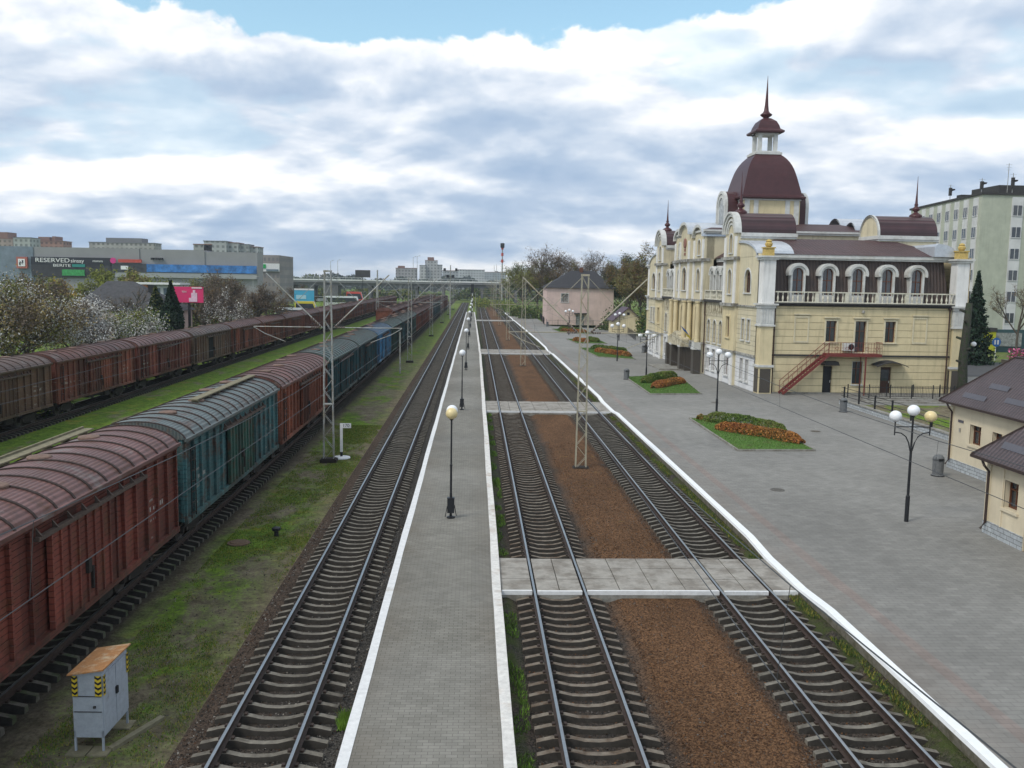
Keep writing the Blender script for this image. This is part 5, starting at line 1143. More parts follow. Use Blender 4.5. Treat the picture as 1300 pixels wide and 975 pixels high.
bed([(16, 185), (16.5, 170), (22.5, 168), (22, 184)], ('farthest lawn bed in front of the pink house', 'green hedge on the farthest lawn bed', 'olive brown hedge on the farthest lawn bed'), [(17, 181), (21.5, 176)], [(17, 176), (21.5, 171.5)], 4)

# ------------------------------------------------------------------ small tiled buildings, right
M_buff = m_wallwash('render_buff', (.62, .54, .40), 0, .18)
def m_stone():
    g = NG('plinth_stone', .85, .2); x, y, z = g.xyz(g.pos); br = g.n.new('ShaderNodeTexBrick'); g.l.new(g.comb(g.mt('ADD', x, y), z), br.inputs['Vector'])
    br.inputs['Color1'].default_value = (.42, .45, .47, 1); br.inputs['Color2'].default_value = (.33, .35, .37, 1); br.inputs['Mortar'].default_value = (.17, .17, .17, 1); br.inputs['Scale'].default_value = 1; br.inputs['Brick Width'].default_value = .42; br.inputs['Row Height'].default_value = .17; br.inputs['Mortar Size'].default_value = .014
    g.col(g.scale(br.outputs[0], g.mr(g.nz(g.pos, 4., 5), .3, .7, .8, 1.2))); g.bump(br.outputs[1], -.5, .01); return g.m
M_stone = m_stone(); M_guard = mat('snow_guard_grey', (.10, .095, .11), .45, .15, 2.); M_gutter = mat('gutter_brown', (.045, .030, .027), .45, .2, 3.)
def kiosk(x0, x1, y0, y1, ze, rise, flat, label, wins, guards, name, sign=False, door=None, over=.45):
    t = thing(name, label, 'building', (x0, y1, PZ)); W_, D = x1 - x0, y1 - y0; zw = ze - PZ
    TWk = frame((0, 0, 0), (0, -1, 0), (-1, 0, 0)); TNk = frame((0, 0, 0), (1, 0, 0), (0, 1, 0)); ops = [(u, w, zb, zt, False) for u, w, zb, zt in wins]
    if door: ops.append((door, .95, 0.0, 2.2, False))
    wall(TWk, 0, D, 0, zw, ops, 0, .2).build('wall', M_buff, t); q = MB(); q.box(0, W_, -D + .05, 0, 0, zw); q.v = [(v[0] + .32, v[1], v[2]) if v[0] == 0 else v for v in q.v]; q.build('wall', M_buff, t)
    q = MB(); q.poly([(0, 0, 0), (.4, 0, 0), (.4, 0, zw), (0, 0, zw)]); q.poly([(0, -D, 0), (.4, -D, 0), (.4, -D, zw), (0, -D, zw)]); q.build('wall', M_buff, t)
    for u, w, zb, zt in wins: window(TWk, t, u, w, zb, zt, d=0, trim=M_buff, tw=.05, proud=.01)
    q = MB(); edges = sorted([(door - .5, door + .5)]) if door else []
    pts = [0] + [e for d in edges for e in d] + [D]
    for a, b in zip(pts[::2], pts[1::2]): q.box(-.04, .0, -b, -a, 0, .52)
    q.box(-.04, W_ + .04, 0, .04, 0, .52); q.build('stone_plinth', M_stone, t)
    if door: q = MB(TWk); q.box(door - .47, door + .47, -.2, -.14, .02, 2.2); q.build('door', M_door, t)
    o_ = over; a = (-o_, o_, W_ + o_, -D - o_)   # x0, y1, x1, y0 of the eaves
    f = flat; zt = zw + rise; ze_ = zw + .02
    E = [(a[0], a[3]), (a[2], a[3]), (a[2], a[1]), (a[0], a[1])]; I = [(a[0] + f, a[3] + f), (a[2] - f, a[3] + f), (a[2] - f, a[1] - f), (a[0] + f, a[1] - f)]
    r1 = MB()
    for i in range(4):
        j = (i + 1) % 4; r1.poly([(*E[i], ze_), (*E[j], ze_), (*I[j], zt), (*I[i], zt)], i % 2)
    r1.poly([(*p, zt) for p in I]); r1.poly([(*p, ze_ - .01) for p in E]); ro = r1.build('roof', [M_kiosk_tilex, M_kiosk_tile], t)
    q = MB()
    for i in range(4): q.bar((*E[i], zt + .0) if False else (*I[i], zt + .02), (*E[i], ze_ + .02), .10, .06)
    q.bar((*I[3], zt + .02), (*I[2], zt + .02), .12, .07); q.bar((*I[3], zt + .02), (*I[0], zt + .02), .12, .07); q.build('ridge_cap', M_gutter, ro)
    q = MB()
    for i in range(4): j = (i + 1) % 4; q.bar((*E[i], ze_ - .05), (*E[j], ze_ - .05), .12, .11)
    q.build('gutter', M_gutter, t)
    q = MB(); q.tube([(-o_ + .05, .12 - .35, ze_ - .1), (-o_ + .08, .0 - .35, ze_ - .3), (-.10, -.22, ze_ - .55), (-.10, -.22, .45), (-.28, -.22, .2)], .05, 7); q.build('downpipe', M_gutter, t)
    s_ = rise / f
    for (u, v, L) in guards:   # along the west slope: u from the north eave, v up the slope (in plan)
        q = MB(); x = a[0] + v; z = ze_ + v * s_; q.poly([(x, a[1] - u, z + .05), (x, a[1] - u - L, z + .05), (x + .12, a[1] - u - L, z + .12 * s_ + .12), (x + .12, a[1] - u, z + .12 * s_ + .12)]); q.poly([(x, a[1] - u, z + .05), (x, a[1] - u - L, z + .05), (x - .03, a[1] - u - L, z), (x - .03, a[1] - u, z)]); q.build('snow_guard', M_guard, ro)
    if sign:
        q = MB(TWk); q.box(.75, 1.25, 0, .03, 2.55, 2.68); q.build('sign_plate', M_guard, t); q = MB(TWk); q.box(.93, 1.03, 0, .05, 2.05, 2.25); q.build('meter', M_cornice, t)
    q = MB(TWk); q.box(0, .25, 0, .05, .5, zw - .05); q.box(1.05, 1.12, 0, .045, .5, zw - .05) if door else None; q.build('corner_pilaster', M_buff, t)
    return t
kiosk(25.35, 36, 37.5, 46.2, 3.75, 2.5, 2.45, 'larger buff building with steep dark tiled roof behind the bin', [(2.4, 1.0, 1.6, 2.6), (4.3, .8, 1.7, 2.55), (6.2, 1.0, 1.6, 2.6)], [(1.6, .35, 2.0), (2.9, .95, 1.6), (5., .5, 2.0), (5.5, 1.5, 1.8)], 'tiled_building', sign=True)
kiosk(20.0, 30, 24, 33.5, 3.2, 2.6, 2.5, 'smaller buff building at the right picture edge with stone plinth', [(1.6, .85, 1.3, 2.35)], [(1.2, .45, 2.1)], 'tiled_building', door=3.0)

# ------------------------------------------------------------------ wall and railings by the underpass
t = thing('railing_wall', 'low stone wall with black post railing beside the underpass stairs', 'railing', (29.9, 71.4, PZ)); q = MB(); q.box(-.15, .15, -17.8, 0, 0, .38); q.build('wall', M_stone, t); q = MB(); q.box(-.2, .2, -17.85, .05, .38, .46); q.build('coping', M_conc, t)
for k in range(7): q = MB(); q.box(-.05, .05, -.6 - k * 2.8 - .05, -.6 - k * 2.8 + .05, .46, 1.5); q.build('post', M_black, t)
for z in (.75, 1.05, 1.4): q = MB(); q.bar((0, 0, z), (0, -17.6, z), .035); q.build('rail', M_black, t)
struct(MB().poly([(30.06, 53.5, PZ + .006), (44, 53.5, PZ + .006), (44, 71, PZ + .006), (30.06, 71, PZ + .006)]), 'lawn', M_ground)
def iron_fence(x0, y0, x1, y1, z, h, label, step=.14, post=2.4):
    t = thing('iron_fence', label, 'fence', (x0, y0, z)); d = Vector((x1 - x0, y1 - y0, 0)); L = d.length; d.normalize()
    q = MB()
    for k in range(int(L / step)): p = d * (k * step); q.bar(p + Vector((0, 0, .1)), p + Vector((0, 0, h)), .018)
    q.bar(Vector((0, 0, .15)), d * L + Vector((0, 0, .15)), .03); q.bar(Vector((0, 0, h - .12)), d * L + Vector((0, 0, h - .12)), .03); q.build('picket_panel', M_black, t)
    k = 0
    while k * post <= L + .01: p = d * (k * post); q = MB(); q.bar(p, p + Vector((0, 0, h + .15)), .07); q.build('post', M_black, t); k += 1
    return t
iron_fence(32.8, 74.6, 43.8, 75.2, PZ, 1.15, 'fine black picket fence in front of the yellow end wall of the station')
q = MB()
for k, (y, z) in enumerate(((73.5, .3), (72.9, .2), (72.3, .1))): q.box(32.5, 44, y, y + .62, PZ, PZ + z)
tag(q.build('steps', M_conc), 'grey concrete steps between the railing and the picket fence', 'steps')
iron_fence(31.2, 73.2, 44, 73.0, PZ + .3, 1.0, 'coarser black railing above the concrete steps', .9, 1.8)
# topped trunk at the right corner of the station
t = thing('topped_tree', 'dark limbless trunk standing against the right corner of the station', 'tree', (42.6, 76.3, PZ)); q = MB(); q.tube([(0, 0, 0), (.05, 0, 1.5), (-.06, 0, 3.5), (.05, 0, 5.5), (.15, 0, 8.3)], [.46, .40, .36, .33, .26], 12)
for z, a, L in ((2.2, 1, .4), (3.1, 3.4, .45), (4.2, 5, .35), (5.1, 2.2, .45), (5.9, .5, .4), (6.6, 4, .35), (7.5, 2.9, .3)): q.tube([(0, 0, z), (math.cos(a) * (.3 + L), math.sin(a) * (.3 + L), z + .2)], [.14, .10], 7)
q.build('trunk', M_bark2, t, True)

# ------------------------------------------------------------------ buildings and trees farther off
def rx(px): return math.tan(math.atan((px - 650) / 1140) + .0412)          # direction of a picture column, used to lay the town out
def px_(px, Y): return Y * rx(px)
def zy(px, y, Y): return 9.6 + (358 + .0165 * (px - 603) - y) / 1140 * Y
def m_facade(name, wallc, winc, fw, fh, ww=.55, wh=.5):
    g = NG(name, .8, .3); x, y, z = g.xyz(g.pos); h = g.mt('ADD', x, g.mt('MULTIPLY', y, .7)); a = g.mt('FRACT', g.mt('DIVIDE', h, fw)); b = g.mt('FRACT', g.mt('DIVIDE', z, fh))
    f = g.mt('MULTIPLY', g.mt('LESS_THAN', g.mt('ABSOLUTE', g.mt('SUBTRACT', a, .5)), ww / 2), g.mt('LESS_THAN', g.mt('ABSOLUTE', g.mt('SUBTRACT', b, .5)), wh / 2))
    g.col(g.mix(f, g.scale(wallc, g.mr(g.nz(g.pos, .15, 4), .3, .7, .8, 1.2)), winc)); return g.m
M_pinkw = m_wallwash('plaster_pink', (.58, .44, .40), 0, .25); M_slater = mat('slate_roof', (.050, .050, .055), .9, .3, 1.5, spec=.1); M_mall = mat('mall_cladding', (.25, .25, .255), .6, .08, .1); M_mallb = mat('mall_glass', (.16, .20, .24), .3, .25, .2)
# pink house beyond the beds
t = thing('pink_house', 'two storey pink house with dark hipped slate roof at the end of the forecourt', 'house', (16.4, 205, PZ))
q = wall(frame((0, 0, 0), (1, 0, 0), (0, -1, 0)), 0, 15.3, 0, 8.4, [(4.1, 1.6, 5.2, 7.1, False), (7.7, 1.9, 0, 2.3, False)], 0); q.box(0, 15.3, -12, -.4, 0, 8.4); q.poly([(0, 0, 0), (0, -.4, 0), (0, -.4, 8.4), (0, 0, 8.4)]); q.poly([(15.3, 0, 0), (15.3, -.4, 0), (15.3, -.4, 8.4), (15.3, 0, 8.4)]); q.build('wall', M_pinkw, t); TP = frame((0, 0, 0), (1, 0, 0), (0, -1, 0)); window(TP, t, 4.1, 1.6, 5.2, 7.1, d=0, glass=M_curt, sash=M_glassbr, mull=3)
q = MB(TP); q.box(6.8, 8.6, -.3, -.2, 0, 2.3); q.build('door', M_curt, t); q = MB(TP); q.box(6.3, 9.4, 0, 1.2, 2.5, 2.75); q.build('door_canopy', M_slate, t)
q = MB(); E_ = [(-.5, -.5), (15.8, -.5), (15.8, 12.5), (-.5, 12.5)]; q.poly([(*E_[0], 8.4), (*E_[1], 8.4), (11.5, 6, 12.4), (6, 6, 12.4)]); q.poly([(*E_[1], 8.4), (*E_[2], 8.4), (11.5, 6, 12.4)]); q.poly([(*E_[2], 8.4), (*E_[3], 8.4), (6, 6, 12.4), (11.5, 6, 12.4)]); q.poly([(*E_[3], 8.4), (*E_[0], 8.4), (6, 6, 12.4)]); q.poly([(*p, 8.38) for p in E_]); o = q.build('roof', M_slater, t); q = MB(); q.box(8, 8.8, 5.4, 6.4, 12, 13.2); q.build('chimney', M_glassbr, o)
iron_fence(16.0, 200, 32, 199, PZ, 1.3, 'black fence in front of the pink house', .35, 2.6); iron_fence(17.5, 240, 15.8, 203, PZ, 1.5, 'dark fence curving left of the pink house', .3, 3.)
# yellow hut
t = thing('yellow_hut', 'small yellow gabled hut with purple brown roof near the station far end', 'hut', (26.7, 171, PZ)); q = MB(); q.box(0, 5.2, 0, 7, 0, 2.8); q.prism([(0, 2.8), (5.2, 2.8), (2.6, 5.0)], 'y', 0, 7); q.build('wall', M_yelp, t); q = MB()
for s_ in (0, 1):
    x0_, x1_ = (-.5, 2.6) if s_ == 0 else (5.7, 2.6); q.poly([(x0_, -.5, 2.45), (x1_, -.5, 5.1), (x1_, 7.4, 5.1), (x0_, 7.4, 2.45)]); q.poly([(x0_, -.5, 2.25), (x1_, -.5, 4.9), (x1_, -.5, 5.1), (x0_, -.5, 2.45)])
q.build('roof', mat('hut_roof', (.09, .055, .07), .5, .2, 1.), t); q = MB(); q.box(2.4, 2.9, -.04, 0, 3.6, 4.1); q.build('vent', M_black, t); iron_fence(29, 169, 27.2, 150, PZ, 1.3, 'dark railing beside the yellow hut', .4, 2.8)
# apartment block, right
M_apt = m_wallwash('apartment_green', (.41, .43, .345), 0, .3); M_aptw = m_wallwash('apartment_white', (.58, .58, .57), 0, .3)
def apartment():
    t = thing('apartment_block', 'six storey pale green apartment block with white strips behind the station', 'apartment block', (77.6, 137, 0), R(0)); H = 24.2
    q = MB(); q.poly([(0, 0, 0), (3.6, 30, 0), (3.6, 30, H), (0, 0, H)]); q.box(0.0, 4.2, 0, .02, 3.2, H); q.poly([(4.2, 0, 0), (40, 0, 0), (40, 0, H), (4.2, 0, H)]); q.poly([(0, 0, H), (40, 0, H), (43, 30, H), (3.6, 30, H)]); q.build('wall', M_apt, t)
    TL = frame((0, 0, 0), Vector((3.6, 30, 0)).normalized(), Vector((-30, 3.6, 0)).normalized()); TF = frame((0, 0, 0), (1, 0, 0), (0, -1, 0))
    for T_, us, n_ in ((TL, [2.0 + 3.6 * k for k in range(8)], 6), (TF, [5.6 + 3.4 * k for k in range(6)], 6)):
        for u in us:
            q = MB(T_); q.box(u - .9, u + .9, 0, .12, 3.4, H - .3); s_ = q.build('white_strip', M_aptw, t)
            for k in range(n_): z = 4.6 + k * 3.3; q = MB(T_); q.box(u - .75, u + .75, .12, .17, z, z + 1.55); w_ = q.build('window', M_glass, t); q = MB(T_); q.box(u - .04, u + .04, .17, .2, z, z + 1.55); q.box(u - .8, u + .8, .12, .22, z - .1, z); q.box(u - .75, u - .68, .17, .2, z, z + 1.55); q.box(u + .68, u + .75, .17, .2, z, z + 1.55); q.build('sash', M_aptw, w_)
    q = MB(); q.prism([(-.25, -.25), (41, -.25), (44, 30.3), (3.4, 30.3)], 'z', H, H + .35); q.box(6, 14, 6, 14, H + .35, H + 2.2); q.box(3.2, 4.6, 12, 13.5, H + .35, H + 1.2); q.build('roof_parapet', M_slate, t)
    q = MB(); q.box(-1.7, 2.5, -2.2, -.7, .3, 3.3); q.build('shop_front', mat('shop_yellow_green', (.42, .42, .02), .5, .08, .3), t); q = MB(); q.box(0, 40, -.6, 0, 0, 3.6); q.build('shop_base', mat('shop_dark_teal', (.03, .07, .075), .5, .1, .5), t); q = MB(); q.box(3, 7.5, -.75, -.6, 1., 3.1); q.build('shop_window', M_curt, t); q = MB(); q.box(-1.8, 2.6, -2.3, -.7, 3.3, 3.9); q.build('fascia', M_slate, t)
    return t
apartment()
def antenna(x, y, z, h, label, dish=False):
    t = thing('antenna', label, 'antenna', (x, y, z)); q = MB(); q.tube([(0, 0, 0), (0, 0, h)], .05, 5)
    for k in range(3): q.bar((-.5 + k * .1, 0, h - .2 - k * .4), (.5 - k * .1, 0, h - .2 - k * .4), .03)
    q.build('mast', M_galv, t)
    if dish: q = MB(); q.lathe([(.05, 0), (.4, .1), (.5, .3)], (.3, 0, h * .6), 10); q.box(-.2, .2, -.2, .2, h * .3, h * .8); q.build('dish', M_slate, t)
antenna(78.5, 139, 24.5, 2.4, 'short antenna over the corner of the apartment block', True); antenna(82, 138, 24.5, 4.6, 'tall thin aerial on the apartment block roof'); antenna(84, 140, 24.5, 3.4, 'aerial with dishes at the right end of the apartment roof', True); antenna(79.4, 150, 24.5, 2.6, 'small aerial at the left of the apartment roof', True)
conifer('spruce', px_(1238, 112), 112, 0, 11.6, 5.2, 'dark spruce between the station and the apartment block', 7500, .30, (L_th, L_th2, L_th), 4, True)
tree('bare_tree', px_(1293, 125), 125, 0, 12, 7, 'bare tree in front of the apartment block at the right edge', leaves=(L_yb,), n=900, size=.12, seed=21)
t = thing('road_sign', 'blue direction sign on a white post by the street behind the station', 'road sign', (px_(1266, 118), 118, .2)); q = MB(); q.tube([(0, 0, 0), (0, 0, 2.2)], .05, 6); q.build('post', M_trim, t); q = MB(); q.T = Matrix.Translation((0, -.06, 2.5)) @ Matrix.Rotation(R(90), 4, 'X'); q.lathe([(.62, 0), (.62, .04)], (0, 0, 0), 16); o = q.build('sign_face', mat('sign_blue', (.02, .10, .30), .5, 0), t); q = MB(); q.box(-.3, -.1, -.13, -.11, 2.2, 2.8); q.box(.1, .3, -.13, -.11, 2.2, 2.8); q.build('arrow', M_trim, o)
t = thing('flower_box', 'ochre pillar with a box of pink flowers at the right edge', 'flower box', (px_(1297, 70), 70, PZ)); q = MB(); q.box(-1, 1.5, -.5, .5, 0, 3.6); q.build('pillar', M_urn, t); q = MB(); q.box(-1.1, 1.6, -.6, .6, 3.6, 3.9); q.build('box', M_granite, t); C = np.stack([rng.uniform(-.8, 1.4, 500), rng.uniform(-.4, .4, 500), rng.uniform(3.9, 4.8, 500)], 1); quads('flowers', C, .14, [leafmat('petal_pink', (.60, .16, .30)), leafmat('petal_dark', (.25, .03, .09)), L_g1], t)

# pink house with grey roof, left
GL = -.97
t = thing('cottage', 'low pink cottage with grey hipped roof behind the blossoming trees', 'house', (-53.5, 122, GL)); q = MB(); q.box(0, 13, 0, 9, 0, 6.0); q.build('wall', M_pinkw, t); q = MB(); q.poly([(-.5, -.5, 6), (13.5, -.5, 6), (6.5, 4.5, 9.9), (3, 4.5, 9.9)]); q.poly([(13.5, -.5, 6), (13.5, 9.5, 6), (6.5, 4.5, 9.9)]); q.poly([(-.5, -.5, 6), (-.5, 9.5, 6), (3, 4.5, 9.9)]); q.poly([(-.5, 9.5, 6), (13.5, 9.5, 6), (6.5, 4.5, 9.9), (3, 4.5, 9.9)]); o = q.build('roof', mat('roof_grey_sheet', (.075, .075, .08), .9, .3, 1., spec=.1), t); q = MB(); q.box(9, 9.8, 3, 4, 6.5, 9.5); q.build('chimney', M_black, o)
window(frame((0, 0, 0), (1, 0, 0), (0, -1, 0)), t, 8.2, 1.3, 2.6, 4.4, d=.25, glass=M_glass)
t = thing('brick_shed', 'small brick outbuilding with a white flat roof behind the cottage', 'shed', (-58, 150, GL)); q = MB(); q.box(0, 4.5, 0, 5, 0, 9.3); q.build('wall', mat('brick_orange', (.30, .13, .07), .9, .25, 2.), t); q = MB(); q.box(-.2, 9.8, -.2, 5.2, 9.3, 9.6); q.build('roof', M_white, t); q = MB(); q.box(4.5, 9.6, .5, 5, 0, 9.3); q.build('glazed_wing', m_facade('glazed_wing', (.45, .47, .48), (.10, .13, .16), 1.2, 1.6, .6, .7), t)
# trees behind the far train
tree('blossom_tree', -37.2, 73, GL, 10.2, 8.4, 'brownish budding fruit tree at the left edge behind the far train', leaves=(L_br, L_yb, L_yb, L_w2, L_olive), n=19800, size=.13, seed=1, clump=1.8)
tree('blossom_tree', -42.5, 84, GL, 9.9, 9, 'large white blossoming tree right of the brownish one', leaves=(L_w1, L_w2, L_w1, L_br), n=22000, size=.12, seed=2, clump=1.8)
tree('blossom_tree', -37.2, 84, GL, 8.6, 6.4, 'white blossoming tree in front of the cottage', leaves=(L_w2, L_w1, L_br, L_w1), n=20900, size=.12, seed=3, clump=1.8)
tree('blossom_tree', -34.6, 92, GL, 7.2, 6.5, 'low greenish white blossoming tree beside the cottage wall', leaves=(L_w1, L_g1, L_w2, L_yg), n=13200, size=.12, seed=4, clump=1.8)
tree('bare_tree', px_(172, 112), 112, GL, 9.3, 5, 'dark bare tree before the cottage wall', leaves=(L_br,), n=300, size=.1, seed=5, bark=M_bark2)
conifer('thuja', px_(200, 108), 108, GL, 9.0, 3.0, 'left and browner of the two tall thujas', 16000, .20, (L_th, L_olive, L_th2), 6); conifer('thuja', px_(219, 106), 106, GL, 9.6, 2.6, 'narrower dark green thuja beside the pink billboard', 16000, .20, (L_th, L_th2), 7)
tree('blossom_tree', px_(296, 133), 133, GL, 9.8, 6.2, 'thin white blossoming tree with hanging twigs right of the billboard', leaves=(L_w1, L_w2, L_w1), n=2600, size=.14, seed=8, droop=.35, clump=.5)
for i, (px, Y, h, w, lab) in enumerate(((262, 135, 10, 7, 'brown bare thicket tree right of the pink billboard'), (325, 140, 10, 8, 'brown bare tree before the mall, right of the thin blossoming tree'), (282, 150, 12.0, 9, 'bushy brown tree rising behind the thin blossoming one'), (40, 112, 11, 6, 'bare brown tree under the square logo sign'), (385, 255, 9, 7, 'bare brown tree by the blue billboard'))): tree('bare_tree', px_(px, Y), Y, GL, h, w, lab, leaves=(L_br, L_br, L_rust), n=3500, size=.17, seed=30 + i, clump=.9)
for i, (px, Y, rx_, h, lab, ms) in enumerate(((250, 124, 2.5, 4.6, 'pale green shrub below the billboard', (L_yg, L_w2, L_g1)), (235, 118, 3.5, 4.6, 'olive shrub at the foot of the thujas', (L_olive, L_g1, L_br)), (200, 100, 3.0, 4.8, 'brown green shrub left of the thujas', (L_olive, L_br)), (345, 170, 6, 5, 'green shrub strip beside the parked vans', (L_g1, L_yg)), (425, 250, 4.5, 8.0, 'bright green bush beside the bridge abutment', (L_g1, L_yg)), (275, 128, 2.8, 4.2, 'olive bush behind the far train below the thin blossoming tree', (L_olive, L_yg)), (310, 146, 3.5, 4.3, 'brown bush behind the far train', (L_br, L_olive)), (130, 90, 4, 4.2, 'low brown bush under the white tree', (L_br, L_olive)), (15, 68, 4, 4.6, 'dense olive undergrowth at the left edge', (L_olive, L_g1, L_g2)), (180, 96, 3.5, 4.3, 'olive bush below the cottage window', (L_olive, L_g1)))): bush('bush', px_(px, Y), Y, GL, rx_, 2.5, h, lab, ms, 2600, .16, 50 + i)
for i, (px, y, Y, w, lab, ms) in enumerate(((130, 336, 200, 8, 'round yellow green willow in front of the mall', (L_yg, L_yg, L_olive)), (178, 340, 205, 7, 'yellowish budding tree before the mall, right of the round willow', (L_yb, L_yg)), (210, 350, 200, 12, 'wide yellow green tree below the blue mall window band', (L_yg, L_olive)), (80, 350, 190, 6, 'bright yellow forsythia shrub below the green shop sign', (L_yel, L_yel, L_yg)), (60, 348, 150, 8, 'grey brown tree left of the forsythia', (L_br, L_olive)), (280, 348, 220, 12, 'olive tree in front of the right half of the mall', (L_olive, L_br)))): tree('willow' if i < 3 else 'garden_tree', px_(px, Y), Y, GL, zy(px, y, Y) - GL, w, lab, leaves=ms, n=4500, size=.28, seed=60 + i, clump=1., twigs=False)

# shopping mall
def mall():
    Y = 300; x0, x1 = px_(-30, Y), px_(328, Y); t = thing('shopping_mall', 'very long grey shopping mall with a dark sign band and blue window strip', 'mall', (0, Y, 0)); q = MB()
    xs_ = [x0, px_(47, Y), px_(180, Y), px_(262, Y), x1]; zs_ = [zy(20, 314, Y), zy(100, 315.5, Y), zy(220, 318, Y), zy(300, 321, Y)]
    for k in range(4):
        q = MB(); q.box(xs_[k], xs_[k + 1], .3 * k, 9, 0, zs_[k]); q.build('hall', M_mallb if k == 0 else M_mall, t)
    def band(pa, pb, ya, yb, m_, nm, d=.5, th=.4): q = MB(); q.box(px_(pa, Y), px_(pb, Y), -d, -d + th + .4, zy((pa + pb) / 2, yb, Y), zy((pa + pb) / 2, ya, Y)); return q.build(nm, m_, t)
    dk = mat('sign_band_dark', (.018, .020, .028), .5, .1, .3); wht = mat('sign_white', (.75, .75, .75), .5, 0)
    b0 = band(45, 145, 327.5, 337, dk, 'sign_band'); b1 = band(45, 145, 337, 352, mat('shopfront_dark', (.035, .035, .04), .4, .6, .12), 'shop_front', .4)
    def word(s_, px, y, hpx, par, m_=None, w=None):
        sz = hpx / 1140 * Y * 1.6; T = Matrix.Translation((px_(px, Y), -.62 if m_ is None else -.64, zy(px, y, Y))) @ Matrix.Rotation(R(90), 4, 'X'); o = text(s_, sz, T, m_ or wht, par, .04)
        if w:
            vs = [v.co.x for v in o.data.vertices]; c = px_(px, Y); f = w / 1140 * Y / (max(vs) - min(vs))
            for v in o.data.vertices: v.co.x = c + (v.co.x - (max(vs) + min(vs)) / 2) * f
        return o
    word('RESERVED', 72.3, 331.3, 4.6, b0, w=41); word('sinsay', 103.5, 332, 4.0, b0, w=16); word('BERITE', 84, 337.6, 3.0, b1, w=21); word('mmm', 129, 332.2, 2.6, b0, w=12)
    band(97, 113, 336, 339.5, mat('sign_teal', (.02, .22, .19), .5, 0), 'teal_panel', .8, .2); band(84, 112, 342.5, 350, mat('sign_green', (.04, .28, .08), .5, .5, .8), 'green_panel', .8, .2)
    band(155, 184, 330, 334, mat('sign_red', (.45, .07, .05), .5, .2, .5), 'red_lettering_band', .8, .2); band(146, 190, 335, 346, mat('shopfront_dark2', (.045, .048, .055), .4, .4, .2), 'shop_front', .4); band(158, 167, 338, 342.5, wht, 'white_panel', .8, .2)
    q = MB(); q.T = Matrix.Translation((px_(148.5, Y), -.6, zy(148, 331.5, Y))) @ Matrix.Rotation(R(90), 4, 'X'); q.lathe([(.95, 0), (.95, .2)], (0, 0, 0), 18); q.build('round_sign', mat('sign_magenta', (.55, .04, .22), .5, 0), t)
    band(190, 328, 337, 346.5, mat('blue_glazing', (.04, .16, .42), .25, .75, .16), 'blue_glazing'); band(150, 328, 347, 353, mat('pale_base', (.30, .31, .32), .7, .1, .2), 'base', .3)
    lg = band(27.5, 41, 327, 341, mat('sign_frame_red', (.38, .12, .09), .5, .1), 'logo_sign', 1., .4); 
    q = MB(); q.box(px_(30, Y), px_(38.5, Y), -1.15, -1.05, zy(34, 338.5, Y), zy(34, 329.5, Y)); q.build('logo_plate', wht, lg); cx_, cz_ = px_(34.2, Y), zy(34, 334, Y); q = MB(); q.box(cx_ - .7, cx_ - .3, -1.25, -1.16, cz_ - .8, cz_ + .1); q.box(cx_ + .2, cx_ + .6, -1.25, -1.16, cz_ - .1, cz_ + .8); q.bar((cx_ - .6, -1.2, cz_ + .6), (cx_ + .5, -1.2, cz_ - .6), .35, .08); q.build('logo_mark', dk, lg)
    for k in range(4): q = MB(); a = px_(196 + k * 4, Y); q.box(a, a + .45, -.9 + .0, .7, zy(200, 330.5, Y), zy(200, 328, Y)); q.build('vent', M_black, t)
mall()
t = thing('mall_annex', 'grey office annex with white and green sign right of the mall', 'building', (px_(330, 330), 330, 0)); q = MB(); q.box(0, 7.5, 0, 25, 0, zy(340, 324.5, 330)); q.build('wall', m_facade('annex', (.24, .22, .21), (.16, .16, .17), 1.5, 3., .5, .4), t); q = MB(); q.box(.8, 7.6, -.5, -.1, zy(342, 345, 330), zy(342, 335, 330)); o = q.build('sign', M_white, t); q = MB(); q.box(1, 2.8, -.7, -.5, zy(342, 341, 330), zy(342, 336, 330)); q.build('green_mark', mat('sign_green2', (.03, .35, .10), .5, 0), o); q = MB(); q.box(3, 7.3, -.7, -.5, zy(342, 344.5, 330), zy(342, 342, 330)); q.build('dark_strip', M_mallb, o)
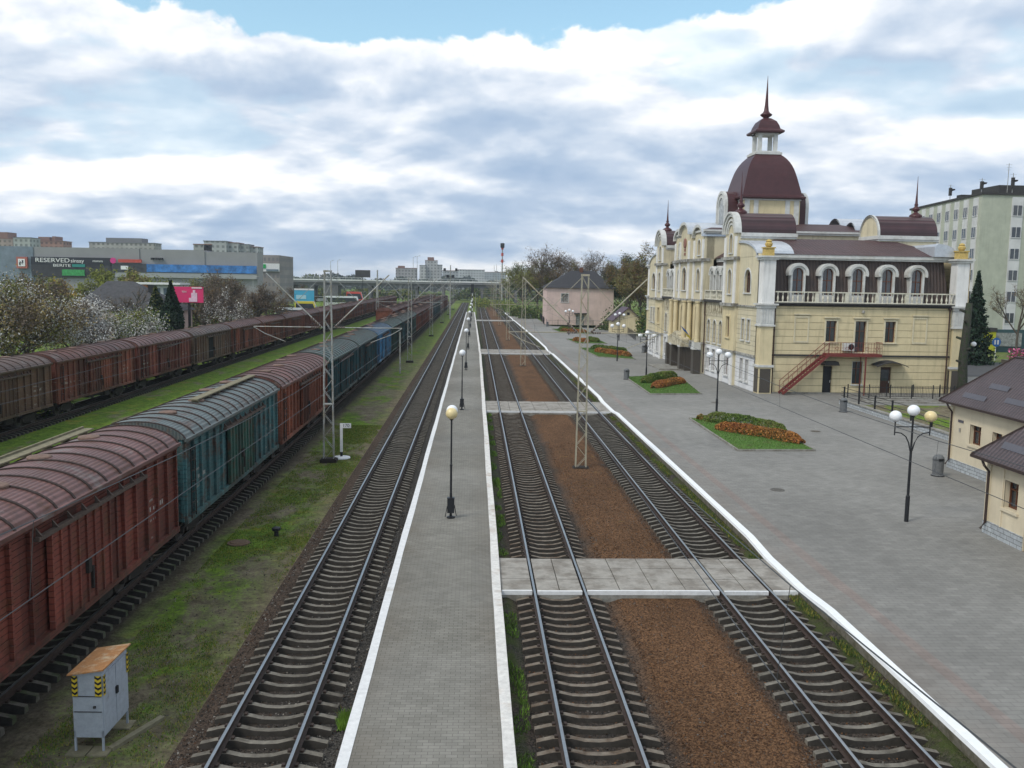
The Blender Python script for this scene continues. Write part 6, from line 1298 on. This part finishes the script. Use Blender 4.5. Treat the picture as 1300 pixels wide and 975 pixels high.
# apartment rows on the horizon
def block(px0, px1, y, Y, c, lab, n, depth=14, bumps=()):
    t = thing('distant_apartments', lab, 'apartment block', (px_(px0, Y), Y, 0), group='distant apartment blocks'); w = px_(px1, Y) - px_(px0, Y); h = zy((px0 + px1) / 2, y, Y); q = MB(); q.box(0, w, 0, depth, 0, h); m_ = m_facade('block_%d' % n, c, tuple(v * .45 for v in c), 3.2, 3., .5, .5); q.build('wall', m_, t)
    q = MB(); q.box(-.3, w + .3, -.3, depth + .3, h, h + .5)
    for a, b, e in bumps: q.box(w * a, w * b, 1, depth - 1, h + .5, h + .5 + e)
    q.build('roof', mat('block_roof_%d' % (n % 2), ((.20, .11, .085), (.16, .16, .17))[n % 2], .9, .1), t)
BL = [(-12, 22, 305, 620, (.30, .24, .20), 'brick and cream block at the far left above the mall', ((.5, .8, 4),)), (23, 44, 304, 600, (.33, .35, .33), 'pale block left of the brick one above the sign band', ()), (50, 85, 308, 640, (.27, .15, .11), 'red brick block above the mall sign band', ((.1, .5, 2.5), (.6, .7, 3))), (118, 200, 310, 640, (.32, .31, .29), 'long cream block with brown roof above the mall middle', ((.25, .8, 3),)), (249, 272, 312, 560, (.27, .27, .26), 'low grey block above the right mall half', ()), (262, 290, 308, 560, (.36, .37, .37), 'stepped pale block over the right mall half', ()), (290, 305, 310, 565, (.32, .33, .33), 'second step of the pale block row', ()), (304, 318, 312, 570, (.34, .35, .35), 'third step of the pale block row', ()), (317, 330, 315, 575, (.32, .33, .34), 'last step of the pale block row', ()), (352, 366, 348, 640, (.34, .30, .27), 'small pale house just right of the mall', ()), (503, 529, 341, 900, (.27, .26, .27), 'wide dull block over the bridge left of the tower', ((.1, .4, 2),)), (533, 541, 337.5, 900, (.36, .36, .37), 'left shoulder of the pale tower block', ()), (540, 555, 331.5, 905, (.37, .37, .38), 'tall pale tower block over the bridge', ((.2, .7, 3),)), (555, 561, 337, 900, (.34, .34, .36), 'right shoulder of the pale tower block', ()), (562, 582, 344, 1000, (.31, .32, .35), 'long low block right of the tower', ()), (580, 615, 343, 1050, (.40, .41, .43), 'long whitish block right of the tower', ()), (612, 642, 346, 1100, (.30, .32, .35), 'bluish block at the right end of the horizon row', ()), (768, 782, 347, 620, (.30, .26, .24), 'block seen right of the pink house roof', ())]
for i, (a, b, y, Y, c, lab, bm) in enumerate(BL): block(a, b, y, Y, c, lab, i, bumps=bm)
# wooded horizon
def woods(name, px0, px1, Y, ytop, n, size, mats, lab, seed, dep=40):
    rr = np.random.default_rng(seed); x0, x1 = px_(px0, Y), px_(px1, Y); h = zy((px0 + px1) / 2, ytop, Y); u = rr.uniform(0, 1, n); x = x0 + (x1 - x0) * u; w = x1 - x0
    top = h * (.72 + .20 * np.sin(x * .09 + seed) * np.sin(x * .031 + 2) + .12 * np.sin(x * .31 + seed)); z = rr.uniform(0, 1, n) ** .6 * np.maximum(top, .5); C = np.stack([x, Y + rr.uniform(0, dep, n), z], 1)
    o = quads(name, C, size, list(mats)); tag(o, lab, 'woods', kind='stuff'); return o
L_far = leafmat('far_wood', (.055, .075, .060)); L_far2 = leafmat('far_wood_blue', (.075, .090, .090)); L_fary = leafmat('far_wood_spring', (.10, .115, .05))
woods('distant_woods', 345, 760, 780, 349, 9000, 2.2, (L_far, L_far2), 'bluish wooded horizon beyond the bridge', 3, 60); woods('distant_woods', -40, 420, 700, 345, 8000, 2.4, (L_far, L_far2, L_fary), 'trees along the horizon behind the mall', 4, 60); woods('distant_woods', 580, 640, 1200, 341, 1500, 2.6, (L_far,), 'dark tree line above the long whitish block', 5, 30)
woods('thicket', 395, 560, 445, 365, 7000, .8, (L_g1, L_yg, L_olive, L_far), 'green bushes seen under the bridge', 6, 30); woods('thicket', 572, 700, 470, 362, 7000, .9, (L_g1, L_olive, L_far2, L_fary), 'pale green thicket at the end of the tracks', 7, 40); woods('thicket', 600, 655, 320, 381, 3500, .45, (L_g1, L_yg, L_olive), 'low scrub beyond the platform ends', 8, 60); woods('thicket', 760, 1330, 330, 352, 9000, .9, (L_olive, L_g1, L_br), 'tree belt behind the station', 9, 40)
# right hand trees
for i, (px, Y, y, w, lab, ms, n, dr) in enumerate(((664, 262, 334, 12, 'yellow green leafy tree at the far end of the forecourt', (L_yg, L_olive, L_olive, L_g1), 8000, 0), (682, 250, 328, 12, 'olive tree left of the pink house', (L_olive, L_yg, L_br), 7000, 0), (700, 245, 311, 15, 'tall bare tree rising left of the pink house roof', (L_br, L_rust), 2400, 0), (722, 260, 330, 12, 'brown bare tree behind the pink house', (L_br, L_rust, L_olive), 3500, 0), (750, 262, 318, 14, 'bare round tree over the pink house ridge', (L_br,), 1800, 0), (772, 300, 336, 14, 'low tree right of the pink house ridge', (L_br, L_olive), 2500, 0), (796, 200, 322, 10, 'rusty brown tree left of the station end', (L_rust, L_olive, L_g2), 7000, 0), (812, 178, 306, 9.5, 'tall brown green birch close to the station end', (L_rust, L_olive, L_yb), 7500, .3), (800, 215, 338, 12, 'dark green tree above the yellow hut', (L_g2, L_g1, L_g2), 8000, 0), (826, 185, 322, 9, 'green tree just behind the station far corner', (L_olive, L_g1), 6000, .2), (838, 230, 345, 16, 'dark tree between hut and station', (L_g2, L_olive), 6000, 0))): tree('roadside_tree', px_(px, Y), Y, -.3, zy(px, y, Y) + .3, w * .85, lab, leaves=ms, n=int(n * 1.8), size=.20, seed=100 + i, clump=1.3, droop=dr, crown0=.22, thick=.42)
for i, (px, Y, rr_, h, lab) in enumerate(((655, 255, 5, 4, 'green shrub at the foot of the yellow green tree'), (672, 240, 5, 4.5, 'green shrub left of the forecourt fence'), (770, 212, 5, 6, 'dark shrub between the pink house and the hut'), (820, 165, 3, 6.5, 'dark ivy green shrub beside the hut'), (790, 185, 6, 5.5, 'dark shrub behind the hut roof'))): bush('bush', px_(px, Y), Y, 0, rr_, 4, h, lab, (L_g1, L_g2, L_olive), 3500, .25, 80 + i)

# bridge
def bridge():
    Y = 430; x0, x1 = px_(318, Y), px_(700, Y); t = thing('road_bridge', 'long grey road bridge crossing all the tracks in the distance', 'bridge', (0, Y, 0)); zt = 9.95
    q = MB(); q.box(x0, x1, 0, 12, 8.3, 9.3); q.build('deck', M_bridge, t); q = MB()
    for k in range(5): q.box(x0, x1, 1 + k * 2.4, 1.5 + k * 2.4, 6.9, 8.3)
    q.build('girders', M_bridged, t); q = MB(); q.box(x0, x1, -.25, 0, 9.2, 9.8); q.build('fascia', M_white, t)
    q = MB()
    for k in range(int((x1 - x0) / 3)): q.box(x0 + k * 3, x0 + k * 3 + .12, -.2, -.1, 9.8, 10.7)
    q.bar((x0, -.15, 10.7), (x1, -.15, 10.7), .12); q.build('parapet_rail', M_white, t)
    for px in (345, 372, 398, 423, 470, 529, 563, 612, 655):
        for d in (1.5, 6, 10.5): q = MB(); q.box(px_(px, Y) - .6, px_(px, Y) + .6, d - .6, d + .6, -1, 6.9); q.build('pier', M_bridged, t)
        q = MB(); q.box(px_(px, Y) - .8, px_(px, Y) + .8, .3, 11.7, 6.2, 6.92); q.build('pier_cap', M_bridged, t)
    q = MB(); q.box(px_(412, Y), px_(430, Y), .5, 11, -1, 6.9); q.build('abutment', M_bridged, t)
M_bridge = mat('bridge_concrete', (.22, .22, .23), .9, .15, .3); M_bridged = mat('bridge_girder_concrete', (.12, .12, .125), .9, .2, .3); bridge()
def tall_pole(px, Y, y, lab, name='lamp_post', lamps=0, r=.12, z0=0, arm=0, cat='lamp post', bands=False):
    t = thing(name, lab, cat, (px_(px, Y), Y, z0)); h = zy(px, y, Y) - z0; q = MB(); q.tube([(0, 0, 0), (0, 0, h)], [r, r * .6], 6); q.build('pole', M_galv, t)
    if arm: q = MB(); q.tube([(0, 0, h - .2), (arm, 0, h + .3)], .06, 5); q.box(arm - .4, arm + .4, -.15, .15, h + .2, h + .35); q.build('lamp_head', M_galv, t)
    if lamps:
        q = MB(); q.bar((-1.6, 0, h - 1.6), (1.6, 0, h - 1.6), .12); q.bar((-1.6, 0, h - 3.2), (1.6, 0, h - 3.2), .12); q.build('crossbar', M_galv, t)
        for k in range(lamps): q = MB(); a = (-1.5, 1.5, -.7, .7)[k % 4]; q.box(a - .3, a + .3, -.5, .2, h - 1.5 - 1.7 * (k // 2), h - .8 - 1.7 * (k // 2)); q.build('floodlight', M_black, t)
    if bands:
        for k in range(3): q = MB(); q.lathe([(r + .15, 0), (r + .15, 1.4)], (0, 0, h - 2 - k * 3.), 8); q.build('red_band', mat('band_red', (.42, .06, .04), .6, .1), t)
        q = MB(); q.lathe([(.9, 0), (1.0, .3), (1.0, 1.9), (.8, 2.1)], (0, 0, h - 1.2), 10); q.build('antenna_head', M_black, t)
        q = MB(); q.box(-1.2, 1.2, -.1, .1, h * .72, h * .72 + .25); q.build('crossbar', M_galv, t)
tall_pole(572, 235, 337, 'tall floodlight pole left of the tracks', 'floodlight_mast', 4, .22, 0, cat='floodlight mast'); tall_pole(637, 420, 312, 'tallest mast with red bands and dark antenna head', 'antenna_mast', 0, .45, 0, cat='antenna mast', bands=True)
for px, Y, y, lab in ((421, 436, 332, 'left street lamp of the pair on the bridge'), (430, 436, 331, 'right street lamp of the pair on the bridge'), (525, 436, 327, 'left street lamp above the dull block on the bridge'), (530, 436, 326, 'right street lamp above the dull block on the bridge'), (627, 400, 337, 'thin pole left of the tallest mast'), (630, 390, 336, 'second thin pole left of the tallest mast'), (642, 350, 340, 'thin pole right of the tallest mast')): tall_pole(px, Y, y, lab, arm=1.2 if Y == 436 else 0, r=.15)
tall_pole(508.7, 93.6, 421, 'short grey post on the left verge before the second lattice mast', 'grey_post', r=.1, cat='post'); tall_pole(338, 240, 365, 'yellowish street pole beside the parked vans', r=.12); tall_pole(323, 262, 352, 'street lamp left of the bridge end', r=.12, arm=1.4); tall_pole(480, 380, 343, 'dark chimney pole behind the bridge', r=.5); tall_pole(604, 300, 371, 'pole with a dark signal head at the platform end', 'signal_pole', r=.12, cat='signal')
q = MB(); 
t = thing('track_signal', 'black and white striped signal post at the end of the middle platform', 'signal', (-.75, 286, -.3))
for k in range(8): q = MB(); q.lathe([(.16, 0), (.16, .8)], (0, 0, k * .8), 8); q.build('stripe', M_white if k % 2 else M_black, t)
q = MB(); q.box(-.45, .45, -.3, .1, 6.4, 9.2); q.build('signal_head', M_black, t)
def billboard(px0, px1, y0, y1, Y, m_, lab, art=(), words=None, legs=1):
    t = thing('billboard', lab, 'billboard', (0, Y, 0)); x0, x1 = px_(px0, Y), px_(px1, Y); z0, z1 = zy(px0, y1, Y), zy(px0, y0, Y); q = MB(); q.box(x0, x1, -.15, .15, z0, z1); f = q.build('panel', m_, t)
    q = MB(); xm = (x0 + x1) / 2; q.box(xm - .15, xm + .15, 0, .3, GL, z0); q.build('post', M_black, t)
    for i, (a, b, c, d, mm) in enumerate(art): q = MB(); w, h = x1 - x0, z1 - z0; q.box(x0 + w * a, x0 + w * b, -.2 - .01 * i, -.15, z0 + h * c, z0 + h * d); q.build('picture_patch', mm, f)
    if words: text(words, (z1 - z0) * .16, Matrix.Translation((x0 + (x1 - x0) * .36, -.2, z0 + (z1 - z0) * .68)) @ Matrix.Rotation(R(90), 4, 'X'), M_white, f, .01)
M_pinkp = mat('poster_pink', (.62, .035, .14), .5, .05, .5); M_pinkl = mat('poster_pale_pink', (.70, .48, .58), .5, .2, 2.); billboard(223, 260, 363.5, 383, 127, M_pinkp, 'bright pink billboard right of the thujas', ((.60, .80, .05, .62, M_pinkl), (.52, .74, .05, .30, M_pinkl), (.62, .97, .90, .97, M_white), (.66, .74, .55, .8, M_pinkl)), 'TEN')
billboard(375, 400, 366, 382, 230, mat('poster_blue', (.06, .34, .52), .5, .1, .5), 'light blue billboard near the bridge end', ((.1, .6, .2, .5, mat('poster_light', (.35, .55, .62), .5, .1)), (.0, 1., .88, 1., M_white))); billboard(452, 471, 343, 352, 425, M_slate, 'dark billboard standing above the bridge parapet', ((.1, .9, .2, .5, M_slater),)); billboard(322, 345, 372, 392, 235, m_facade('pavilion', (.16, .20, .24), (.06, .07, .09), 1.6, 6., .5, .8), 'grey blue pavilion with columns beside the vans')  # the last panel stands in for a pavilion building, not a billboard
# vehicles
def van(x, y, rz, c, lab, L=4.8, h=1.9, name='parked_van', cat='van'):
    t = thing(name, lab, cat, (x, y, GL), rz); P = [(-L / 2, .35), (-L / 2, 1.0), (-L / 2 + .15, h), (L / 2 - 1.6, h), (L / 2 - .8, h * .62), (L / 2 - .05, h * .52), (L / 2, .35)]; q = MB(); q.prism(P, 'y', -.9, .9); q.build('body', mat('car_paint_' + c[0], c[1], .35, .03, spec=.6), t)
    q = MB()
    for s_ in (-1, 1): q.prism([(-L / 2 + .3, h * .6), (-L / 2 + .35, h * .9), (L / 2 - 1.7, h * .9), (L / 2 - 1.05, h * .62)], 'y', s_ * .91 - .01, s_ * .91 + .01)
    q.build('window', M_glass, t); q = MB(); q.poly([(L / 2 - 1.58, -.78, h * .97), (L / 2 - 1.58, .78, h * .97), (L / 2 - .78, .8, h * .64), (L / 2 - .78, -.8, h * .64)]); q.build('windscreen', M_glass, t)
    for sx in (-1, 1):
        for s_ in (-1, 1): q = MB(); q.T = Matrix.Translation((sx * L * .31, s_ * .82, .33)) @ Matrix.Rotation(R(90), 4, 'X'); q.lathe([(.33, -.1), (.33, .1), (.2, .11), (.05, .11)], (0, 0, 0), 14); q.build('wheel', M_black, t)
    for s_ in (-1, 1): q = MB(); q.box(L / 2 - .04, L / 2 + .03, s_ * .7 - .15, s_ * .7 + .15, .7, .9); q.build('headlight', M_white, t)
WP, GP, YP, RP_ = ('white', (.62, .64, .66)), ('green', (.30, .42, .20)), ('yellow', (.55, .45, .03)), ('red', (.50, .05, .03))
van(px_(345, 176), 176, R(8), WP, 'white van with rounded roof left of the green car', 6.0, 3.2); van(px_(372, 196), 196, R(10), WP, 'white minibus behind the far train', 7.5, 4.4); van(px_(358, 190), 190, R(5), GP, 'pale green car beside the white minibus', 4.6, 3.4, 'parked_car', 'car'); van(px_(392, 215), 215, R(0), YP, 'yellow truck right of the minibus', 6, 5.4, 'parked_truck', 'truck'); van(px_(437, 300), 300, R(0), WP, 'white lorry under the bridge end', 12, 5.2, 'parked_truck', 'truck'); van(px_(453, 310), 310, R(0), RP_, 'red truck beside the white lorry', 6.5, 6.6, 'parked_truck', 'truck'); van(px_(405, 430), 436, R(0), WP, 'white van driving on the bridge', 6, 2.6)
bpy.data.objects[-1] if False else None

# ------------------------------------------------------------------ things on the near verge
t = thing('relay_cabinet', 'grey metal relay cabinet with rusty lid and hazard striped corners', 'cabinet', (-8.0, 18.95, -.38), R(-2))
M_cab = mat('cabinet_grey', (.33, .36, .40), .55, .14, 3., col2=(.22, .21, .2), mix=(.6, .75)); M_lid = mat('cabinet_rust', (.34, .165, .065), .8, .25, 5., col2=(.45, .36, .24), mix=(.5, .7)); M_hz = mat('hazard_yellow', (.55, .40, .03), .6, .15, 5.)
q = MB(); q.prism([(-.31, .30), (.31, .30), (.31, 1.78), (-.31, 1.68)], 'y', -.62, .62); q.build('body', M_cab, t)
q = MB(); q.prism([(-.38, 1.68), (.38, 1.80), (.38, 1.83), (-.38, 1.71)], 'y', -.70, .70); q.build('lid', M_lid, t)
for sx in (-1, 1):
    for sy in (-1, 1): q = MB(); q.box(sx * .29 - .02, sx * .29 + .02, sy * .60 - .02, sy * .60 + .02, 0, .45); q.build('leg', M_cab, t)
for k, (a, b) in enumerate(((-.60, -.01), (.01, .60))):
    q = MB(); q.box(.31, .33, a, b, .36, 1.66); o = q.build('door', M_cab, t); q = MB(); q.box(.33, .37, -.04 if k == 0 else .01, -.01 if k == 0 else .04, 1.0, 1.16); q.build('handle', M_black, o)
q = MB(); q.box(-.29, .29, -.635, -.62, 1.20, 1.215); q.box(-.29, .29, -.635, -.62, .86, .875); q.box(.12, .17, -.65, -.62, .95, 1.0); q.build('panel_seam', M_slate, t)
for (x, y, dx, dy) in ((-.31, -.64, .12, 0), (.17, -.64, .14, 0), (.34, -.62, 0, .10), (.34, .52, 0, .10)):
    q = MB(); f = .004; h0, h1 = 1.22, 1.66
    if dx: q.box(x, x + dx, y - f, y, h0, h1)
    else: q.box(x, x + f, y, y + dy, h0, h1)
    pl = q.build('hazard_plate', M_hz, t); q = MB()
    for k in range(4):
        z = h0 + .02 + k * .11
        for s_ in (0, 1):
            if dx: a, b = x + s_ * dx / 2, x + (s_ + 1) * dx / 2; za, zb = (z, z + .045) if s_ == 0 else (z + .045, z); za, zb = (z + .045, z) if s_ == 0 else (z, z + .045); q.poly([(a, y - 2 * f, za), (b, y - 2 * f, zb), (b, y - 2 * f, zb + .05), (a, y - 2 * f, za + .05)])
            else: a, b = y + s_ * dy / 2, y + (s_ + 1) * dy / 2; za, zb = (z + .045, z) if s_ == 0 else (z, z + .045); q.poly([(x + 2 * f, a, za), (x + 2 * f, b, zb), (x + 2 * f, b, zb + .05), (x + 2 * f, a, za + .05)])
    q.build('hazard_stripes', M_black, pl)
for k in range(2):
    for ya in (-.80, .35): q = MB(); q.box(-.44 + k * .45, -.02 + k * .45, ya, ya + .4, -.08, .0); q.build('concrete_footing', M_plank, t)
t = thing('kilometre_sign', 'white kilometre post marked 170 on a round whitewashed base', 'sign', (-7.42, 50.3, -.40)); q = MB(); q.lathe([(.50, 0), (.48, .06), (.1, .10)], (0, 0, 0), 20); q.build('base', M_white, t); q = MB(); q.lathe([(.07, .08), (.07, .35)], (0, 0, 0), 8); q.build('foot', M_black, t); q = MB(); q.box(-.07, .07, -.05, .05, .35, 1.95); q.build('post', M_white, t); q = MB(); q.box(-.07, .55, -.06, -.03, 1.72, 1.99); o = q.build('plate', M_white, t)
text('170', .26, Matrix.Translation((.27, -.064, 1.855)) @ Matrix.Rotation(R(90), 4, 'X'), M_black, o, .002)
q = MB(); q.lathe([(.42, 0), (.42, .06), (.33, .07), (.3, .10), (.05, .11)], (-8.85, 33.6, -.43), 18); tag(q.build('manhole_cover', mat('manhole_rust', (.13, .085, .055), .85, .3, 5.)), 'round rusty manhole cover on the grass verge', 'manhole')
q = MB(); q.lathe([(.10, 0), (.08, .22), (.17, .26), (.17, .36), (.05, .4)], (-7.65, 34.6, -.43), 10); tag(q.build('ground_marker', M_black), 'small dark iron marker stub on the verge right of the manhole', 'marker')
q = MB(); q.bar((-7.62, 18.4, -.38), (-7.0, 19.8, -.38), .14, .08); tag(q.build('plank', M_plank), 'short weathered plank lying beside the relay cabinet', 'plank')
# grass and weeds
def gn(p, s, o=0.): return noise.noise(Vector((p[0] * s + o, p[1] * s * .6, o)))
gr = blades('grass', [(-9.3, 15), (-6.3, 15), (-6.3, 62), (-9.6, 62)], 1500, .05, [L_g1, leafmat('grass_fresh', (.12, .22, .025)), leafmat('grass_yellow', (.25, .23, .04))], -.42, cond=lambda p: gn(p, .33) + .5 * gn(p, 1.3, 9) + .4 * gn(p, 4., 3) + random.uniform(-.35, .3) > .08, w=.010); tag(gr, 'patchy green and yellowish grass on the verge beside the wagons', 'grass', kind='stuff')
gr = blades('weeds', [(.97, 15), (1.35, 15), (1.35, 70), (.97, 70)], 420, .11, [L_g1, leafmat('grass_fresh', (.12, .22, .025))], -.23, cond=lambda p: gn(p, .9, 3) > .02, w=.016); tag(gr, 'weeds growing along the rusty kerb of the middle platform', 'weeds', kind='stuff')
gr = blades('weeds', [(10.05, 15), (10.38, 15), (10.38, 90), (10.05, 90)], 900, .09, [L_g1, L_g1, leafmat('grass_yellow', (.25, .23, .04)), L_g2, L_olive], -.16, cond=lambda p: gn(p, .7, 5) > -.1, w=.016); tag(gr, 'weeds growing at the foot of the white platform edge', 'weeds', kind='stuff')
tu = blades('grass_tuft', [(-2.95, 19.1), (-2.66, 19.1), (-2.66, 19.8), (-2.95, 19.8)], 2600, .2, [leafmat('grass_fresh', (.12, .22, .025))], BZ, w=.012); tag(tu, 'bright green tuft beside the left platform kerb near the camera', 'grass tuft')
# bird
t = MB(); t.bar((0, 0, 0), (.28, 0, .03), .07, .06); t.poly([(.1, 0, .03), (.2, 0, .03), (.22, .35, .16), (.12, .3, .14)]); t.poly([(.1, 0, .03), (.2, 0, .03), (.22, -.35, .1), (.12, -.3, .1)]); o = t.build('bird', M_black); o.location = (px_(943, 60), 60, zy(943, 176, 60)); tag(o, 'small dark bird flying left of the lantern', 'bird')

for k, (x, y, lab) in enumerate(((22.5, 57.5, 'round iron drain cover on the forecourt beside the nearest lawn bed'), (14.2, 40.5, 'round iron drain cover on the forecourt near the platform edge'), (19.6, 71.5, 'round iron drain cover between the two nearest lawn beds'))): q = MB(); q.lathe([(.33, 0), (.33, .012), (.30, .014)], (x, y, PZ), 18); tag(q.build('drain_cover', M_granite), lab, 'drain cover')

# thin spring air that fades the town
hz_ = MB(); hz_.box(-1600, 1600, -90, 3600, -2.2, 48); ho = tag(hz_.build('haze', []), kind='stuff')
hm = bpy.data.materials.new('haze'); hm.use_nodes = True; hm.node_tree.nodes.clear(); pv = hm.node_tree.nodes.new('ShaderNodeVolumePrincipled'); pv.inputs['Color'].default_value = (.80, .88, .97, 1); pv.inputs['Density'].default_value = .0002; pv.inputs['Anisotropy'].default_value = .2
om = hm.node_tree.nodes.new('ShaderNodeOutputMaterial'); hm.node_tree.links.new(pv.outputs[0], om.inputs['Volume']); ho.data.materials.append(hm)

woods('thicket', 95, 326, 150, 386, 16000, .28, (L_br, L_olive, L_rust, L_g1), 'brown and olive garden thicket behind the farthest train', 12, 14); woods('thicket', 60, 352, 205, 372, 12000, .38, (L_br, L_olive, L_yg, L_g2), 'garden trees and bushes between the thicket and the mall', 13, 20)

# loose stones of the track bed and verge
ST_D, ST_G, ST_L, ST_B, ST_B2 = mat('stone_dark', (.03, .028, .026), .95, .3, 9.), mat('stone_grey', (.11, .10, .09), .95, .3, 9.), mat('stone_light', (.24, .22, .19), .95, .2, 9.), mat('stone_brown', (.15, .075, .036), .95, .3, 9.), mat('stone_dark_brown', (.06, .03, .016), .95, .3, 9.)
def stones(x0, x1, y0, y1, z, dens, size, mats, lab):
    n = int((x1 - x0) * (y1 - y0) * dens); y = y0 + (y1 - y0) * rng.uniform(0, 1, n) ** 1.35; C = np.stack([rng.uniform(x0, x1, n), y, np.full(n, z) + rng.uniform(-.01, .02, n)], 1); tag(quads('stones', C, size, mats, aspect=1.15), lab, 'stones', kind='stuff')
stones(-6.2, -2.68, 14, 40, BZ, 120, .05, [ST_D, ST_G, ST_D, ST_G, ST_L, ST_B2], 'crushed stones around the left track')
stones(1.45, 4.4, 14, 40, BZ, 120, .05, [ST_D, ST_G, ST_D, ST_B2, ST_G, ST_B], 'crushed stones around the middle track')
stones(7.2, 9.95, 14, 40, BZ, 120, .05, [ST_D, ST_G, ST_D, ST_B2, ST_G, ST_B], 'crushed stones around the right track')
stones(4.5, 7.2, 14, 27.1, -.245, 260, .042, [ST_B, ST_B2, ST_B, ST_B2, ST_B2, ST_B, ST_G], 'loose brown gravel between the tracks near the camera'); stones(4.5, 7.2, 30.8, 55, -.245, 150, .045, [ST_B, ST_B2, ST_B, ST_B2, ST_G], 'loose brown gravel beyond the nearest crossing')
stones(-9.4, -6.2, 14, 45, -.415, 14, .045, [ST_G, ST_L, ST_B2, ST_D], 'scattered pebbles on the grass verge')
